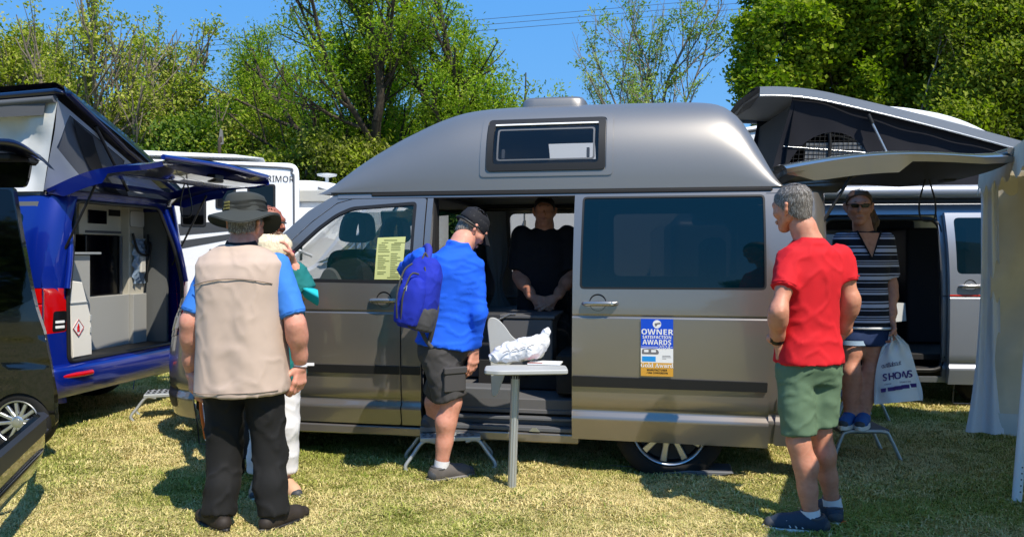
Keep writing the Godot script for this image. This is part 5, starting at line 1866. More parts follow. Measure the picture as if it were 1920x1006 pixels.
func flat_step(label: String, where: Vector3, turn: float) -> void:
	var t := thing("step_stool", label, "step stool", where, turn, "folding caravan steps")
	var tr := MB.new()
	tr.box(Vector3(0, 0.215, 0), Vector3(0.34, 0.03, 0.26), 0.006)
	put("tread", tr, M.grey_trim, t)
	for z in [-1.0, 1.0]:
		var lg := MB.new()
		var zz: float = z * 0.14
		lg.tube(smooth_path([Vector3(-0.23, 0.0, zz), Vector3(-0.17, 0.17, zz), Vector3(-0.13, 0.215, zz), Vector3(0.0, 0.22, zz), Vector3(0.13, 0.215, zz), Vector3(0.17, 0.17, zz), Vector3(0.25, 0.0, zz)], 5), [0.0125], 8)
		put("leg_frame", lg, M.alloy_matt, t)

func side_table() -> void:
	var p := at(961, 922, 4.65)
	p.y = 0.0
	var t := thing("side_table", "grey clip on side table on a pole leg in front of the open door", "table", p)
	var top := MB.new()
	top.prism(rounded([Vector2(-0.165, 0.0), Vector2(-0.06, 0.045), Vector2(0.24, 0.045), Vector2(0.325, 0.01), Vector2(0.325, -0.16), Vector2(-0.08, -0.20), Vector2(-0.165, -0.16)], 0.02), 0.0, 0.028, Transform3D(Basis(Vector3(1, 0, 0), Vector3(0, 0, -1), Vector3(0, 1, 0)), Vector3(0, 0.735, 0)), 0.006)
	put("tabletop", top, M.table_grey, t)
	var lg := MB.new()
	lg.tube([Vector3(-0.005, 0.0, 0.0), Vector3(0.018, 0.70, -0.03)], [0.0265], 16)
	put("leg", lg, M.alloy_matt, t)
	for k in 3:
		bar(t, "leg_ridge", [Vector3(-0.015 + 0.014 * k - 0.005, 0.0, 0.0265 - 0.004 * absf(k - 1.0)), Vector3(0.008 + 0.014 * k - 0.005, 0.70, -0.0035 - 0.004 * absf(k - 1.0))], 0.003, M.alloy, 5)
	bar(t, "leg_socket", [Vector3(0.018, 0.68, -0.03), Vector3(0.019, 0.737, -0.032)], 0.029, M.black_plastic, 16)
	var br := MB.new()
	br.prism(rounded([Vector2(-0.135, 0.52), Vector2(-0.10, 0.52), Vector2(-0.02, 0.735), Vector2(0.20, 0.765), Vector2(0.22, 0.86), Vector2(0.06, 0.865), Vector2(0.0, 0.90), Vector2(-0.05, 0.975), Vector2(-0.10, 1.025), Vector2(-0.15, 1.03), Vector2(-0.165, 0.99), Vector2(-0.145, 0.80)], 0.035), -0.30, -0.318, Transform3D(), 0.004)
	put("folding_bracket", br, M.table_grey, t)
	for x in [-0.12, 0.16, 0.30]:
		var ct := MB.new()
		ct.box(Vector3(x, 0.735, 0.015), Vector3(0.02, 0.016, 0.02), 0.004)
		put("clip", ct, M.black_plastic, t)
	# the carrier bag lying on it
	var b := thing("carrier_bag", "crumpled white carrier bag lying on the side table", "carrier bag", p + Vector3(0.03, 0.764, -0.13))
	var sk := Flesh.new()
	sk.k = 0.03
	sk.loft(Vector3(-0.175, 0.05, 0.03), Basis(Vector3(0, 0, 1), Vector3(1, 0.12, 0).normalized(), Vector3(-0.12, 1, 0).normalized()), [[0.0, 0.035, 0.02, -0.02, 0.0], [0.04, 0.07, 0.045, -0.01, 0.0], [0.14, 0.095, 0.062, 0.0, 0.0], [0.24, 0.09, 0.068, 0.012, 0.0], [0.31, 0.06, 0.06, 0.03, 0.0], [0.345, 0.03, 0.05, 0.045, 0.0]])
	sk.chain([Vector3(0.10, 0.08, 0.03), Vector3(0.15, 0.13, 0.03), Vector3(0.185, 0.20, 0.03), Vector3(0.188, 0.215, 0.03)], [0.05, 0.035, 0.018, 0.010])
	var bm := MB.new()
	sk.build(bm, 0.006, folds(5, 0.016, 11.0, 13.0, 11.0))
	put("bag_body", bm, M.bag_white, b)
	for k in 4:
		var pr := MB.new()
		var q := Vector3(-0.09 + 0.05 * k, 0.075 + 0.012 * k, 0.128 + 0.002 * k)
		pr.tube([q, q + Vector3(0.025, 0.012, 0.0), q + Vector3(0.04, 0.010, -0.002)], [0.0025], 5)
		put("printed_mark", pr, M.ink_grey, b)
	var lf := thing("leaflet", "white leaflet with a red edge beside the carrier bag on the side table", "leaflet", p + Vector3(0.19, 0.766, -0.07))
	var lm := MB.new()
	lm.prism(rect(-0.09, -0.06, 0.11, 0.07), 0.0, 0.008, Transform3D(Basis(Vector3(1, 0, 0.2).normalized(), Vector3(0.2, 0, -1).normalized(), Vector3(0, 1, 0)), Vector3.ZERO))
	put("pages", lm, M.sticker_white, lf)
	var lr := MB.new()
	lr.prism(rect(-0.09, -0.06, 0.0, -0.02), 0.0085, 0.0095, Transform3D(Basis(Vector3(1, 0, 0.2).normalized(), Vector3(0.2, 0, -1).normalized(), Vector3(0, 1, 0)), Vector3.ZERO))
	put("red_print", lr, M.lamp_red, lf)

func gazebo() -> void:
	var c0 := Vector3(2.95, 0, -4.42)    # pole in front
	var c1 := Vector3(3.75, 0, -6.15)    # corner behind
	var along := (c0 - c1).normalized()
	var right := Vector3(-along.z, 0, along.x) * -1.0
	if right.x < 0.0:
		right = -right
	var t := thing("gazebo", "cream canvas gazebo with scalloped edge and white pole on the right", "gazebo", c1)
	var up := Vector3.UP
	# back wall
	var w := func(s: float, h: float) -> Vector3:
		return right * s + up * h + along * (0.06 * sin(s * 5.0 + h * 2.2) * (0.4 + h * 0.3) + 0.045 * sin(s * 11.0 - h * 4.0 + sin(h * 3.0) * 2.0) + 0.012 * sin(h * 11.0 + s * 3.0))
	var bw := MB.new()
	var rows := []
	for i in 31:
		var row := []
		for j in 41:
			row.append(w.call(0.06 + 2.9 * j / 40.0, 0.02 + 2.02 * i / 30.0))
		rows.append(row)
	bw.grid(rows, along)
	put("back_wall", bw, M.canvas_cream, t)
	var sk := MB.new()
	rows = []
	for i in 6:
		var row := []
		for j in 21:
			row.append(w.call(0.06 + 2.9 * j / 20.0, 0.02 + 0.17 * i / 5.0) + along * 0.03)
		rows.append(row)
	sk.grid(rows, along)
	put("wall_hem", sk, M.canvas_pale, t)
	# gathered translucent curtain at the corner
	var cu := MB.new()
	rows = []
	for i in 21:
		var h := i / 20.0
		var row := []
		for j in 21:
			var s := j / 20.0
			var wid := 0.075 + 0.06 * pow(1.0 - h, 2.5) + 0.02 * sin(h * PI)
			row.append(Vector3(0.06, 0, 0.05) + right * (s - 0.6) * wid * 1.3 + up * (0.03 + 2.0 * h) + along * (0.03 * sin(s * 11.0 + h * 2.0) + 0.18 * pow(1.0 - h, 5.0) * 0.6) - right * 0.09 * pow(1.0 - h, 4.0) * (1.0 - s))
		rows.append(row)
	cu.grid(rows, along)
	put("corner_curtain", cu, M.sheer_white, t)
	# roof with its valance
	var rw := 3.0
	var length := 4.6
	var apex := right * rw * 0.5 + along * length * 0.5 + up * 2.85
	var cs := [up * 2.09, right * rw + up * 2.09, right * rw + along * length + up * 2.09, along * length + up * 2.09]
	var rf := MB.new()
	for k in 4:
		var a: Vector3 = cs[k]
		var b: Vector3 = cs[(k + 1) % 4]
		rows = []
		for i in 9:
			var row := []
			for j in 13:
				var e := a.lerp(b, j / 12.0)
				row.append(e.lerp(apex, i / 8.0) - up * 0.10 * sin(PI * i / 8.0))
			rows.append(row)
		rf.grid(rows, up)
	put("canopy", rf, M.canvas_cream, t)
	for k in 4:
		var a: Vector3 = cs[k]
		var b: Vector3 = cs[(k + 1) % 4]
		var vl := MB.new()
		var n := int(a.distance_to(b) / 0.025)
		var outw := (a.lerp(b, 0.5) - (right * rw * 0.5 + along * length * 0.5 + up * 2.09)).normalized()
		var top := []
		var low := []
		for j in n + 1:
			var e := a.lerp(b, float(j) / n)
			var sc := absf(sin(PI * j * 0.025 / 0.14))
			top.append(e + outw * 0.012)
			low.append(e + outw * (0.02 + 0.008 * sin(j * 0.7)) - up * (0.13 + 0.07 * sc))
		vl.grid([top, low], outw)
		put("scalloped_edge", vl, M.canvas_cream, t)
	for k in 4:
		var a: Vector3 = cs[k]
		var pl := MB.new()
		pl.box(Vector3(a.x, 1.03, a.z) + (Vector3(0.03, 0, 0)), Vector3(0.04, 2.06, 0.04), 0.006)
		put("corner_pole", pl, M.white_paint, t)
	var mp := MB.new()
	var m0 := (c0 - c1)
	mp.tube([m0 + Vector3(-0.05, 0.0, 0), m0 + Vector3(0.12, 2.08, 0)], [0.026], 12)
	var pole := put("middle_pole", mp, M.white_paint, t)
	for k in 5:
		var hl := MB.new()
		var y := 0.08 + k * 0.035
		hl.lathe([Vector2(0.0, 0.0), Vector2(0.005, 0.0), Vector2(0.0, 0.002)], 8, Transform3D(Basis(), m0 + Vector3(-0.05 + 0.12 * y / 2.08 * 1.4, y, 0.0255)))
		put("peg_hole", hl, M.black_plastic, pole)
	var ft := MB.new()
	ft.box(m0 + Vector3(-0.05, 0.012, 0), Vector3(0.09, 0.024, 0.07), 0.006)
	put("foot", ft, M.white_paint, pole)

# ---------------------------------------------------------------- people
var wrinkles := {}

func folds(sd: int, amp: float, fx: float, fy: float, fz: float) -> Callable:
	var fn := FastNoiseLite.new()
	fn.seed = sd
	fn.frequency = 1.0
	fn.fractal_octaves = 2
	fn.noise_type = FastNoiseLite.TYPE_SIMPLEX_SMOOTH
	return func(q: Vector3, _n: Vector3) -> float:
		var a := fn.get_noise_3d(q.x * fx * 0.6, q.y * fy * 0.6, q.z * fz * 0.6)
		var c := fn.get_noise_3d(q.x * fx * 0.8 + q.y * fy * 0.35, q.y * fy * 0.8 + 31.0 - q.x * fx * 0.3, q.z * fz * 0.8)
		var ridge := pow(clampf(1.0 - absf(c) * 3.2, 0.0, 1.0), 2.0)
		return amp * (0.55 * a + 0.55 * ridge - 0.12)

# frame with y along d and z as near to f as can be
func frame(d: Vector3, f: Vector3) -> Basis:
	var y := d.normalized()
	var x := y.cross(f).normalized()
	return Basis(x, y, x.cross(y))

# a hand: wrist, way the hand points, way the palm looks, how far the fingers curl, thumb side as +1 or -1 along d x palm
func hand(mb: MB, wrist: Vector3, d: Vector3, palm: Vector3, curl: float, thumb: float, size := 1.0) -> void:
	d = d.normalized()
	palm = (palm - d * palm.dot(d)).normalized()
	var side := d.cross(palm).normalized() * thumb
	var sk := Flesh.new()
	sk.k = 0.012
	for i in 4:
		var off := (0.030 - 0.020 * i) * size
		var ang := 0.10 - 0.07 * i
		var kn: Vector3 = wrist + d * (0.088 - 0.006 * absf(i - 1.3)) * size + side * off
		sk.cap(wrist + d * 0.01 + side * off * 0.55, kn, 0.014 * size, 0.0115 * size)
		var lens: Array = [[0.040, 0.025, 0.020], [0.045, 0.029, 0.022], [0.042, 0.027, 0.021], [0.033, 0.020, 0.018]][i]
		var a := curl * 0.35 + 0.06 * i
		var p := kn
		for j in 3:
			var dir := (d * cos(a) + palm * sin(a) + side * ang * cos(a)).normalized()
			var q: Vector3 = p + dir * lens[j] * size
			sk.cap(p, q, (0.0100 - 0.0009 * j) * size, (0.0094 - 0.0011 * j) * size)
			p = q
			a += curl * (0.55 + 0.1 * j)
	var t0 := wrist + d * 0.022 * size + side * 0.026 * size + palm * 0.008
	var t1 := t0 + (d * 0.6 + side * 0.65 + palm * 0.35).normalized() * 0.042 * size
	var t2 := t1 + (d * 0.9 + side * 0.1 + palm * (0.3 + curl * 0.4)).normalized() * 0.034 * size
	var t3 := t2 + (d * 0.8 - side * 0.2 + palm * (0.4 + curl * 0.5)).normalized() * 0.026 * size
	sk.chain([t0, t1, t2, t3], [0.016 * size, 0.012 * size, 0.0105 * size, 0.008 * size])
	sk.cap(wrist - d * 0.035, wrist + d * 0.015, 0.024 * size, 0.024 * size)
	sk.build(mb, 0.0045)

# a head with face, ears and jaw; f is the way it looks, up its crown
func head(mb: MB, c: Vector3, f: Vector3, up: Vector3, size := 1.0) -> Basis:
	var bs := frame(up, f)
	var sk := Flesh.new()
	sk.k = 0.03
	var g := func(x: float, y: float, z: float) -> Vector3: return c + bs * (Vector3(x, y, z) * size)
	sk.loft(c, bs, [[-0.06 * size, 0.048 * size, 0.060 * size, -0.005, 0.0], [-0.02 * size, 0.070 * size, 0.088 * size, -0.004, 0.0], [0.03 * size, 0.077 * size, 0.097 * size, -0.005, 0.0], [0.075 * size, 0.070 * size, 0.088 * size, -0.012, 0.0], [0.105 * size, 0.046 * size, 0.060 * size, -0.016, 0.0], [0.118 * size, 0.012 * size, 0.018 * size, -0.018, 0.0]], [], 2.1)
	sk.cap(g.call(0, -0.035, 0.045), g.call(0, -0.098, 0.062), 0.048 * size, 0.026 * size)
	for s in [-1.0, 1.0]:
		sk.cap(g.call(0.052 * s, -0.045, 0.0), g.call(0.02 * s, -0.098, 0.055), 0.022 * size, 0.018 * size)
		sk.cap(g.call(0.012 * s, 0.028, 0.090), g.call(0.045 * s, 0.026, 0.076), 0.010 * size, 0.010 * size)
		sk.cap(g.call(0.042 * s, -0.022, 0.068), g.call(0.052 * s, -0.015, 0.050), 0.017 * size, 0.016 * size)
	sk.build(mb, 0.0055)
	var nk := Flesh.new()
	nk.k = 0.012
	nk.chain([g.call(0, 0.016, 0.089), g.call(0, -0.020, 0.104), g.call(0, -0.028, 0.103)], [0.008 * size, 0.010 * size, 0.011 * size])
	for s in [-1.0, 1.0]:
		nk.cap(g.call(0.0, -0.030, 0.096), g.call(0.012 * s, -0.031, 0.092), 0.009 * size, 0.008 * size)
	nk.cap(g.call(-0.020, -0.062, 0.092), g.call(0.020, -0.062, 0.092), 0.007 * size, 0.007 * size)
	nk.cap(g.call(-0.016, -0.073, 0.090), g.call(0.016, -0.073, 0.090), 0.008 * size, 0.008 * size)
	for s in [-1.0, 1.0]:
		nk.chain([g.call(0.078 * s, 0.028, -0.014), g.call(0.092 * s, 0.022, -0.026), g.call(0.090 * s, -0.008, -0.020), g.call(0.076 * s, -0.032, -0.006), g.call(0.074 * s, -0.010, -0.004)], [0.008 * size, 0.008 * size, 0.008 * size, 0.008 * size, 0.006 * size])
		nk.cap(g.call(0.076 * s, 0.015, -0.012), g.call(0.078 * s, -0.02, -0.01), 0.008 * size, 0.007 * size)
	nk.build(mb, 0.0045)
	return bs

func face_parts(o: Node3D, c: Vector3, bs: Basis, size := 1.0) -> void:
	for s in [-1.0, 1.0]:
		var e := MB.new()
		var p := c + bs * (Vector3(0.031 * s, 0.010, 0.079) * size)
		e.lathe([Vector2(0.0, -0.01), Vector2(0.009, -0.006), Vector2(0.0125, 0.0), Vector2(0.009, 0.007), Vector2(0.0055, 0.0095)], 14, Transform3D(bs, p))
		var en := put("eye", e, M.eye_white, o)
		var i := MB.new()
		i.lathe([Vector2(0.0055, 0.0096), Vector2(0.003, 0.0108), Vector2(0.0, 0.011)], 12, Transform3D(bs, p))
		put("iris", i, M.iris, en)
		var b := MB.new()
		b.tube([c + bs * (Vector3(0.014 * s, 0.033, 0.099) * size), c + bs * (Vector3(0.032 * s, 0.037, 0.093) * size), c + bs * (Vector3(0.050 * s, 0.030, 0.078) * size)], [0.003, 0.004, 0.002], 6)
		put("eyebrow", b, M.brow, o)
	var l := MB.new()
	l.tube([c + bs * (Vector3(-0.022, -0.0675, 0.094) * size), c + bs * (Vector3(0, -0.067, 0.099) * size), c + bs * (Vector3(0.022, -0.0675, 0.094) * size)], [0.0025, 0.004, 0.0025], 6)
	put("lips", l, M.lips, o)

# J holds the joints: hip, knee, ank, toe, sh, el, wr for A and B; neck, head. S holds girths.
func body_skin(J: Dictionary, S: Dictionary) -> MB:
	var mb := MB.new()
	var sk := Flesh.new()
	sk.k = 0.05
	var hip: Vector3 = (J.hipA + J.hipB) * 0.5
	var up: Vector3 = J.neck - hip
	var L := up.length()
	var rt: Vector3 = (J.shB - J.shA).normalized()
	var fw := rt.cross(up.normalized()).normalized() * (-1.0 if S.get("front", 1.0) > 0.0 else 1.0)
	var bs := frame(up, fw)
	var g: float = S.get("girth", 1.0)
	sk.loft(hip, bs, [[-0.08, 0.11 * g, 0.08 * g, 0.0, 0.0], [0.0, 0.125 * g, 0.09 * g, 0.0, 0.0], [L * 0.3, 0.115 * g, 0.085 * g, 0.0, 0.0], [L * 0.7, 0.13 * g, 0.085 * g, 0.0, 0.0], [L * 0.9, 0.095 * g, 0.06 * g, -0.01, 0.0], [L, 0.05, 0.05, 0.0, 0.0]])
	sk.chain([J.neck - up.normalized() * 0.03, J.neck.lerp(J.head, 0.35), J.head - (J.head - J.neck).normalized() * 0.02], [0.064 * S.get("neck", 1.0), 0.056 * S.get("neck", 1.0), 0.05])
	var lg: float = S.get("leg", 1.0)
	var hid: float = S.get("hid", 1.0)
	var am: float = S.get("arm", 1.0)
	for s in ["A", "B"]:
		var h: Vector3 = J["hip" + s]
		var k: Vector3 = J["knee" + s]
		var a: Vector3 = J["ank" + s]
		var bk: Vector3 = -J["toe" + s] + a
		bk.y = 0.0
		bk = bk.normalized()
		sk.chain([h, h.lerp(k, 0.5), k, k.lerp(a, 0.30) + bk * 0.022, k.lerp(a, 0.62) + bk * 0.008, a], [0.080 * lg * hid, 0.072 * lg * hid, 0.055 * lg * hid, 0.057 * lg * hid, 0.043 * lg * hid, 0.036 * lg * hid])
		sk.cap(k - bk * 0.014, k.lerp(a, 0.9), 0.044 * lg * hid, 0.030 * lg * hid)
		sk.chain([a - Vector3(0, 0.035, 0) + bk * 0.02, a.lerp(J["toe" + s], 0.7) - Vector3(0, 0.012, 0)], [0.028, 0.018])
		var sh: Vector3 = J["sh" + s]
		var e: Vector3 = J["el" + s]
		var w: Vector3 = J["wr" + s]
		var lo: float = 0.62 if S.get("long", 0.0) > 0.0 else 1.0
		sk.chain([sh, sh.lerp(e, 0.45), e, e.lerp(w, 0.3), e.lerp(w, 0.75), w], [0.046 * am * lo, 0.048 * am * lo, 0.041 * am * lo, 0.043 * am * lo, 0.031 * am * lo, 0.026 * am])
	sk.build(mb, 0.014)
	return mb

func torso_frame(J: Dictionary, S: Dictionary) -> Array:
	var hip: Vector3 = (J.hipA + J.hipB) * 0.5
	var up: Vector3 = J.neck - hip
	var rt: Vector3 = (J.shB - J.shA).normalized()
	var fw := rt.cross(up.normalized()).normalized() * (-1.0 if S.get("front", 1.0) > 0.0 else 1.0)
	return [hip, frame(up, fw), up.length()]

# shirt: rows as fractions of the trunk [t, half width, half depth, forward]; sleeve as share of the upper arm, or 2 for long
func shirt(o: Node3D, called: String, J: Dictionary, S: Dictionary, rows: Array, sleeve: float, slw: float, m: Material, wr: Callable, cell := 0.012) -> MeshInstance3D:
	var tf := torso_frame(J, S)
	var L: float = tf[2]
	var sk := Flesh.new()
	sk.k = 0.032
	var rr := []
	for r in rows:
		rr.append([r[0] * L, r[1], r[2], r[3] if r.size() > 3 else 0.0, r[4] if r.size() > 4 else 0.0])
	sk.loft(tf[0], tf[1], rr, [], 2.6)
	if sleeve > 0.0:
		for s in ["A", "B"]:
			var sh: Vector3 = J["sh" + s]
			var e: Vector3 = J["el" + s]
			var w: Vector3 = J["wr" + s]
			if sleeve < 1.5:
				var d := (e - sh).normalized()
				var end := sh.lerp(e, sleeve)
				sk.cap(sh, sh + (e - sh) * (sleeve + 0.15), slw, slw * 1.02, [[end, d]])
				var hm := MB.new()
				hm.tube([end - d * 0.022, end - d * 0.017], [slw * 1.015 + 0.0015], 22, false)
				put("sleeve_hem", hm, m, o)
			else:
				var end := e.lerp(w, 0.98)
				sk.chain([sh, sh.lerp(e, 0.5), e], [slw, slw * 0.93, slw * 0.82])
				sk.cap(e, w + (w - e) * 0.1, slw * 0.82, slw * 0.60, [[end, (w - e).normalized()]])
	var mb := MB.new()
	sk.build(mb, cell, wr)
	return put(called, mb, m, o)

# trousers or shorts; to as share of thigh (below 1) or 1 + share of shin; rad is [hip, knee, hem]
func trousers(o: Node3D, called: String, J: Dictionary, S: Dictionary, to: float, rad: Array, waist: float, m: Material, wr: Callable) -> MeshInstance3D:
	var tf := torso_frame(J, S)
	var sk := Flesh.new()
	sk.k = 0.035
	var g: float = S.get("girth", 1.0) * S.get("seat", 1.0)
	sk.loft(tf[0], tf[1], [[-0.13, 0.150 * g, 0.115 * g, 0.0, 0.0], [-0.04, 0.172 * g, 0.132 * g, -0.012, 0.0], [0.03, 0.164 * g, 0.124 * g, -0.006, 0.0], [waist, 0.146 * g, 0.108 * g, 0.0, 0.0]], [], 2.3)
	for s in ["A", "B"]:
		var k: Vector3 = J["knee" + s]
		var h: Vector3 = J["hip" + s].lerp(k, 0.17)
		var a: Vector3 = J["ank" + s]
		if to <= 1.0:
			var end: Vector3 = J["hip" + s].lerp(k, to)
			sk.cap(h, end + (k - h) * 0.2, rad[0], rad[2], [[end, (k - h).normalized()]])
		else:
			var bk: Vector3 = -J["toe" + s] + a
			bk.y = 0.0
			bk = bk.normalized()
			var end := k.lerp(a, to - 1.0)
			sk.chain([h, k], [rad[0], rad[1]])
			sk.cap(k, k.lerp(a, 0.5) + bk * 0.012, rad[1], rad[1] * 0.5 + rad[2] * 0.5)
			sk.cap(k.lerp(a, 0.5) + bk * 0.012, a + (a - k) * 0.12, rad[1] * 0.5 + rad[2] * 0.5, rad[2], [[end, (a - k).normalized()]])
	var mb := MB.new()
	sk.build(mb, 0.012, wr)
	return put(called, mb, m, o)

func shoe(o: Node3D, ank: Vector3, toe: Vector3, ground: float, upper: Material, sole: Material, size := 1.0, boot := 0.0) -> void:
	var d := toe - ank
	d.y = 0.0
	d = d.normalized()
	var c := Vector3(ank.x, ground, ank.z)
	var bs := Basis(d.cross(Vector3.UP).normalized() * -1.0, Vector3.UP, d)
	var g := func(x: float, y: float, z: float) -> Vector3: return c + bs * (Vector3(x, y, z) * size)
	var sk := Flesh.new()
	sk.k = 0.03
	sk.chain([g.call(0, 0.048, -0.045), g.call(0, 0.055, 0.05), g.call(0, 0.045, 0.13), g.call(0, 0.038, 0.175)], [0.036 * size, 0.038 * size, 0.041 * size, 0.032 * size], [[g.call(0, 0.030, 0), Vector3.DOWN]])
	sk.chain([g.call(0, 0.085 + boot, -0.022), g.call(0, 0.06, 0.0)], [0.043 * size, 0.045 * size], [[g.call(0, 0.100 + boot, 0.0), (Vector3.UP + d * -0.1).normalized()]])
	sk.cap(g.call(0, 0.075, 0.03), g.call(0, 0.055, 0.09), 0.036 * size, 0.034 * size)
	var mb := MB.new()
	sk.build(mb, 0.008)
	var up := put("shoe", mb, upper, o)
	for part in 2:
		var ov := Flesh.new()
		ov.k = 0.02
		if part == 0:
			ov.chain([g.call(0, 0.052, -0.046), g.call(0, 0.056, 0.02)], [0.0385 * size, 0.040 * size], [[g.call(0, 0.030, 0), Vector3.DOWN], [g.call(0, 0.085 + boot, -0.045), (Vector3.UP + d * 0.5).normalized()], [g.call(0, 0.05, 0.02), (d + Vector3.UP * 0.6).normalized()]])
		else:
			ov.cap(g.call(0, 0.044, 0.135), g.call(0, 0.038, 0.178), 0.0445 * size, 0.0355 * size, [[g.call(0, 0.030, 0), Vector3.DOWN], [g.call(0, 0.058, 0.16), (Vector3.UP - d * 0.5).normalized()]])
		var om := MB.new()
		ov.build(om, 0.007)
		put("heel_counter" if part == 0 else "toe_cap", om, M.shoe_trim if upper != M.shoe_brown else M.shoe_brown, up)
	var cr := MB.new()
	var ring := []
	for k in 17:
		var a := TAU * k / 16.0
		ring.append(g.call(sin(a) * 0.040, 0.098 + boot - 0.012 * sin(a) * sin(a), -0.012 + cos(a) * 0.043))
	cr.tube(ring, [0.007 * size], 6, false)
	put("collar", cr, M.shoe_trim if upper != M.shoe_brown else M.shoe_brown, up)
	var so := MB.new()
	var pl := PackedVector2Array()
	for k in 28:
		var a := TAU * k / 28.0
		var z := 0.062 + 0.156 * cos(a)
		var x := sin(a) * (0.051 + 0.006 * cos(a) - 0.004 * cos(a * 2.0))
		pl.append(Vector2(x, z) * size)
	so.prism(pl, 0.0, 0.036 * size, Transform3D(Basis(bs.x, bs.z, Vector3.UP), c), 0.006)
	put("sole", so, sole, up)
	for k in 4:
		var lc := MB.new()
		var z := 0.045 + 0.022 * k
		lc.tube([g.call(-0.022, 0.094 - 0.007 * k, z), g.call(0.0, 0.101 - 0.007 * k, z + 0.003), g.call(0.022, 0.094 - 0.007 * k, z)], [0.0035], 5)
		put("lace", lc, M.lace if upper != M.shoe_blue else M.white_cloth, up)

func sock(o: Node3D, J: Dictionary, m: Material, h0 := 0.12) -> void:
	for s in ["A", "B"]:
		var a: Vector3 = J["ank" + s]
		var k: Vector3 = J["knee" + s]
		var sk := MB.new()
		var d := (k - a).normalized()
		sk.tube([a - d * 0.03, a + d * 0.02, a + d * (h0 - 0.05)], [0.050, 0.047, 0.048], 16, false)
		put("sock", sk, m, o)

# short hair as a rough cap: a shell over the crown with the face side cut away
func hair_cap(o: Node3D, called: String, c: Vector3, bs: Basis, m: Material, grow: float, low: float, frontz: float, sd: int, size := 1.0, called_label := "") -> void:
	var sk := Flesh.new()
	sk.k = 0.02
	var cut := [[c + bs * Vector3(0, low, -0.02), (bs * Vector3(0, -1.0, 0.25)).normalized()], [c + bs * Vector3(0, 0.045, frontz), (bs * Vector3(0, -0.75, 0.66)).normalized()]]
	sk.loft(c, bs, [[-0.10 * size, 0.055 + grow, 0.066 + grow, -0.012, 0.0], [-0.02 * size, 0.070 * size + grow, 0.089 * size + grow, -0.006, 0.0], [0.03 * size, 0.0775 * size + grow, 0.0975 * size + grow, -0.006, 0.0], [0.075 * size, 0.072 * size + grow, 0.090 * size + grow, -0.012, 0.0], [0.107 * size + grow * 0.5, 0.048 * size + grow, 0.062 * size + grow, -0.016, 0.0], [0.122 * size + grow, 0.012, 0.018, -0.018, 0.0]], cut, 2.1)
	var fn := FastNoiseLite.new()
	fn.seed = sd
	fn.frequency = 60.0
	var mb := MB.new()
	sk.build(mb, 0.0055, func(q: Vector3, _n: Vector3) -> float: return 0.0022 * fn.get_noise_3dv(q))
	var hb := put(called, mb, m, o, called_label)
	# strands standing a little proud
	var r2 := RandomNumberGenerator.new()
	r2.seed = sd
	var st := MB.new()
	var vs := mb.v
	for k in mini(vs.size(), 1400):
		var i := r2.randi() % vs.size()
		var p := vs[i]
		var nn := mb.n[i]
		var dn := (Vector3.DOWN + nn * 0.25 + Vector3(r2.randf() - 0.5, 0, r2.randf() - 0.5) * 0.6).slide(nn).normalized()
		var e := p + dn * r2.randf_range(0.010, 0.026) + nn * r2.randf_range(0.001, 0.008)
		var sd_ := dn.cross(nn).normalized() * 0.0012
		st.tri(p - sd_, p + sd_, e, nn, nn, nn)
	var sp := put("strands", st, M.hair_light if m == M.hair_grey else m, hb)
	sp.set_meta("kind", "stuff")

func person(label: String, base: Vector3) -> Node3D:
	return thing("person", label, "person", base)

# joints are given in the field's metres; people are built round their own base
func local(J: Dictionary, base: Vector3) -> Dictionary:
	var o := {}
	for k in J:
		o[k] = J[k] - base if J[k] is Vector3 else J[k]
	return o

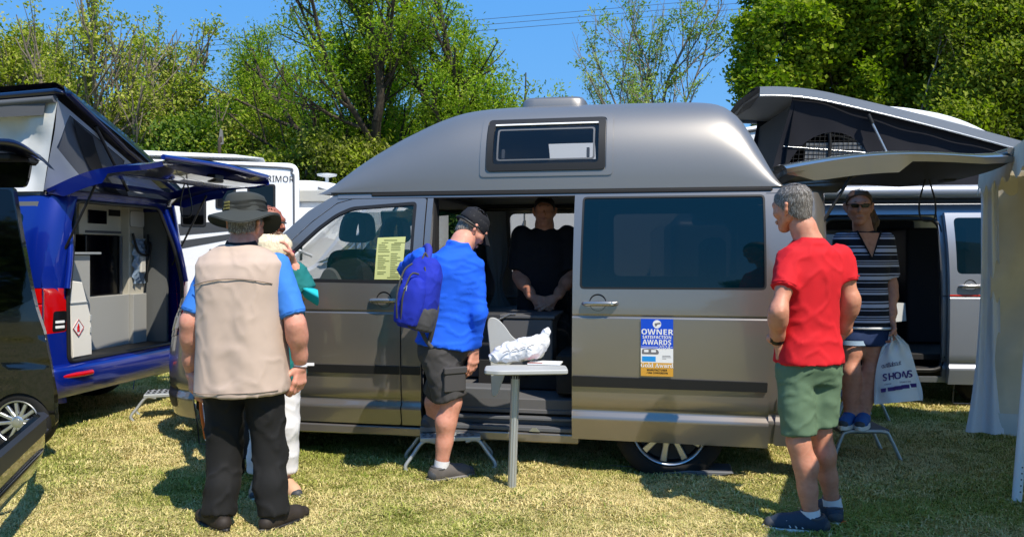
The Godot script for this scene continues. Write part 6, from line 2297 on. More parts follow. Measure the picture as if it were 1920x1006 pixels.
func vest_man() -> void:
	var D := 4.02
	var base := Vector3(-1.37, 0, -D)
	var o := person("person seen from behind in wide dark hat, beige waistcoat and black trousers", base)
	var J := local({
		"hipA": at(420, 690, D), "hipB": at(492, 690, D), "kneeA": at(420, 850, D + 0.04), "kneeB": at(506, 845, D + 0.03), "ankA": at(410, 968, D - 0.03), "ankB": at(514, 972, D - 0.02), "toeA": at(375, 985, D + 0.12), "toeB": at(560, 985, D + 0.12),
		"shA": at(400, 499, D), "shB": at(520, 497, D), "elA": at(357, 602, D - 0.05), "elB": at(554, 608, D - 0.04), "wrA": at(357, 697, D + 0.06), "wrB": at(564, 684, D + 0.06), "neck": at(451, 478, D), "head": at(460, 424, D + 0.05)}, base)
	J.toeA.y = 0.045
	J.toeB.y = 0.045
	J.ankA.y = 0.09
	J.ankB.y = 0.09
	var S := {"girth": 1.16, "arm": 1.10, "leg": 1.0, "hid": 0.7, "neck": 1.15, "front": 1.0}
	var skin := body_skin(J, S)
	var look := Vector3(0.25, -0.12, -1).normalized()
	var bs := head(skin, J.head, look, Vector3(0.05, 1, -0.1), 1.0)
	hand(skin, J.wrA, Vector3(0.12, -1, 0.05), Vector3(0.85, 0, -0.5), 1.0, 1.0, 1.12)
	hand(skin, J.wrB, Vector3(-0.08, -1, 0.08), Vector3(-0.85, 0, -0.5), 0.95, -1.0, 1.12)
	put("body", skin, M.skin_pink, o)
	face_parts(o, J.head, bs)
	trousers(o, "trousers", J, {"girth": 1.14, "front": 1.0}, 2.02, [0.106, 0.086, 0.084], 0.15, M.cloth_black, folds(3, 0.018, 7.0, 4.5, 7.0))
	shirt(o, "shirt", J, {"girth": 1.2, "front": 1.0}, [[0.2, 0.13, 0.10], [0.6, 0.15, 0.10], [0.8, 0.13, 0.08], [0.88, 0.07, 0.05]], 0.86, 0.068, M.cloth_blue, folds(9, 0.006, 8.0, 8.0, 8.0))
	var v := Flesh.new()
	v.k = 0.02
	var tf := torso_frame(J, S)
	var L: float = tf[2]
	var cuts := []
	for s in ["A", "B"]:
		var sg := -1.0 if s == "A" else 1.0
		cuts.append([J["sh" + s] + Vector3(0.062 * sg, 0, 0), Vector3(sg, 0.05, 0).normalized()])
	v.loft(tf[0], tf[1], [[-0.125, 0.236, 0.19, 0.0, 0.0], [0.0, 0.230, 0.185, 0.0, 0.0], [L * 0.3, 0.224, 0.178, 0.0, 0.0], [L * 0.6, 0.226, 0.172, 0.0, 0.0], [L * 0.80, 0.231, 0.162, -0.005, 0.0], [L * 0.92, 0.232, 0.142, -0.01, 0.0], [L * 0.985, 0.208, 0.118, -0.005, 0.0], [L * 1.05, 0.142, 0.098, 0.0, 0.0], [L * 1.09, 0.090, 0.080, 0.0, 0.0]], cuts, 2.7)
	var fnv := FastNoiseLite.new()
	fnv.seed = 21
	fnv.frequency = 1.0
	fnv.fractal_octaves = 2
	var vm := MB.new()
	v.build(vm, 0.0115, func(q: Vector3, _n: Vector3) -> float:
		var cx: float = q.x - tf[0].x
		var chev := sin((q.y * 34.0 + absf(cx + 0.02) * 30.0) + 3.0 * fnv.get_noise_3d(q.x * 6.0, q.y * 6.0, q.z * 6.0))
		var mid := exp(-cx * cx / 0.006) * clampf((1.2 - q.y) * 2.0, 0.0, 1.0)
		return 0.0065 * chev * mid + 0.009 * fnv.get_noise_3d(q.x * 6.0 + q.y * 1.2, q.y * 0.9, q.z * 4.0) + 0.004 * pow(clampf(1.0 - absf(fnv.get_noise_3d(q.x * 5.0 + q.y * 2.5 + 9.0, q.y * 3.0 - q.x * 2.0, q.z * 3.0)) * 4.0, 0.0, 1.0), 2.0))
	var vest := put("waistcoat", vm, M.cloth_beige, o)
	var seam := MB.new()
	var pts := []
	for k in 13:
		var x := -0.20 + 0.40 * k / 12.0
		pts.append(tf[0] + tf[1] * Vector3(x, L * 0.80 - 0.03 * pow(absf(x) / 0.2, 2.0), -(0.162 + 0.004) * pow(maxf(0.0, 1.0 - pow(absf(x) / 0.232, 2.7)), 1.0 / 2.7) - 0.011))
	seam.tube(pts, [0.0028], 5)
	put("yoke_seam", seam, M.cloth_beige_dark, vest)
	var hem := MB.new()
	pts = []
	for k in 25:
		var x := -0.215 + 0.43 * k / 24.0
		pts.append(tf[0] + tf[1] * Vector3(x, -0.098, -0.189 * pow(maxf(0.0, 1.0 - pow(absf(x) / 0.236, 2.7)), 1.0 / 2.7) - 0.006))
	hem.tube(pts, [0.0022], 5)
	put("hem_seam", hem, M.cloth_beige_dark, vest)
	var col := MB.new()
	var rows := []
	for i in 5:
		var row := []
		for j in 25:
			var a := TAU * j / 24.0
			row.append(J.neck + Vector3(cos(a) * (0.098 - 0.006 * i), 0.02 + 0.014 * i + 0.012 * sin(a), -0.005 - sin(a) * (0.088 - 0.006 * i)))
		rows.append(row)
	col.grid(rows, Vector3.ZERO, true)
	put("collar", col, M.cloth_navy, o)
	hair_cap(o, "hair", J.head, bs, M.hair_grey, 0.004, -0.030, 0.06, 3, 1.0)
	# hat: crown, band and dipping brim
	var hc: Vector3 = J.head + bs * Vector3(0, 0.055, -0.012)
	var hb := Basis(Vector3(0, 0, 1), 0.03) * Basis(Vector3(1, 0, 0), -0.16)
	rows = []
	var prof := [[0.193, -0.030], [0.191, -0.024], [0.165, -0.010], [0.135, 0.002], [0.118, 0.010], [0.114, 0.05], [0.108, 0.085], [0.098, 0.103], [0.080, 0.112], [0.04, 0.104], [0.0, 0.100]]
	for pr in prof:
		var row := []
		for j in 41:
			var a := TAU * j / 40.0
			var r: float = pr[0]
			var brim := clampf((r - 0.12) / 0.07, 0.0, 1.0)
			var y: float = pr[1] + brim * (0.045 * cos(a) * cos(a) - 0.030 + 0.014 * sin(a * 3.0 + 1.0))
			var e := 1.0 + 0.02 * sin(a * 5.0 + r * 30.0) * (1.0 - brim)
			row.append(hc + hb * Vector3(cos(a) * r * 0.95 * e, y, sin(a) * r * 1.0 * e))
		rows.append(row)
	var hat := MB.new()
	hat.grid(rows, Vector3.ZERO, true)
	var low := []
	for row in rows.slice(0, 4):
		var r2 := []
		for p in row:
			r2.append(p - Vector3(0, 0.006, 0))
		low.append(r2)
	hat.grid(low, Vector3.DOWN, true)
	var hn := put("hat", hat, M.hat_grey, o)
	var bd := MB.new()
	rows = []
	for i in 7:
		var row := []
		for j in 41:
			var a := TAU * j / 40.0
			var r := 0.119 + 0.004 * sin(i * 2.2 + a * 2.0) + 0.003 * sin(a * 6.0)
			row.append(hc + hb * Vector3(cos(a) * r * 0.95, 0.008 + 0.012 * i * 0.75 + 0.006 * sin(a * 3.0), sin(a) * r))
		rows.append(row)
	bd.grid(rows, Vector3.ZERO, true)
	put("hat_band", bd, M.hat_dark, hn)
	var ba := MB.new()
	for k in 14:
		var a := 1.95 + 0.07 * (k % 5)
		ba.box(hc + hb * Vector3(cos(a) * 0.126 * 0.95, 0.016 + 0.016 * int(k / 5), sin(a) * 0.128), Vector3(0.012, 0.011, 0.006), 0.002, hb * Basis(Vector3.UP, -a + PI / 2 + 0.3 * sin(k * 2.0)))
	put("hat_badge", ba, M.badge_olive, hn)
	for s in ["A", "B"]:
		shoe(o, J["ank" + s], J["toe" + s], 0.0, M.shoe_brown, M.black_plastic, 1.08, 0.02)
	var wb := MB.new()
	wb.tube([J.wrB + Vector3(-0.002, 0.012, 0.0), J.wrB + Vector3(-0.003, -0.008, 0.003)], [0.036], 18, false)
	wb.box(J.wrB + Vector3(0.05, 0.004, 0.0), Vector3(0.04, 0.016, 0.003), 0.001)
	put("wristband", wb, M.white_cloth, o)

func red_man() -> void:
	var D := 4.0
	var base := Vector3(1.56, 0, -D)
	var o := person("person in red T-shirt and green shorts, hand on hip, seen from behind", base)
	var J := local({
		"hipA": at(1489, 668, D), "hipB": at(1544, 668, D + 0.03), "kneeA": at(1499, 828, D - 0.05), "kneeB": at(1538, 806, D + 0.04), "ankA": at(1522, 962, D - 0.06), "ankB": at(1562, 945, D + 0.10), "toeA": at(1462, 985, D - 0.02), "toeB": at(1545, 985, D + 0.28),
		"shA": at(1484, 484, D - 0.02), "shB": at(1574, 480, D + 0.05), "elA": at(1460, 584, D - 0.14), "elB": at(1597, 562, D + 0.02), "wrA": at(1457, 640, D - 0.02), "wrB": at(1580, 626, D + 0.12), "neck": at(1518, 446, D + 0.01), "head": at(1486, 390, D + 0.05)}, base)
	J.ankA.y = 0.085
	J.toeA.y = 0.04
	J.ankB.y = 0.10
	J.toeB.y = 0.04
	var S := {"girth": 0.95, "arm": 0.92, "leg": 0.84, "neck": 1.0, "front": 1.0}
	var skin := body_skin(J, S)
	var look := Vector3(-0.60, -0.12, -0.80).normalized()
	var bs := head(skin, J.head, look, Vector3(-0.10, 1, -0.02), 0.98)
	hand(skin, J.wrA, Vector3(0.75, -0.45, -0.15), Vector3(0.3, -0.55, -0.75), 0.55, -1.0, 1.1)
	hand(skin, J.wrB, Vector3(-0.7, -0.6, -0.1), Vector3(-0.3, 0.3, -0.8), 0.6, 1.0, 1.1)
	put("body", skin, M.skin_tan, o)
	face_parts(o, J.head, bs, 0.98)
	trousers(o, "shorts", J, {"girth": 0.92, "front": 1.0}, 0.93, [0.093, 0.1, 0.090], 0.06, M.cloth_sage, folds(31, 0.012, 6.0, 8.0, 6.0))
	shirt(o, "t_shirt", J, S, [[-0.05, 0.180, 0.146], [0.1, 0.162, 0.130], [0.25, 0.145, 0.116], [0.45, 0.148, 0.116], [0.7, 0.163, 0.120], [0.86, 0.155, 0.104], [0.95, 0.105, 0.082], [1.01, 0.070, 0.068]], 0.60, 0.068, M.cloth_red, folds(12, 0.012, 7.0, 6.0, 7.0))
	hair_cap(o, "hair", J.head, bs, M.hair_grey, 0.009, -0.052, 0.066, 5, 0.98)
	shoe(o, J.ankA, J.toeA, 0.0, M.shoe_navy, M.sole_white, 1.10)
	shoe(o, J.ankB, J.toeB, 0.0, M.shoe_navy, M.sole_white, 1.06)
	for k in 3:
		var st := MB.new()
		var d: Vector3 = (J.toeA - J.ankA)
		d.y = 0.0
		d = d.normalized()
		var sd := d.cross(Vector3.UP) * -1.0
		var c: Vector3 = J.ankA * Vector3(1, 0, 1) + d * (0.045 + 0.03 * k)
		st.tube([c + sd * 0.049 + Vector3(0, 0.045, 0), c + d * 0.02 + sd * 0.040 + Vector3(0, 0.078, 0)], [0.005], 6)
		put("shoe_stripe", st, M.alloy_matt, o)
	var hs := MB.new()
	var bkx: Vector3 = J.ankB * Vector3(1, 0, 1)
	hs.box(bkx + Vector3(0.012, 0.03, 0.07), Vector3(0.08, 0.022, 0.03), 0.008)
	put("orange_heel", hs, M.orange, o)
	sock(o, J, M.white_cloth, 0.10)
	var wt := MB.new()
	var wd: Vector3 = (J.wrA - J.elA).normalized()
	wt.tube([J.wrA - wd * 0.03, J.wrA - wd * 0.006], [0.036], 16, false)
	var wch := put("watch_strap", wt, M.black_plastic, o)
	var wf := MB.new()
	wf.box(J.wrA - wd * 0.018 + Vector3(-0.034, 0, 0.012), Vector3(0.012, 0.034, 0.03), 0.004)
	put("watch_face", wf, M.black_gloss, wch)
func blue_man() -> void:
	var D := 4.86
	var base := Vector3(-0.42, 0, -D)
	var o := person("person in bright blue top, cargo shorts and black cap, stooping into the open door", base)
	var J := local({
		"hipA": at(812, 640, D - 0.02), "hipB": at(852, 640, D + 0.06), "kneeA": at(846, 752, D - 0.03), "kneeB": at(822, 742, D + 0.30), "ankA": at(827, 878, D - 0.02), "ankB": at(812, 818, D + 0.36), "toeA": at(868, 903, D + 0.06), "toeB": at(850, 832, D + 0.46),
		"shA": at(790, 483, D - 0.04), "shB": at(888, 500, D + 0.06), "elA": at(762, 506, D + 0.26), "elB": at(897, 585, D - 0.02), "wrA": at(812, 540, D + 0.44), "wrB": at(890, 652, D + 0.06), "neck": at(860, 462, D + 0.02), "head": at(884, 430, D + 0.10)}, base)
	J.ankA.y = 0.095
	J.toeA.y = 0.045
	J.ankB.y = 0.335
	J.toeB.y = 0.285
	var S := {"girth": 1.0, "arm": 1.1, "leg": 0.96, "neck": 1.15, "front": 1.0, "long": 1.0}
	var skin := body_skin(J, S)
	var look := Vector3(0.70, -0.62, -0.42).normalized()
	var bs := head(skin, J.head, look, Vector3(0.55, 0.8, -0.2), 1.0)
	hand(skin, J.wrB, Vector3(-0.10, -1, 0.05), Vector3(-0.7, -0.1, -0.6), 0.45, -1.0, 1.12)
	hand(skin, J.wrA, Vector3(0.9, -0.2, -0.3), Vector3(0, -1, 0), 0.4, 1.0, 1.1)
	put("body", skin, M.skin_pink, o)
	face_parts(o, J.head, bs, 1.0)
	var sh := trousers(o, "cargo_shorts", J, {"girth": 0.94, "front": 1.0}, 0.97, [0.106, 0.1, 0.106], 0.05, M.cloth_charcoal, folds(41, 0.013, 6.0, 8.0, 6.0))
	var ck := MB.new()
	var pm: Vector3 = J.hipA.lerp(J.kneeA, 0.62)
	ck.box(pm + Vector3(0.07, 0.0, 0.085), Vector3(0.15, 0.14, 0.03), 0.012, Basis(Vector3.UP, 0.5))
	put("cargo_pocket", ck, M.cloth_charcoal, sh)
	var cf := MB.new()
	cf.box(pm + Vector3(0.075, 0.065, 0.092), Vector3(0.16, 0.045, 0.032), 0.01, Basis(Vector3.UP, 0.5))
	put("pocket_flap", cf, M.cloth_charcoal, sh)
	shirt(o, "fleece", J, S, [[-0.05, 0.184, 0.156], [0.06, 0.172, 0.142], [0.22, 0.152, 0.124], [0.45, 0.158, 0.126], [0.7, 0.178, 0.134], [0.86, 0.168, 0.114], [0.95, 0.115, 0.092], [1.0, 0.078, 0.076], [1.05, 0.072, 0.072]], 2.0, 0.066, M.cloth_azure, folds(52, 0.013, 5.0, 10.0, 5.0))
	hair_cap(o, "hair", J.head, bs, M.hair_grey, 0.003, -0.05, 0.04, 6, 1.0)
	# cap with its strap and peak
	var cp := Flesh.new()
	cp.k = 0.015
	var hc: Vector3 = J.head
	cp.loft(hc, bs, [[-0.02, 0.086, 0.107, -0.008, 0.0], [0.05, 0.087, 0.107, -0.010, 0.0], [0.100, 0.075, 0.092, -0.014, 0.0], [0.134, 0.043, 0.052, -0.016, 0.0], [0.143, 0.01, 0.012, -0.016, 0.0]], [[hc + bs * Vector3(0, 0.016, 0), (bs * Vector3(0, -1, -0.12)).normalized()]], 2.1)
	var cm := MB.new()
	cp.build(cm, 0.006)
	var cap_ := put("cap", cm, M.cloth_navy, o)
	var pk := MB.new()
	var rows := []
	for i in 5:
		var row := []
		for j in 13:
			var a := -1.0 + 2.0 * j / 12.0
			row.append(hc + bs * Vector3(sin(a) * 0.094, 0.036 - 0.012 * i - 0.02 * a * a, 0.085 * cos(a) + 0.075 * (i / 4.0) * cos(a * 0.8) + 0.012))
		rows.append(row)
	pk.grid(rows, bs.y)
	put("peak", pk, M.cloth_navy, cap_)
	var sp := MB.new()
	var ring := []
	for k in 13:
		ring.append(hc + bs * Vector3(cos(PI * k / 12.0) * 0.095, 0.012, -0.012 - sin(PI * k / 12.0) * 0.112))
	sp.tube(ring, [0.009], 6)
	put("cap_strap", sp, M.black_plastic, cap_)
	# spectacles
	var gl := MB.new()
	gl.tube([hc + bs * Vector3(0.082, 0.016, -0.01), hc + bs * Vector3(0.078, 0.018, 0.07), hc + bs * Vector3(0.055, 0.010, 0.10), hc + bs * Vector3(0.0, 0.014, 0.115)], [0.003], 5)
	put("spectacles", gl, M.black_plastic, o)
	shoe(o, J.ankA, J.toeA, 0.0, M.shoe_grey, M.sole_grey, 1.1)
	shoe(o, J.ankB, J.toeB, 0.24, M.shoe_grey, M.sole_grey, 1.1)
	sock(o, J, M.white_cloth, 0.10)
	# backpack hung from the left shoulder
	var b := thing("backpack", "purple blue and grey backpack on the shoulder of the blue topped person", "backpack", at(783, 560, D - 0.20))
	var bo := b.position
	var P := func(px: float, py: float, dd: float) -> Vector3: return at(px, py, D + dd) - bo
	var bk := Flesh.new()
	bk.k = 0.03
	var axis: Vector3 = (P.call(802, 486, -0.20) - P.call(772, 612, -0.22))
	var bb := frame(axis, Vector3(-0.35, 0, 1))
	var Lb := axis.length()
	bk.loft(P.call(772, 612, -0.22), bb, [[-0.015, 0.09, 0.05, 0.0, 0.0], [0.04, 0.118, 0.085, 0.0, 0.0], [Lb * 0.4, 0.125, 0.10, 0.005, 0.0], [Lb * 0.75, 0.115, 0.085, 0.0, 0.0], [Lb * 0.95, 0.085, 0.055, -0.01, 0.0], [Lb * 1.03, 0.05, 0.03, -0.01, 0.0]], [], 2.8)
	var bm := MB.new()
	bk.build(bm, 0.009, folds(61, 0.007, 9.0, 9.0, 9.0))
	put("pack_body", bm, M.pack_blue, b)
	var fp := Flesh.new()
	fp.k = 0.02
	fp.loft(P.call(760, 608, -0.30), bb, [[0.0, 0.075, 0.04, 0.0, 0.0], [0.08, 0.088, 0.06, 0.0, 0.0], [0.2, 0.086, 0.058, 0.0, 0.0], [0.27, 0.06, 0.04, 0.0, 0.0], [0.29, 0.03, 0.02, 0.0, 0.0]], [], 2.6)
	var fm := MB.new()
	fp.build(fm, 0.009, folds(62, 0.006, 9.0, 9.0, 9.0))
	put("front_pocket", fm, M.pack_blue, b)
	var gp := Flesh.new()
	gp.k = 0.02
	gp.loft(P.call(787, 618, -0.25), bb, [[0.0, 0.07, 0.075, 0.0, 0.0], [0.06, 0.075, 0.085, 0.0, 0.0], [0.12, 0.07, 0.08, 0.0, 0.0], [0.15, 0.05, 0.06, 0.0, 0.0]], [], 2.6)
	var gm := MB.new()
	gp.build(gm, 0.009, folds(63, 0.008, 9.0, 9.0, 9.0))
	put("mesh_pocket", gm, M.pack_grey, b)
	for zi in [[744, 596, 757, 508, 790, 500], [752, 600, 770, 515, 800, 520]]:
		bar(b, "zip", smooth_path([P.call(zi[0], zi[1], -0.33), P.call((zi[0] + zi[2]) / 2 - 6, (zi[1] + zi[3]) / 2, -0.365), P.call(zi[2], zi[3], -0.34), P.call((zi[2] + zi[4]) / 2, zi[5] - 6, -0.31)], 4), 0.006, M.pack_grey, 6)
	bar(b, "loop_logo", [P.call(757, 541, -0.377), P.call(763, 535, -0.375), P.call(761, 545, -0.375)], 0.003, M.alloy_matt, 5)
	for k in 2:
		bar(b, "side_seam", smooth_path([P.call(800 - 4 * k, 500, -0.22 - 0.05 * k), P.call(815 - 12 * k, 545, -0.235 - 0.07 * k), P.call(803 - 10 * k, 600, -0.24 - 0.07 * k)], 4), 0.005, M.pack_grey, 6)
	bar(b, "top_loop", smooth_path([P.call(792, 486, -0.22), P.call(797, 474, -0.20), P.call(803, 486, -0.2)], 4), 0.007, M.pack_grey, 6)
	var strap := func(pts: Array, r: float, nm: String, m: Material) -> void:
		var s := MB.new()
		s.tube(smooth_path(pts, 5), [r], 8)
		put(nm, s, m, b)
	strap.call([P.call(799, 496, -0.20), P.call(804, 474, -0.13), P.call(802, 462, -0.04), P.call(796, 468, 0.06), P.call(790, 485, 0.10)], 0.022, "shoulder_strap", M.pack_strap)
	strap.call([P.call(798, 500, -0.2), P.call(815, 530, -0.19), P.call(819, 575, -0.20), P.call(812, 612, -0.2), P.call(805, 640, -0.17)], 0.015, "lower_strap", M.pack_grey)
	strap.call([P.call(790, 620, -0.2), P.call(799, 638, -0.19), P.call(810, 652, -0.19)], 0.013, "strap_end", M.pack_grey)

func striped_woman() -> void:
	var D := 5.42
	var base := Vector3(2.47, 0, -D)
	var o := person("person in striped navy top, denim shorts and sunglasses standing on a step", base)
	var J := local({
		"hipA": at(1600, 612, D), "hipB": at(1640, 612, D), "kneeA": at(1597, 697, D - 0.05), "kneeB": at(1634, 697, D - 0.02), "ankA": at(1594, 775, D - 0.02), "ankB": at(1620, 779, D - 0.03), "toeA": at(1578, 795, D - 0.18), "toeB": at(1612, 800, D - 0.18),
		"shA": at(1580, 450, D + 0.02), "shB": at(1661, 450, D), "elA": at(1570, 530, D + 0.05), "elB": at(1672, 535, D + 0.03), "wrA": at(1580, 600, D - 0.02), "wrB": at(1673, 602, D - 0.08), "neck": at(1620, 432, D + 0.02), "head": at(1611, 388, D - 0.01)}, base)
	J.ankA.y = 0.315
	J.ankB.y = 0.315
	J.toeA.y = 0.27
	J.toeB.y = 0.27
	var S := {"girth": 0.88, "arm": 0.86, "leg": 0.90, "neck": 0.92, "front": -1.0}
	var skin := body_skin(J, S)
	var look := Vector3(-0.35, -0.08, 1.0).normalized()
	var bs := head(skin, J.head, look, Vector3(0.0, 1, 0.05), 1.0)
	hand(skin, J.wrB, Vector3(0.0, -1, 0.0), Vector3(-0.8, 0, 0.2), 1.1, -1.0, 1.0)
	hand(skin, J.wrA, Vector3(0.1, -1, 0.1), Vector3(0.7, 0, 0.2), 0.6, 1.0, 1.0)
	put("body", skin, M.skin_tan, o)
	face_parts(o, J.head, bs)
	var sh := trousers(o, "denim_shorts", J, {"girth": 0.98, "front": -1.0}, 0.36, [0.105, 0.1, 0.108], 0.12, M.denim, folds(71, 0.005, 9.0, 9.0, 9.0))
	for s in ["A", "B"]:
		var cu := MB.new()
		var p: Vector3 = J["hip" + s].lerp(J["knee" + s], 0.345)
		cu.tube([p + Vector3(0, 0.02, 0), p + Vector3(0, -0.012, 0)], [0.108], 22, false)
		put("turn_up", cu, M.denim_pale, sh)
	# the top: bands of navy and pale grey one above the other, built as separate knitted bands
	var tf := torso_frame(J, S)
	var L: float = tf[2]
	var rows := [[0.0, 0.176, 0.132], [0.2, 0.160, 0.120], [0.45, 0.154, 0.116], [0.7, 0.168, 0.130, 0.01], [0.86, 0.166, 0.105], [0.95, 0.11, 0.08], [1.0, 0.07, 0.06]]
	var top := shirt(o, "striped_top", J, S, rows, 0.82, 0.064, M.stripes, folds(72, 0.006, 7.0, 6.0, 7.0), 0.011)
	# v of bare skin with navy edging
	var vn := MB.new()
	var a0: Vector3 = tf[0] + tf[1] * Vector3(0.0, L * 0.70, 0.150)
	var zz := func(x: float, y: float) -> Vector3: return tf[0] + tf[1] * Vector3(x, y, 0.152 - 0.055 * clampf((y / L - 0.70) / 0.3, 0.0, 1.0) - 0.35 * x * x)
	vn.tri(a0, zz.call(-0.075, L * 0.97), zz.call(0.075, L * 0.97), tf[1].z, tf[1].z, tf[1].z)
	put("neckline", vn, M.skin_tan, o)
	var ve := MB.new()
	ve.tube([zz.call(-0.082, L * 0.99), a0 + tf[1].z * 0.003, zz.call(0.082, L * 0.99)], [0.007], 6)
	put("neck_trim", ve, M.cloth_navy, top)
	var he := MB.new()
	var ring := []
	for k in 33:
		var a := TAU * k / 32.0
		ring.append(tf[0] + tf[1] * Vector3(signf(cos(a)) * pow(absf(cos(a)), 0.8) * 0.175, -0.004, signf(sin(a)) * pow(absf(sin(a)), 0.8) * 0.134))
	he.tube(ring, [0.010], 6, false)
	put("white_hem", he, M.white_cloth, top)
	hair_cap(o, "hair", J.head, bs, M.hair_brown, 0.009, -0.03, 0.030, 8)
	var pt := Flesh.new()
	pt.k = 0.02
	pt.chain([J.head + bs * Vector3(0.0, 0.02, -0.10), J.head + Vector3(0.10, -0.03, -0.09), J.head + Vector3(0.135, -0.10, -0.08), J.head + Vector3(0.13, -0.17, -0.07)], [0.03, 0.045, 0.042, 0.018])
	var pm := MB.new()
	var fn := FastNoiseLite.new()
	fn.frequency = 26.0
	pt.build(pm, 0.006, func(q: Vector3, _n: Vector3) -> float: return 0.010 * fn.get_noise_3d(q.x * 2.0, q.y * 0.6, q.z * 2.0))
	put("ponytail", pm, M.hair_brown, o)
	var sg := MB.new()
	for s in [-1.0, 1.0]:
		sg.prism(rounded([Vector2(0.006 * s, -0.006), Vector2(0.056 * s, -0.004), Vector2(0.062 * s, 0.024), Vector2(0.008 * s, 0.024)], 0.012), 0.0, 0.008, Transform3D(bs * Basis(Vector3.UP, 0.22 * s), J.head + bs * Vector3(0.0, 0.0, 0.100)), 0.003)
		sg.tube([J.head + bs * Vector3(0.062 * s, 0.018, 0.088), J.head + bs * Vector3(0.082 * s, 0.015, -0.01)], [0.004], 6)
	sg.box(J.head + bs * Vector3(0, 0.014, 0.108), Vector3(0.02, 0.006, 0.006), 0.002, bs)
	put("sunglasses", sg, M.black_gloss, o)
	shoe(o, J.ankA, J.toeA, 0.231, M.shoe_blue, M.sole_white, 0.92)
	shoe(o, J.ankB, J.toeB, 0.231, M.shoe_blue, M.sole_white, 0.92)
	# the show bag in the hand
	var b := thing("carrier_bag", "white show carrier bag with purple lettering hanging from a hand", "carrier bag", at(1684, 690, D - 0.10))
	var bo := b.position
	var f := func(s: float, h: float) -> Vector3:
		var pl := 1640.0 + 22.0 * pow(h, 1.6) - 4.0 * sin(h * PI)
		var pr := 1728.0 - 30.0 * pow(h, 1.5)
		if h > 0.86:
			pl = lerpf(1661.0, 1668.0, (h - 0.86) / 0.14)
			pr = lerpf(1704.0, 1682.0, (h - 0.86) / 0.14)
		var y := lerpf(758.0 - 8.0 * s, 628.0, h)
		var d := D - 0.10 - 0.075 * sin(s * PI) * (1.0 - 0.75 * h) + 0.010 * sin(s * 7.0 + h * 4.0) * (1.0 - 0.5 * h) + 0.005 * sin(h * 9.0 + s * 13.0) + 0.03 * clampf((h - 0.66) / 0.3, 0.0, 1.0) * sin(s * 16.0)
		return at(lerpf(pl, pr, s), y, d) - bo
	for k in 2:
		var g := MB.new()
		var r := []
		for i in 21:
			var row := []
			for j in 21:
				var q: Vector3 = f.call(j / 20.0, i / 20.0)
				if k == 1:
					q.z = (-(D - 0.10) - bo.z) * 2.0 - q.z
				row.append(q)
			r.append(row)
		g.grid(r, Vector3(0, 0, 1 if k == 0 else -1))
		put("bag_side", g, M.bag_white, b)
	for k in 2:
		var hn := MB.new()
		hn.tube(smooth_path([f.call(0.1, 0.95), Vector3(at(1672, 622, D - 0.10) - bo), f.call(0.9, 0.95)], 5), [0.012], 6)
		put("bag_handle", hn, M.bag_white, b)
	var on := func(px: float, py: float) -> Transform3D:
		var s := clampf((px - 1642.0) / 84.0, 0.0, 1.0)
		var h := (756.0 - py) / 130.0
		var q: Vector3 = f.call(s, h)
		return Transform3D(Basis(Vector3(0, 0, 1), 0.10) * Basis(Vector3.UP, -0.55 * (s - 0.5)), q + Vector3(0, 0, 0.009))
	var small_ := "out&about"
	for k in 9:
		words(small_[k], 0.030, false, M.ink_plum, b, "lettering", on.call(1654 + 4.9 * k, 684 - 0.6 * k), 1.0)
	var big := "SHOWS"
	for k in 5:
		words(big[k], 0.048, true, M.ink_purple, b, "lettering", on.call(1661 + 12.4 * k, 706 - 1.0 * k), 1.15)
	words("CARAVAN", 0.011, false, M.ink_plum, b, "lettering", on.call(1668, 719), 1.0)
	words("MOTORHOME", 0.011, false, M.ink_plum, b, "lettering", on.call(1697, 717), 1.0)
	for k in 5:
		var ba := MB.new()
		var tr: Transform3D = on.call(1660 + 13.0 * k, 730 - 1.3 * k)
		ba.box(tr.origin, Vector3(0.052, 0.026, 0.003), 0.0, tr.basis)
		put("printed_bar", ba, M.ink_purple, b)

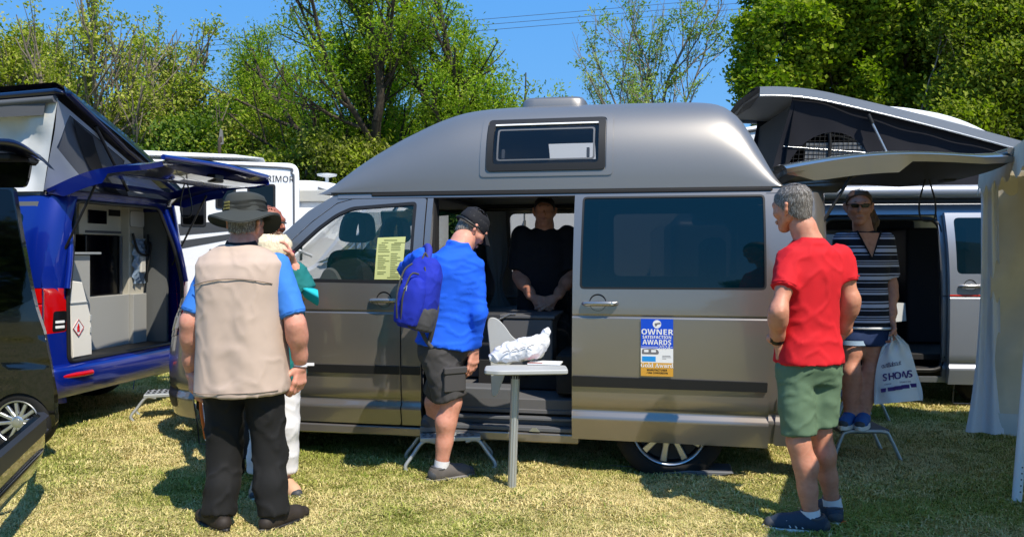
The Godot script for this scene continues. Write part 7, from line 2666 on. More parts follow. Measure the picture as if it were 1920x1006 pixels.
func others() -> void:
	# fair haired person half hidden behind the waistcoat
	var D := 4.62
	var base := Vector3(-1.40, 0, -D)
	var o := person("fair haired person in turquoise top and white trousers, mostly hidden by the hat wearer", base)
	var J := local({
		"hipA": at(495, 690, D), "hipB": at(532, 690, D), "kneeA": at(497, 800, D - 0.03), "kneeB": at(535, 800, D - 0.03), "ankA": at(486, 898, D), "ankB": at(534, 900, D), "toeA": at(478, 920, D - 0.16), "toeB": at(556, 922, D - 0.12),
		"shA": at(480, 515, D), "shB": at(552, 515, D + 0.02), "elA": at(470, 590, D), "elB": at(568, 548, D + 0.02), "wrA": at(480, 650, D - 0.08), "wrB": at(549, 494, D - 0.03), "neck": at(508, 512, D), "head": at(514, 478, D - 0.02)}, base)
	for s in ["A", "B"]:
		J["ank" + s].y = 0.09
		J["toe" + s].y = 0.04
	var S := {"girth": 0.94, "arm": 0.92, "leg": 0.95, "hid": 0.72, "neck": 0.95, "front": -1.0}
	var skin := body_skin(J, S)
	var bs := head(skin, J.head, Vector3(0.72, -0.05, -0.7).normalized(), Vector3.UP, 0.95)
	hand(skin, J.wrB, Vector3(-0.45, 0.9, 0.1), Vector3(-0.4, -0.2, 0.7), 0.7, 1.0, 0.98)
	hand(skin, J.wrA, Vector3(0.1, -1, 0.1), Vector3(0.7, 0, -0.2), 0.7, 1.0, 0.98)
	put("body", skin, M.skin_pink, o)
	face_parts(o, J.head, bs)
	trousers(o, "white_trousers", J, {"girth": 0.98, "front": -1.0}, 1.86, [0.10, 0.078, 0.082], 0.1, M.white_cloth, folds(81, 0.010, 7.0, 7.0, 7.0))
	shirt(o, "turquoise_top", J, S, [[-0.12, 0.185, 0.14], [0.2, 0.18, 0.135], [0.6, 0.185, 0.14], [0.86, 0.175, 0.11], [0.97, 0.09, 0.07]], 1.0, 0.085, M.cloth_teal, folds(82, 0.010, 8.0, 8.0, 8.0))
	var cf := MB.new()
	var rows := []
	var q0: Vector3 = J.elB + Vector3(-0.03, 0.03, 0.02)
	for i in 7:
		var row := []
		for j in 17:
			var a := TAU * j / 16.0
			var r := 0.05 + 0.030 * i / 6.0
			row.append(q0 + Vector3(0.02 * i + cos(a) * 0.030, -0.010 * i + sin(a) * r * 0.6, sin(a * 3.0) * 0.008 + cos(a) * r))
		rows.append(row)
	cf.grid(rows, Vector3.ZERO, true)
	put("turned_cuff", cf, M.cloth_turquoise, o)
	hair_cap(o, "hair", J.head, bs, M.hair_blond, 0.026, -0.075, 0.075, 9)
	bar(o, "spectacle_arm", [J.head + bs * Vector3(-0.082, 0.02, 0.0), J.head + bs * Vector3(-0.076, 0.02, 0.09)], 0.005, M.plum, 6)
	shoe(o, J.ankA, J.toeA, 0.0, M.shoe_tan, M.sole_white, 0.92)
	shoe(o, J.ankB, J.toeB, 0.0, M.shoe_tan, M.sole_white, 0.92)
	# bald person beyond
	D = 5.02
	base = Vector3(-1.72, 0, -D)
	o = person("tanned bald person with spectacles, face just showing past the dark hat's brim", base)
	J = local({
		"hipA": at(445, 660, D), "hipB": at(485, 660, D), "kneeA": at(445, 765, D), "kneeB": at(487, 765, D), "ankA": at(444, 862, D), "ankB": at(488, 862, D), "toeA": at(440, 885, D - 0.15), "toeB": at(492, 885, D - 0.15),
		"shA": at(420, 490, D), "shB": at(505, 490, D), "elA": at(400, 575, D), "elB": at(515, 575, D), "wrA": at(390, 650, D - 0.1), "wrB": at(510, 650, D - 0.1), "neck": at(470, 470, D), "head": at(503, 421, D - 0.04)}, base)
	for s in ["A", "B"]:
		J["ank" + s].y = 0.09
		J["toe" + s].y = 0.04
	S = {"girth": 0.9, "arm": 0.95, "leg": 0.92, "hid": 0.72, "neck": 1.0, "front": -1.0}
	skin = body_skin(J, S)
	bs = head(skin, J.head, Vector3(0.95, -0.15, 0.25).normalized(), Vector3.UP, 1.06)
	hand(skin, J.wrA, Vector3(0.0, -1, 0.1), Vector3(0.7, 0, 0.1), 1.0, 1.0, 1.0)
	hand(skin, J.wrB, Vector3(0.0, -1, 0.1), Vector3(-0.7, 0, 0.1), 0.7, -1.0, 1.0)
	put("body", skin, M.skin_brown, o)
	face_parts(o, J.head, bs, 1.06)
	trousers(o, "trousers", J, {"girth": 0.92, "front": -1.0}, 1.95, [0.092, 0.072, 0.07], 0.12, M.cloth_charcoal, folds(91, 0.008, 7.0, 7.0, 7.0))
	shirt(o, "shirt", J, S, [[-0.1, 0.165, 0.12], [0.5, 0.165, 0.12], [0.85, 0.16, 0.11], [1.0, 0.07, 0.06]], 0.7, 0.07, M.cloth_navy, folds(92, 0.006, 8.0, 8.0, 8.0))
	bar(o, "spectacle_arm", [J.head + Vector3(0.0, 0.012, 0.085), J.head + Vector3(0.09, 0.012, 0.075), J.head + Vector3(0.135, 0.008, 0.06)], 0.006, M.black_plastic, 6)
	shoe(o, J.ankA, J.toeA, 0.0, M.shoe_brown, M.black_plastic, 1.0)
	shoe(o, J.ankB, J.toeB, 0.0, M.shoe_brown, M.black_plastic, 1.0)
	var b := thing("carrier_bag", "white carrier bag with green print and orange edge, left of the black trousers", "carrier bag", at(386, 775, 4.9))
	var bo := b.position
	for k in 2:
		var g := MB.new()
		var r := []
		for i in 11:
			var row := []
			for j in 11:
				var h := i / 10.0
				var s := j / 10.0
				row.append(at(lerpf(lerpf(384.0, 372.0, h), lerpf(440.0, 430.0, h), s), lerpf(826.0, 705.0, h), 4.9 + (0.05 * sin(s * PI) + 0.012 * sin(h * 9.0 + s * 6.0)) * (-1.0 if k == 0 else 1.0)) - bo)
			r.append(row)
		g.grid(r, Vector3(0, 0, 1 if k == 0 else -1))
		put("bag_side", g, M.bag_white, b)
	var oe := MB.new()
	oe.tube([at(385, 822, 4.86) - bo, at(377, 775, 4.85) - bo, at(375, 745, 4.85) - bo], [0.010], 6)
	put("orange_edge", oe, M.orange, b)
	bar(b, "bag_handle", smooth_path([at(388, 707, 4.9) - bo, at(390, 672, 4.92) - bo, at(405, 707, 4.9) - bo], 4), 0.008, M.bag_white, 6)
	# the person inside the van
	D = 6.05
	base = Vector3(0.25, 0, -D)
	o = person("person in dark polo shirt with hands clasped inside the open taupe van", base)
	J = local({
		"hipA": at(985, 600, D + 0.05), "hipB": at(1045, 600, D + 0.05), "kneeA": at(980, 625, D - 0.36), "kneeB": at(1050, 625, D - 0.36), "ankA": at(985, 675, D - 0.36), "ankB": at(1045, 675, D - 0.36), "toeA": at(983, 690, D - 0.5), "toeB": at(1047, 690, D - 0.5),
		"shA": at(978, 442, D), "shB": at(1064, 442, D), "elA": at(973, 518, D - 0.02), "elB": at(1070, 518, D - 0.02), "wrA": at(1000, 558, D - 0.24), "wrB": at(1042, 558, D - 0.24), "neck": at(1021, 428, D), "head": at(1021, 396, D - 0.02)}, base)
	S = {"girth": 1.05, "arm": 1.1, "leg": 1.0, "hid": 0.75, "neck": 1.1, "front": -1.0}
	skin = body_skin(J, S)
	bs = head(skin, J.head, Vector3(-0.1, -0.15, 1.0).normalized(), Vector3.UP, 0.98)
	hand(skin, J.wrA, Vector3(0.85, -0.35, 0.2), Vector3(0.2, -0.2, -0.8), 0.8, -1.0, 1.08)
	hand(skin, J.wrB, Vector3(-0.85, -0.35, 0.25), Vector3(-0.2, -0.2, -0.8), 0.8, 1.0, 1.08)
	put("body", skin, M.skin_tan, o)
	face_parts(o, J.head, bs, 0.98)
	trousers(o, "trousers", J, {"girth": 1.05, "front": -1.0}, 1.9, [0.10, 0.085, 0.08], 0.15, M.cloth_black, folds(95, 0.006, 7.0, 7.0, 7.0))
	shirt(o, "polo_shirt", J, S, [[0.02, 0.20, 0.155], [0.3, 0.195, 0.155], [0.7, 0.205, 0.145], [0.86, 0.19, 0.12], [0.95, 0.12, 0.09], [1.01, 0.075, 0.07]], 0.85, 0.085, M.cloth_navy_dark, folds(96, 0.007, 7.0, 6.0, 7.0))
	hair_cap(o, "hair", J.head, bs, M.hair_dark, 0.006, -0.03, 0.055, 11, 0.98)
	shoe(o, J.ankA, J.toeA, J.ankA.y - 0.09, M.shoe_brown, M.black_plastic, 1.0)
	shoe(o, J.ankB, J.toeB, J.ankB.y - 0.09, M.shoe_brown, M.black_plastic, 1.0)

# ---------------------------------------------------------------- trees and hedges
func leaf_cluster(count: int, spread: float, size: float, sd: int, slim := 0.55) -> ArrayMesh:
	var r := RandomNumberGenerator.new()
	r.seed = sd
	var mb := MB.new()
	for k in count:
		var c := Vector3(r.randfn(0, 0.5), r.randfn(0, 0.4), r.randfn(0, 0.5)) * spread
		var ax := Vector3(r.randf() - 0.5, r.randf() * 0.7 - 0.45, r.randf() - 0.5).normalized()
		var nn := (Vector3(r.randf() - 0.5, r.randf() + 0.25, r.randf() - 0.5)).slide(ax).normalized()
		var sd2 := ax.cross(nn)
		var l := size * r.randf_range(0.7, 1.25)
		var w := l * slim * 0.5
		var a := c - ax * l * 0.5
		var b := c + ax * l * 0.5 - nn * l * 0.12
		var m1 := c + sd2 * w + nn * l * 0.07
		var m2 := c - sd2 * w + nn * l * 0.07
		mb.tri(a, m1, b, (nn - sd2 * 0.3).normalized(), (nn - sd2 * 0.3).normalized(), (nn - sd2 * 0.3).normalized())
		mb.tri(a, b, m2, (nn + sd2 * 0.3).normalized(), (nn + sd2 * 0.3).normalized(), (nn + sd2 * 0.3).normalized())
	return mb.mesh()

func scatter(called: String, mesh: Mesh, m: Material, spots: Array, parent: Node, tones: Array, smin: float, smax: float, sd: int, upright := 0.0) -> void:
	var r := RandomNumberGenerator.new()
	r.seed = sd
	var buf := PackedFloat32Array()
	buf.resize(spots.size() * 16)
	var i := 0
	for p in spots:
		var e := Basis.from_euler(Vector3(r.randf_range(-0.7, 0.7) * (1.0 - upright), r.randf() * TAU, r.randf_range(-0.7, 0.7) * (1.0 - upright))) * r.randf_range(smin, smax)
		var c: Color = (tones[r.randi() % tones.size()] as Color).srgb_to_linear()
		var v := r.randf_range(0.8, 1.2)
		for k in 3:
			buf[i + k * 4] = e.x[k]
			buf[i + k * 4 + 1] = e.y[k]
			buf[i + k * 4 + 2] = e.z[k]
			buf[i + k * 4 + 3] = p[k]
		buf[i + 12] = c.r * v
		buf[i + 13] = c.g * v
		buf[i + 14] = c.b * v
		buf[i + 15] = 1.0
		i += 16
	var mm := MultiMesh.new()
	mm.transform_format = MultiMesh.TRANSFORM_3D
	mm.use_colors = true
	mm.mesh = mesh
	mm.instance_count = spots.size()
	mm.buffer = buf
	var o := MultiMeshInstance3D.new()
	o.multimesh = mm
	o.material_override = m
	o.name = called
	parent.add_child(o, true)
	o.set_meta("kind", "stuff")

# one branch that bends, splits and thins; tips collects where leaves may hang
func grow(mb: MB, r: RandomNumberGenerator, p: Vector3, d: Vector3, length: float, rad: float, level: int, P: Dictionary, tips: Array) -> void:
	var n := 5 if level < 2 else 4
	var pts := [p]
	var rs := [rad]
	var q := p
	var dir := d
	for k in n:
		dir = (dir + Vector3(r.randfn(0, 1), r.randfn(0, 1), r.randfn(0, 1)) * P.bend + Vector3.UP * P.lift * (1.0 if level > 0 else 0.3)).normalized()
		q += dir * length / n
		pts.append(q)
		rs.append(rad * lerpf(1.0, P.taper, (k + 1.0) / n))
		if level >= P.levels - 1:
			tips.append([q, level])
	mb.tube(pts, rs, 7 if level == 0 else (5 if level < 3 else 3), false)
	if level >= P.levels:
		tips.append([q, level])
		return
	var kids: int = P.kids[mini(level, P.kids.size() - 1)]
	var start: float = P.start if level == 0 else 0.25
	for k in kids:
		var s := lerpf(start, 1.0, (k + r.randf() * 0.8) / kids)
		var at_ := clampf(s * n, 0.0, n - 0.001)
		var b: Vector3 = pts[int(at_)].lerp(pts[int(at_) + 1], at_ - int(at_))
		var rr: float = lerpf(rs[int(at_)], rs[int(at_) + 1], at_ - int(at_))
		var az := r.randf() * TAU
		var side := dir.cross(Vector3(cos(az), 0.2, sin(az))).normalized()
		var spread: float = P.spread * r.randf_range(0.7, 1.3)
		var nd: Vector3 = (dir * cos(spread) + side * sin(spread)).normalized()
		grow(mb, r, b, nd, length * P.ratio * r.randf_range(0.75, 1.15) * (1.15 - 0.4 * s if level == 0 else 1.0), rr * 0.68, level + 1, P, tips)
	if level > 0 or P.get("lead", true):
		grow(mb, r, q, dir, length * P.ratio * 0.8, rs[-1], level + 1, P, tips)

func tree(called: String, label: String, where: Vector3, sd: int, P: Dictionary, leaf: Mesh, lm: Material, tones: Array, per_tip: int, jitter: float, smin: float, smax: float, group := "") -> Node3D:
	var t := thing(called, label, "tree", where, 0.0, group)
	var r := RandomNumberGenerator.new()
	r.seed = sd
	var mb := MB.new()
	var tips := []
	var stems: int = P.get("stems", 1)
	for k in stems:
		var a := TAU * k / stems + r.randf()
		var off := Vector3(cos(a), 0, sin(a)) * (0.25 if stems > 1 else 0.0)
		var dd: Vector3 = (Vector3.UP + off * P.get("flare", 1.2)).normalized()
		grow(mb, r, off * 0.6, dd, P.trunk * r.randf_range(0.85, 1.1), P.rad, 0, P, tips)
	put("trunk", mb, P.bark, t)
	var spots := []
	var gaps := FastNoiseLite.new()
	gaps.seed = sd
	gaps.frequency = 0.85
	gaps.fractal_octaves = 2
	for tp in tips:
		var cnt := per_tip
		var gv: float = gaps.get_noise_3dv(tp[0])
		if gv < P.get("gap", -0.02):
			cnt = 0
		elif gv > 0.25:
			cnt += 1
		if r.randf() < P.get("bare", 0.0):
			cnt = 0
		for k in cnt:
			spots.append(tp[0] + Vector3(r.randfn(0, 1), r.randfn(0, 0.8), r.randfn(0, 1)) * jitter)
	if spots.size():
		scatter("crown", leaf, lm, spots, t, tones, smin, smax, sd + 1)
	return t

# a full crown: leaf clumps on the skins of many lobes, with limbs under them
func full_tree(called: String, label: String, where: Vector3, sd: int, high: float, lobes: Array, leaf: Mesh, lm: Material, tones: Array, count: int, smin: float, smax: float, bark: Material, category := "tree", group := "") -> Node3D:
	var t := thing(called, label, category, where, 0.0, group)
	var r := RandomNumberGenerator.new()
	r.seed = sd
	var mb := MB.new()
	mb.tube([Vector3(0, 0, 0), Vector3(0.1, high * 0.25, 0), Vector3(-0.05, high * 0.5, 0.05), Vector3(0.0, high * 0.8, 0.0)], [0.035 * high, 0.027 * high, 0.018 * high, 0.006 * high], 8)
	for l in lobes:
		var c: Vector3 = l[0]
		var y0 := clampf(c.y * 0.45, high * 0.12, high * 0.6)
		mb.tube(smooth_path([Vector3(0, y0, 0), Vector3(c.x * 0.5, lerpf(y0, c.y, 0.45), c.z * 0.5), c, c + Vector3(r.randfn(0, 0.3), l[1] * 0.7, r.randfn(0, 0.3))], 3), [0.012 * high, 0.010 * high, 0.009 * high, 0.007 * high, 0.006 * high, 0.005 * high, 0.004 * high, 0.003 * high, 0.002 * high, 0.001 * high], 5)
	put("trunk", mb, bark, t)
	var total := 0.0
	for l in lobes:
		total += l[1] * l[1]
	var spots := []
	var gaps := FastNoiseLite.new()
	gaps.seed = sd
	gaps.frequency = 0.75
	gaps.fractal_octaves = 3
	for l in lobes:
		var n := int(count * 1.35 * l[1] * l[1] / total)
		for k in n:
			var d := Vector3(r.randfn(0, 1), r.randfn(0, 1) + 0.25, r.randfn(0, 1)).normalized()
			var rr: float = l[1] * (1.0 - 0.45 * pow(r.randf(), 2.0)) * (1.0 + 0.22 * sin(d.x * 7.0 + d.y * 5.0 + l[0].x * 3.0) * sin(d.z * 6.0 + d.y * 4.0))
			var sp: Vector3 = l[0] + Vector3(d.x, d.y * 0.8, d.z) * rr
			if gaps.get_noise_3dv(sp) > -0.14:
				spots.append(sp)
	scatter("crown", leaf, lm, spots, t, tones, smin, smax, sd + 1)
	return t

func lobes_in(sd: int, n: int, lo: Vector3, hi: Vector3, r0: float, r1: float, taper := 0.0) -> Array:
	var r := RandomNumberGenerator.new()
	r.seed = sd
	var o := []
	for k in n:
		var y := r.randf()
		var sq := 1.0 - taper * y
		o.append([Vector3(lerpf(lo.x, hi.x, 0.5 + (r.randf() - 0.5) * sq), lerpf(lo.y, hi.y, y), lerpf(lo.z, hi.z, r.randf())), r.randf_range(r0, r1)])
	return o

func greenery() -> void:
	var ash := leaf_cluster(18, 0.32, 0.115, 1, 0.40)
	var round_ := leaf_cluster(17, 0.30, 0.14, 2, 0.8)
	var small := leaf_cluster(14, 0.24, 0.085, 3, 0.6)
	var sprig := leaf_cluster(9, 0.16, 0.10, 4, 0.45)
	var bark: Material = M.bark
	# the tall leafy ash in the middle
	var AP := {"trunk": 4.6, "rad": 0.17, "levels": 3, "bend": 0.10, "lift": 0.10, "taper": 0.62, "kids": [7, 5, 4], "start": 0.30, "spread": 0.62, "ratio": 0.60, "stems": 3, "flare": 1.5, "bark": bark, "bare": 0.05}
	tree("ash_tree", "tall bright green ash tree with forked trunks, left of centre", at(745, 600, 19.0) * Vector3(1, 0, 1), 11, AP, ash, M.leaf_fresh, [lin(0.28, 0.40, 0.035), lin(0.35, 0.44, 0.055), lin(0.20, 0.32, 0.03)], 2, 0.17, 0.55, 0.95)
	AP = AP.duplicate()
	AP.merge({"trunk": 4.2, "rad": 0.11, "stems": 2, "flare": 0.7, "bare": 0.35, "kids": [7, 5, 4]}, true)
	tree("ash_tree", "slimmer ash tree with open sprays at the left of the bright ash", at(560, 600, 20.0) * Vector3(1, 0, 1), 23, AP, ash, M.leaf_fresh, [lin(0.28, 0.38, 0.045), lin(0.36, 0.42, 0.07), lin(0.22, 0.32, 0.04)], 2, 0.14, 0.55, 0.9)
	tree("ash_tree", "low right hand ash limb tree dipping towards the roof vent", at(900, 600, 20.5) * Vector3(1, 0, 1), 29, AP.merged({"trunk": 2.7, "stems": 2, "flare": 1.2, "bare": 0.1}, true), ash, M.leaf_fresh, [lin(0.28, 0.40, 0.035), lin(0.34, 0.43, 0.05), lin(0.20, 0.32, 0.03)], 4, 0.20, 0.6, 1.0)
	# nearly bare tree right of the middle
	var BP := {"trunk": 4.8, "rad": 0.075, "levels": 4, "bend": 0.13, "lift": 0.12, "taper": 0.6, "kids": [7, 4, 3, 2], "start": 0.42, "spread": 0.50, "ratio": 0.56, "stems": 2, "flare": 0.6, "gap": -0.5, "bark": M.bark_light, "bare": 0.88}
	tree("young_tree", "nearly bare tree with thin branches and few new leaves against the sky", at(1215, 600, 21.0) * Vector3(1, 0, 1), 37, BP, sprig, M.leaf_fresh, [lin(0.34, 0.44, 0.14), lin(0.28, 0.38, 0.10)], 2, 0.07, 0.7, 1.1)
	tree("young_tree", "small sparse tree low beside the taupe roof's right end", at(1400, 600, 22.0) * Vector3(1, 0, 1), 41, BP.merged({"trunk": 2.0, "rad": 0.06, "bare": 0.9}, true), sprig, M.leaf_fresh, [lin(0.17, 0.25, 0.06)], 3, 0.12, 0.8, 1.2)
	# left tree with olive new leaves
	var LP := {"trunk": 4.6, "rad": 0.12, "levels": 3, "bend": 0.10, "lift": 0.15, "taper": 0.6, "kids": [8, 5, 4], "start": 0.2, "spread": 0.48, "ratio": 0.60, "stems": 6, "flare": 2.4, "bark": M.bark_pale, "bare": 0.25, "gap": -0.12}
	tree("walnut_tree", "open branched tree with olive new leaves at the upper left", at(170, 600, 18.5) * Vector3(1, 0, 1), 53, LP, small, M.leaf_olive, [lin(0.40, 0.44, 0.08), lin(0.32, 0.38, 0.06), lin(0.46, 0.46, 0.13)], 1, 0.07, 0.7, 1.15)
	tree("walnut_tree", "small olive leaved tree at the far left edge", at(-30, 600, 19.5) * Vector3(1, 0, 1), 59, LP.merged({"trunk": 2.6, "stems": 2}, true), small, M.leaf_olive, [lin(0.29, 0.31, 0.055), lin(0.24, 0.28, 0.045)], 2, 0.16, 0.6, 1.0)
	# hedge bushes in a row behind the motorhomes
	var xs := [-60, 60, 175, 285, 385, 480, 575, 670]
	var tops := [235, 240, 225, 215, 215, 235, 235, 255]
	var say := ["olive hedge bush at the far left edge of the row", "olive hedge bush above the pale canvas", "olive hedge bush right of the pale canvas roof", "mid green hedge bush behind the blue tailgate", "dark green thorny hedge bush behind the motorhome's middle", "brownish hedge bush behind the motorhome's lettering", "hedge bush with pale stems above the caravan", "green hedge bush left of the taupe roof"]
	for i in xs.size():
		var d := 16.6 + 0.5 * (i % 3)
		var b := at(xs[i], tops[i], d)
		var h := b.y
		var ton := [lin(0.36, 0.37, 0.06), lin(0.29, 0.33, 0.05), lin(0.15, 0.19, 0.035)] if i < 3 else ([lin(0.12, 0.21, 0.04), lin(0.10, 0.17, 0.04), lin(0.27, 0.34, 0.05)] if i in [3, 4] else [lin(0.27, 0.29, 0.07), lin(0.18, 0.21, 0.05), lin(0.34, 0.41, 0.05)])
		full_tree("hedge_bush", say[i], b * Vector3(1, 0, 1), 100 + i, h, lobes_in(200 + i, 12, Vector3(-0.9, 0.6, -0.6), Vector3(0.9, h - 0.5, 0.6), 0.45, 0.75, 0.3), small, M.leaf_fresh if i > 2 else M.leaf_olive, ton, 1900, 0.8, 1.4, M.bark_pale, "bush", "hedge bushes behind the motorhomes")
	# wooded rise behind everything
	var far := [[300, 165, 30.0], [400, 168, 31.0], [520, 190, 30.0], [640, 215, 31.0], [880, 225, 30.0], [1010, 235, 31.0], [150, 225, 31.0], [20, 225, 30.0]]
	var fsay := ["dark wood edge tree below the open sky at left", "dark wood edge tree right of the sky gap", "dark wood edge tree behind the slim ash", "dark wood edge tree behind the bright ash's trunk", "dark wood edge tree behind the roof vent", "dark wood edge tree nearest the bare tree", "dark wood edge tree behind the olive tree", "dark wood edge tree at the far left"]
	for i in far.size():
		var b := at(far[i][0], far[i][1], far[i][2])
		full_tree("wood_tree", fsay[i], b * Vector3(1, 0, 1), 140 + i, b.y, lobes_in(240 + i, 16, Vector3(-2.2, 0.8, -1.2), Vector3(2.2, b.y - 0.9, 1.2), 0.8, 1.3, 0.45), round_, M.leaf_dark, [lin(0.08, 0.14, 0.025), lin(0.12, 0.18, 0.035), lin(0.06, 0.11, 0.025)], 2200, 1.0, 1.7, M.bark, "tree", "dark trees of the wood behind")
	# clipped evergreen seen through the van
	full_tree("hedge_bush", "dark clipped hedge seen through the open taupe van's far window", at(850, 472, 12.4) * Vector3(1, 0, 1), 160, 2.5, lobes_in(260, 14, Vector3(-0.35, 0.5, -0.5), Vector3(0.35, 2.1, 0.4), 0.35, 0.5), small, M.leaf_dark, [lin(0.06, 0.12, 0.02), lin(0.09, 0.15, 0.025)], 2600, 0.7, 1.1, M.bark, "bush")
	# the great sycamore on the right
	var sl := []
	var spx := [[1470, 60, 1.1], [1450, 130, 0.9], [1500, 190, 1.0], [1430, 170, 0.6], [1560, 150, 1.3], [1545, 40, 1.3], [1640, 90, 1.4], [1700, 40, 1.5], [1600, 0, 1.5], [1700, 150, 1.3], [1500, -30, 1.2], [1650, 200, 1.2], [1570, 215, 1.0], [1780, 110, 1.3], [1770, 190, 1.1], [1480, 240, 0.8], [1740, -20, 1.4], [1620, -80, 1.6]]
	var sb := at(1620, 600, 17.5) * Vector3(1, 0, 1)
	var rr := RandomNumberGenerator.new()
	rr.seed = 77
	for s in spx:
		sl.append([at(s[0], s[1], 17.5 + rr.randf_range(-1.3, 0.9)) - sb, s[2] * 0.88])
	full_tree("sycamore_tree", "large dense sycamore with dark hollows behind the silver van", sb, 170, 8.0, sl, round_, M.leaf_sycamore, [lin(0.24, 0.33, 0.025), lin(0.32, 0.38, 0.045), lin(0.14, 0.22, 0.02)], 11500, 0.55, 0.95, M.bark)
	# looser yellow green trees at the right edge
	var wl := []
	for s in [[1850, 60, 1.2], [1900, 150, 1.0], [1830, 180, 0.9], [1880, 230, 0.8], [1800, 240, 0.7], [1930, 60, 1.2], [1860, -20, 1.2], [1940, 240, 0.8], [1770, 255, 0.6], [1850, 280, 0.6]]:
		wl.append([at(s[0], s[1], 15.0 + rr.randf_range(-0.8, 0.8)) - at(1880, 600, 15.0) * Vector3(1, 0, 1), s[2] * 0.75])
	full_tree("willow_tree", "yellow green fine leaved tree at the upper right edge", at(1880, 600, 15.0) * Vector3(1, 0, 1), 180, 6.5, wl, small, M.leaf_fresh, [lin(0.26, 0.32, 0.035), lin(0.30, 0.34, 0.045), lin(0.18, 0.24, 0.03)], 9000, 0.8, 1.4, M.bark_pale)
	tree("willow_tree", "pale stemmed tree with bare twigs in front of the sycamore's right side", at(1830, 600, 14.6) * Vector3(1, 0, 1), 191, {"trunk": 3.4, "rad": 0.07, "levels": 3, "bend": 0.16, "lift": 0.05, "taper": 0.6, "kids": [6, 4, 3], "start": 0.3, "spread": 0.6, "ratio": 0.6, "stems": 2, "flare": 0.8, "bark": M.bark_pale, "bare": 0.5}, small, M.leaf_fresh, [lin(0.18, 0.22, 0.03)], 2, 0.12, 0.7, 1.1)
	# trees on the near side of the field, behind the viewer, that the glossy paint mirrors
	var bsay := ["round tree behind the viewer at left", "round tree behind the viewer at right", "round tree far behind the viewer", "tree to the left behind the viewer, nearest the black van", "second tree to the left behind the viewer", "farthest tree to the left behind the viewer"]
	for i in 6:
		var b: Vector3 = [Vector3(-20, 0, 22), Vector3(12, 0, 24), Vector3(0, 0, 34), Vector3(-11.5, 0, 5.5), Vector3(-15, 0, 8.5), Vector3(-19, 0, 13)][i]
		full_tree("field_tree", bsay[i], b, 210 + i, 7.0, lobes_in(310 + i, 10, Vector3(-2.5, 1.2, -2), Vector3(2.5, 6.0, 2), 1.1, 1.7, 0.3), round_, M.leaf_dark, [lin(0.12, 0.19, 0.03)], 1800, 1.2, 1.9, M.bark)

func wires() -> void:
	var ys := [[118, -5], [102, -22], [92, -40]]
	var say := ["lowest of the three overhead power lines", "middle of the three overhead power lines", "topmost of the three overhead power lines"]
	for i in 3:
		var a := at(-250, 128 - 9 * i + 8, 34.0)
		var b := at(2150, -58 - 12 * i + 2, 34.0)
		var pts := []
		for k in 41:
			var s := k / 40.0
			var p := a.lerp(b, s)
			p.y -= 0.9 * 4.0 * s * (1.0 - s) * 0.35
			pts.append(p)
		var mb := MB.new()
		mb.tube(pts, [0.011], 5)
		var o := put("power_line", mb, M.wire, self)
		tag(o, say[i], "power line", "overhead power lines")
	var t := thing("sign_post", "small dull pennant on a dark post above the motorhome roof", "flag", at(411, 472, 15.0) * Vector3(1, 0, 1))
	bar(t, "post", [Vector3(0, 0, 0), Vector3(0.0, at(411, 262, 15.0).y, 0)], 0.035, M.bark, 8)
	var pn := MB.new()
	var y0 := at(0, 268, 15.0).y
	pn.prism(PackedVector2Array([Vector2(-0.03, y0 - 0.05), Vector2(0.08, y0 - 0.02), Vector2(0.06, y0 + 0.24), Vector2(0.02, y0 + 0.28)]), -0.02, 0.02)
	put("pennant", pn, M.curtain_grey, t)
	var pr := MB.new()
	pr.prism(PackedVector2Array([Vector2(-0.01, y0), Vector2(0.06, y0 + 0.02), Vector2(0.05, y0 + 0.12), Vector2(0.01, y0 + 0.12)]), 0.0, 0.026)
	put("brown_mark", pr, M.bark, t)

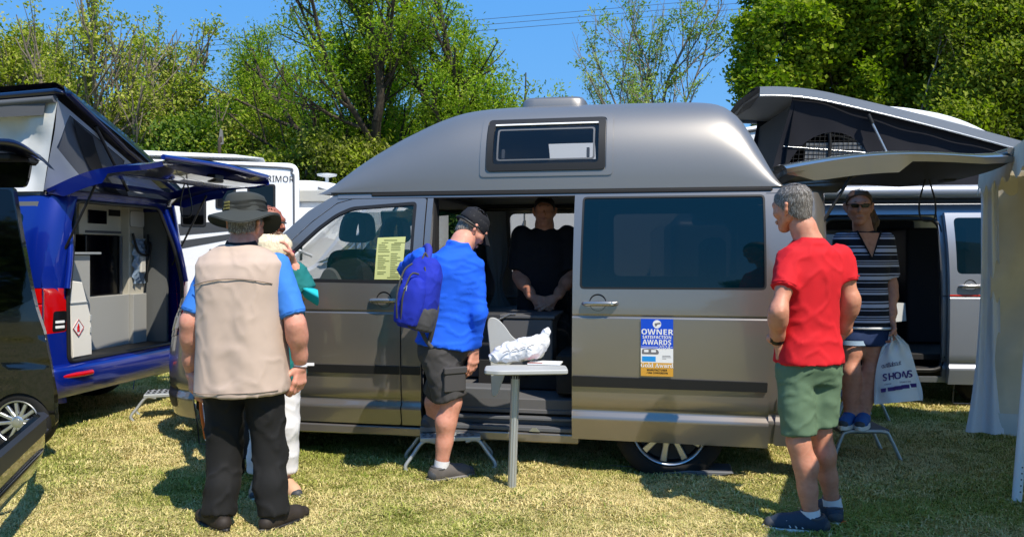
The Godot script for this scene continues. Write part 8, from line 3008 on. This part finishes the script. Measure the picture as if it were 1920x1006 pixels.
# ---------------------------------------------------------------- field
func field() -> void:
	var mb := MB.new()
	var rows := []
	var steps := [-400.0, -120.0, -40.0, -16.0, -8.0, -4.0, -2.0, 0.0, 2.0, 4.0, 8.0, 16.0, 40.0, 120.0, 400.0]
	for z in [400.0, 120.0, 40.0, 12.0, 4.0, 0.0, -3.0, -6.0, -9.0, -14.0, -25.0, -60.0, -150.0, -400.0]:
		var row := []
		for x in steps:
			row.append(Vector3(x, 0.0, z))
		rows.append(row)
	mb.grid(rows, Vector3.UP)
	structure("ground", mb, M.soil_grass)
	# tufts of mown grass near the viewer
	var patch := FastNoiseLite.new()
	patch.seed = 15
	patch.frequency = 0.55
	patch.fractal_octaves = 4
	var r := RandomNumberGenerator.new()
	r.seed = 8
	var kinds := []
	for v in 3:
		var g := MB.new()
		for k in 8:
			var a := r.randf() * TAU
			var lean := r.randf_range(0.3, 1.5)
			var h := r.randf_range(0.022, 0.046)
			var o := Vector3(r.randfn(0, 0.018), 0, r.randfn(0, 0.018))
			var d := Vector3(cos(a), 0, sin(a))
			var s := Vector3(-sin(a), 0, cos(a)) * r.randf_range(0.0016, 0.0028)
			var m := o + d * h * 0.35 * lean + Vector3.UP * h * 0.7
			var e := o + d * h * lean + Vector3.UP * h * (1.0 - 0.28 * lean)
			var nn := (Vector3.UP * 0.8 - d * 0.5).normalized()
			g.quad(o - s, o + s, m + s * 0.8, m - s * 0.8, nn, nn, nn, nn)
			g.tri(m - s * 0.8, m + s * 0.8, e, nn, nn, nn)
		kinds.append(g.mesh())
	var green := lin(0.25, 0.29, 0.05)
	var deep := lin(0.15, 0.21, 0.035)
	var straw := lin(0.68, 0.57, 0.27)
	var bufs := [PackedFloat32Array(), PackedFloat32Array(), PackedFloat32Array()]
	var n := 190000
	var fill := [0, 0, 0]
	for v in 3:
		bufs[v].resize((n / 3 + 1) * 16)
	for i in n:
		var d := 3.55 * pow(9.5 / 3.55, pow(r.randf(), 1.15))
		var x := r.randf_range(-0.74, 0.74) * d
		var pv := patch.get_noise_2d(x, d * 1.3) * 0.9 + r.randfn(0, 0.30) + 0.02
		var c := straw.lerp(green, clampf(0.40 - pv * 1.25, 0.0, 1.0))
		if r.randf() < 0.09:
			c = deep
		c = c.srgb_to_linear()
		var v := i % 3
		var tall := patch.get_noise_2d(x * 2.3 + 40.0, d * 2.3)
		var b := Basis(Vector3.UP, r.randf() * TAU) * (r.randf_range(0.6, 1.2) * clampf(1.0 + tall * 0.6, 0.6, 1.4))
		var at0: int = fill[v] * 16
		fill[v] += 1
		var q := [b.x.x, b.y.x, b.z.x, x, b.x.y, b.y.y, b.z.y, 0.0, b.x.z, b.y.z, b.z.z, -d, c.r, c.g, c.b, 1.0]
		for k in 16:
			bufs[v][at0 + k] = q[k]
	for v in 3:
		var mm := MultiMesh.new()
		mm.transform_format = MultiMesh.TRANSFORM_3D
		mm.use_colors = true
		mm.mesh = kinds[v]
		bufs[v].resize(fill[v] * 16)
		mm.instance_count = fill[v]
		mm.buffer = bufs[v]
		var o := MultiMeshInstance3D.new()
		o.multimesh = mm
		o.material_override = M.blade
		o.name = numbered("grass")
		add_child(o, true)
		o.set_meta("kind", "stuff")
		tag(o, ["short dry mown grass of the show field", "short green mown grass mixed into the show field", "short curled mown grass mixed into the show field"][v], "grass")

# ---------------------------------------------------------------- materials
func make_materials() -> void:
	M.taupe = mat(Color(0.575, 0.55, 0.525), 0.30, 0.72, 1.0)
	M.taupe_satin = mat(Color(0.56, 0.55, 0.54), 0.43, 0.72)
	M.blue_paint = mat(Color(0.01, 0.13, 0.53), 0.30, 0.25, 1.0)
	M.navy_paint = mat(Color(0.02, 0.045, 0.20), 0.30, 0.2, 1.0)
	M.silver_paint = mat(Color(0.60, 0.62, 0.66), 0.36, 0.6, 1.0)
	M.silver_satin = mat(Color(0.62, 0.64, 0.68), 0.42, 0.6)
	M.black_paint = mat(Color(0.03, 0.032, 0.035), 0.25, 0.0, 1.0)
	M.white_paint = mat(Color(0.90, 0.905, 0.91), 0.35, 0.0, 0.4)
	M.black_plastic = mat(Color(0.075, 0.075, 0.08), 0.55)
	M.black_gloss = mat(Color(0.03, 0.03, 0.035), 0.12)
	M.charcoal = mat(Color(0.10, 0.10, 0.11), 0.8)
	M.navy_dark = mat(Color(0.06, 0.07, 0.12), 0.7)
	M.grey_trim = mat(Color(0.36, 0.37, 0.39), 0.5)
	M.grey_floor = mat(Color(0.35, 0.35, 0.36), 0.7)
	M.tyre = mat(Color(0.055, 0.055, 0.058), 0.85)
	M.rim_dark = mat(Color(0.12, 0.12, 0.13), 0.4, 0.5)
	M.alloy = mat(Color(0.78, 0.79, 0.80), 0.28, 0.85)
	M.alloy_matt = mat(Color(0.72, 0.74, 0.75), 0.45, 0.55)
	M.alloy_dark = mat(Color(0.50, 0.51, 0.52), 0.45, 0.6)
	M.handle_silver = mat(Color(0.62, 0.61, 0.60), 0.25, 0.8, 0.6)
	M.glass_clear = glass(Color(0.25, 0.42, 0.40), 0.10)
	M.glass_teal = glass(Color(0.05, 0.22, 0.22), 0.30)
	M.glass_green = glass(Color(0.10, 0.46, 0.38), 0.55)
	M.glass_privacy = glass(Color(0.0, 0.085, 0.125), 0.985)
	M.glass_gate = glass(Color(0.05, 0.06, 0.06), 0.22)
	M.moulding_dark = mat(Color(0.17, 0.18, 0.19), 0.45)
	M.glass_smoke = glass(Color(0.05, 0.07, 0.09), 0.42)
	M.glass_black = mat(Color(0.012, 0.014, 0.016), 0.04)
	M.glass_lining = mat(Color(0.05, 0.055, 0.06), 0.1)
	M.lamp_smoke = mat(Color(0.08, 0.085, 0.09), 0.08, 0.0, 1.0)
	M.lamp_red = mat(Color(0.72, 0.02, 0.03), 0.12, 0.0, 1.0)
	M.line_red = mat(Color(0.85, 0.22, 0.15), 0.4)
	M.sticker_blue = mat(Color(0.02, 0.28, 0.78), 0.4)
	M.sticker_white = mat(Color(0.88, 0.89, 0.90), 0.45)
	M.sticker_gold = mat(Color(0.80, 0.60, 0.22), 0.4)
	M.sticker_cyan = mat(Color(0.12, 0.55, 0.85), 0.4)
	M.ink = mat(Color(0.10, 0.08, 0.06), 0.6)
	M.ink_grey = mat(Color(0.42, 0.42, 0.44), 0.6)
	M.ink_olive = mat(Color(0.42, 0.44, 0.22), 0.7)
	M.ink_plum = mat(Color(0.28, 0.20, 0.38), 0.6)
	M.ink_purple = mat(Color(0.22, 0.12, 0.45), 0.6)
	M.paper_yellow = mat(Color(0.75, 0.77, 0.50), 0.7)
	M.seat_cloth = mat(Color(0.08, 0.10, 0.13), 0.9)
	M.seat_grey = mat(Color(0.36, 0.37, 0.37), 0.9)
	M.curtain_grey = mat(Color(0.45, 0.45, 0.44), 0.9)
	M.cupboard_grey = mat(Color(0.33, 0.335, 0.35), 0.6)
	M.lining_grey = mat(Color(0.42, 0.43, 0.43), 0.85)
	M.cabinet_cream = mat(Color(0.78, 0.76, 0.70), 0.5)
	M.cabinet_white = mat(Color(0.87, 0.86, 0.83), 0.5)
	M.cabinet_grey = mat(Color(0.68, 0.68, 0.66), 0.5)
	M.pocket_blue = mat(Color(0.55, 0.63, 0.72), 0.3)
	M.canvas_pale = mat(Color(0.82, 0.83, 0.83), 0.85)
	M.canvas_grey_wall = mat(Color(0.60, 0.62, 0.64), 0.85)
	M.canvas_grey = mat(Color(0.32, 0.33, 0.35), 0.85)
	M.canvas_dark = mat(Color(0.06, 0.065, 0.075), 0.85)
	M.canvas_navy = mat(Color(0.055, 0.065, 0.11), 0.9)
	M.canvas_cream = mat(Color(0.84, 0.80, 0.72), 0.85)
	M.canvas_cream.backlight_enabled = true
	M.canvas_cream.backlight = Color(0.25, 0.24, 0.2)
	M.sheer_white = mat(Color(0.86, 0.87, 0.90), 0.6)
	M.sheer_white.backlight_enabled = true
	M.sheer_white.backlight = Color(0.4, 0.4, 0.42)
	M.mesh_grey = mat(Color(0.40, 0.41, 0.42), 0.9)
	M.stripe_grey = mat(Color(0.24, 0.25, 0.26), 0.5)
	M.table_grey = mat(Color(0.66, 0.67, 0.67), 0.5)
	M.foil = mat(Color(0.78, 0.82, 0.82), 0.3, 0.8)
	M.bag_white = mat(Color(0.88, 0.89, 0.91), 0.35)
	M.bag_white.backlight_enabled = true
	M.bag_white.backlight = Color(0.3, 0.3, 0.32)
	M.wire = mat(Color(0.20, 0.22, 0.27), 0.6)
	M.orange = mat(Color(0.90, 0.42, 0.12), 0.5)
	M.plum = mat(Color(0.45, 0.08, 0.25), 0.3)
	var mottle := noise_tex(0.012, 6, [Color(0.90, 0.90, 0.90), Color(1, 1, 1), Color(0.94, 0.94, 0.94)], 256, 4)
	var cl := {"cloth_black": Color(0.05, 0.052, 0.06), "cloth_blue": Color(0.22, 0.50, 0.86), "cloth_beige": Color(0.75, 0.67, 0.615), "cloth_beige_dark": Color(0.58, 0.51, 0.46), "cloth_navy": Color(0.05, 0.06, 0.10), "cloth_navy_dark": Color(0.055, 0.06, 0.10), "cloth_red": Color(0.80, 0.03, 0.11), "cloth_sage": Color(0.36, 0.46, 0.36), "cloth_sage_dark": Color(0.29, 0.37, 0.29), "cloth_charcoal": Color(0.25, 0.245, 0.25), "cloth_azure": Color(0.02, 0.36, 0.90), "denim": Color(0.10, 0.19, 0.36), "denim_pale": Color(0.62, 0.72, 0.82), "white_cloth": Color(0.88, 0.88, 0.90), "cloth_teal": Color(0.03, 0.44, 0.44), "cloth_turquoise": Color(0.08, 0.70, 0.76), "hat_grey": Color(0.20, 0.215, 0.205), "hat_dark": Color(0.13, 0.14, 0.13), "badge_olive": Color(0.42, 0.40, 0.20), "pack_blue": Color(0.05, 0.15, 0.66), "pack_grey": Color(0.26, 0.26, 0.27), "pack_strap": Color(0.16, 0.20, 0.62), "lace": Color(0.10, 0.10, 0.10)}
	for c in cl:
		M[c] = worn(mat(cl[c], 0.85), mottle, 1.1, null, 0.5, false)
	for c in ["canvas_cream", "canvas_pale", "canvas_grey_wall"]:
		worn(M[c], mottle, 0.7)
	var sk := noise_tex(0.02, 13, [Color(0.86, 0.80, 0.78), Color(1, 1, 1), Color(0.95, 0.88, 0.86)], 256, 4)
	var tones := {"skin_pink": Color(0.84, 0.60, 0.52), "skin_tan": Color(0.79, 0.555, 0.455), "skin_brown": Color(0.60, 0.36, 0.28)}
	for c in tones:
		var m := mat(tones[c], 0.55)
		worn(m, sk, 2.6, null, 0.5, false)
		m.subsurf_scatter_enabled = true
		m.subsurf_scatter_strength = 0.12
		M[c] = m
	M.eye_white = mat(Color(0.85, 0.84, 0.82), 0.2)
	M.iris = mat(Color(0.12, 0.10, 0.08), 0.15)
	M.brow = mat(Color(0.30, 0.25, 0.21), 0.9)
	M.lips = mat(Color(0.66, 0.38, 0.36), 0.5)
	M.hair_grey = worn(mat(Color(0.52, 0.50, 0.48), 0.75), noise_tex(0.12, 44, [Color(0.45, 0.43, 0.42), Color(1, 1, 1)], 256, 3), 5.0, null, 0.5, false)
	M.hair_light = mat(Color(0.66, 0.645, 0.63), 0.7)
	M.hair_brown = mat(Color(0.36, 0.26, 0.18), 0.6)
	M.hair_blond = mat(Color(0.88, 0.83, 0.72), 0.6)
	M.hair_dark = mat(Color(0.10, 0.08, 0.07), 0.6)
	M.shoe_brown = mat(Color(0.16, 0.13, 0.11), 0.7)
	M.shoe_navy = worn(mat(Color(0.16, 0.22, 0.29), 0.8), mottle, 6.0, null, 0.8, false)
	M.shoe_blue = worn(mat(Color(0.16, 0.36, 0.62), 0.8), mottle, 6.0, null, 0.8, false)
	M.shoe_grey = worn(mat(Color(0.36, 0.34, 0.33), 0.8), mottle, 6.0, null, 0.8, false)
	M.shoe_trim = mat(Color(0.24, 0.25, 0.27), 0.6)
	M.shoe_tan = mat(Color(0.78, 0.62, 0.50), 0.7)
	M.sole_white = mat(Color(0.86, 0.86, 0.85), 0.6)
	M.sole_grey = mat(Color(0.45, 0.44, 0.43), 0.7)
	# knitted stripes, printed by height on the cloth
	var im := Image.create(4, 128, false, Image.FORMAT_RGB8)
	im.fill(Color(0.74, 0.74, 0.82))
	for b in [[0, 30], [36, 7], [60, 10], [74, 24], [103, 6], [113, 5]]:
		im.fill_rect(Rect2i(0, b[0], 4, b[1]), Color(0.035, 0.04, 0.11))
	M.stripes = mat(Color.WHITE, 0.85)
	M.stripes.albedo_texture = ImageTexture.create_from_image(im)
	M.stripes.uv1_scale = Vector3(1, -5.2, 1)
	# bark, leaves, grass
	var bk := noise_tex(0.03, 17, [Color(0.5, 0.5, 0.5), Color(1, 1, 1)], 256, 4)
	M.bark = worn(mat(lin(0.11, 0.085, 0.06), 0.9), bk, 1.2)
	M.bark_pale = worn(mat(lin(0.34, 0.29, 0.23), 0.9), bk, 1.2)
	M.bark_light = worn(mat(lin(0.42, 0.37, 0.30), 0.9), bk, 1.2)
	for c in ["leaf_fresh", "leaf_olive", "leaf_dark", "leaf_sycamore", "blade"]:
		var m := mat(Color.WHITE, 0.55)
		m.vertex_color_use_as_albedo = true
		m.metallic_specular = 0.22
		m.backlight_enabled = true
		m.backlight = Color(0.85, 0.95, 0.36) if c != "leaf_dark" else Color(0.3, 0.35, 0.15)
		if c == "blade":
			m.backlight = Color(0.5, 0.48, 0.3)
		M[c] = m
	M.leaf_olive.roughness = 0.6
	M.blade.roughness = 0.7
	M.soil_grass = mat(Color.WHITE, 0.95)
	M.soil_grass.uv1_triplanar = true
	M.soil_grass.uv1_world_triplanar = true
	M.soil_grass.uv1_scale = Vector3.ONE * 0.16
	M.soil_grass.albedo_texture = noise_tex(0.011, 19, [lin(0.13, 0.16, 0.03), lin(0.22, 0.22, 0.06), lin(0.36, 0.31, 0.14), lin(0.28, 0.24, 0.11)], 1024, 7)
	M.soil_grass.normal_enabled = true
	M.soil_grass.normal_texture = noise_tex(0.2, 23, [], 512, 3, true, 8.0)

func _ready() -> void:
	var cam := Camera3D.new()
	cam.name = "camera"
	cam.projection = Camera3D.PROJECTION_FRUSTUM
	cam.near = 0.05
	cam.far = 2000.0
	cam.size = 2.0 * 0.05 * 503.0 / 1443.0
	cam.frustum_offset = Vector2(0.0, -0.05 * 31.0 / 1443.0)
	cam.position = Vector3(0, 1.45, 0)
	add_child(cam)
	cam.current = true
	var we := WorldEnvironment.new()
	we.name = "environment"
	var env := Environment.new()
	env.background_mode = Environment.BG_SKY
	var sm := ProceduralSkyMaterial.new()
	sm.sky_top_color = Color(0.30, 0.57, 0.86)
	sm.sky_horizon_color = Color(0.52, 0.735, 0.885)
	sm.sky_curve = 0.13
	sm.ground_bottom_color = Color(0.35, 0.36, 0.22)
	sm.ground_horizon_color = Color(0.55, 0.60, 0.55)
	sm.sun_angle_max = 20.0
	sm.sun_curve = 0.1
	var sky := Sky.new()
	sky.sky_material = sm
	env.sky = sky
	env.tonemap_mode = Environment.TONE_MAPPER_LINEAR
	env.tonemap_exposure = 1.3
	env.sdfgi_enabled = true
	env.ssao_enabled = true
	env.ssil_enabled = true
	we.environment = env
	add_child(we)
	var sun := DirectionalLight3D.new()
	sun.name = "sun"
	sun.light_energy = 1.55
	sun.light_color = Color(1.0, 0.96, 0.89)
	sun.light_angular_distance = 0.53
	sun.shadow_enabled = true
	add_child(sun)
	sun.look_at_from_position(Vector3.ZERO, Vector3(-0.33, -0.81, -0.48), Vector3.UP)

	make_materials()
	field()
	greenery()
	motorhomes()
	wires()
	silver_van()
	blue_van()
	gazebo()
	var van := main_van()
	small_tailgate(black_van())
	step_stool("checker plate step stool under the open door, beside the stooping person's shoe", Vector3(-0.42, 0, -5.19), 0.12, 0.40, 0.28, 0.235)
	step_stool("small checker plate step stool behind the taupe van's nose, below the blue bumper", Vector3(-3.02, 0, -6.75), 0.3, 0.36, 0.26, 0.23)
	flat_step("grey topped step stool under the blue shoes of the person in stripes", Vector3(2.43, 0, -5.42), 0.0)
	flat_step("low silver step stool at the foot of the open silver van", Vector3(2.95, 0, -6.65), 0.1)
	side_table()
	vest_man()
	blue_man()
	red_man()
	striped_woman()
	others()
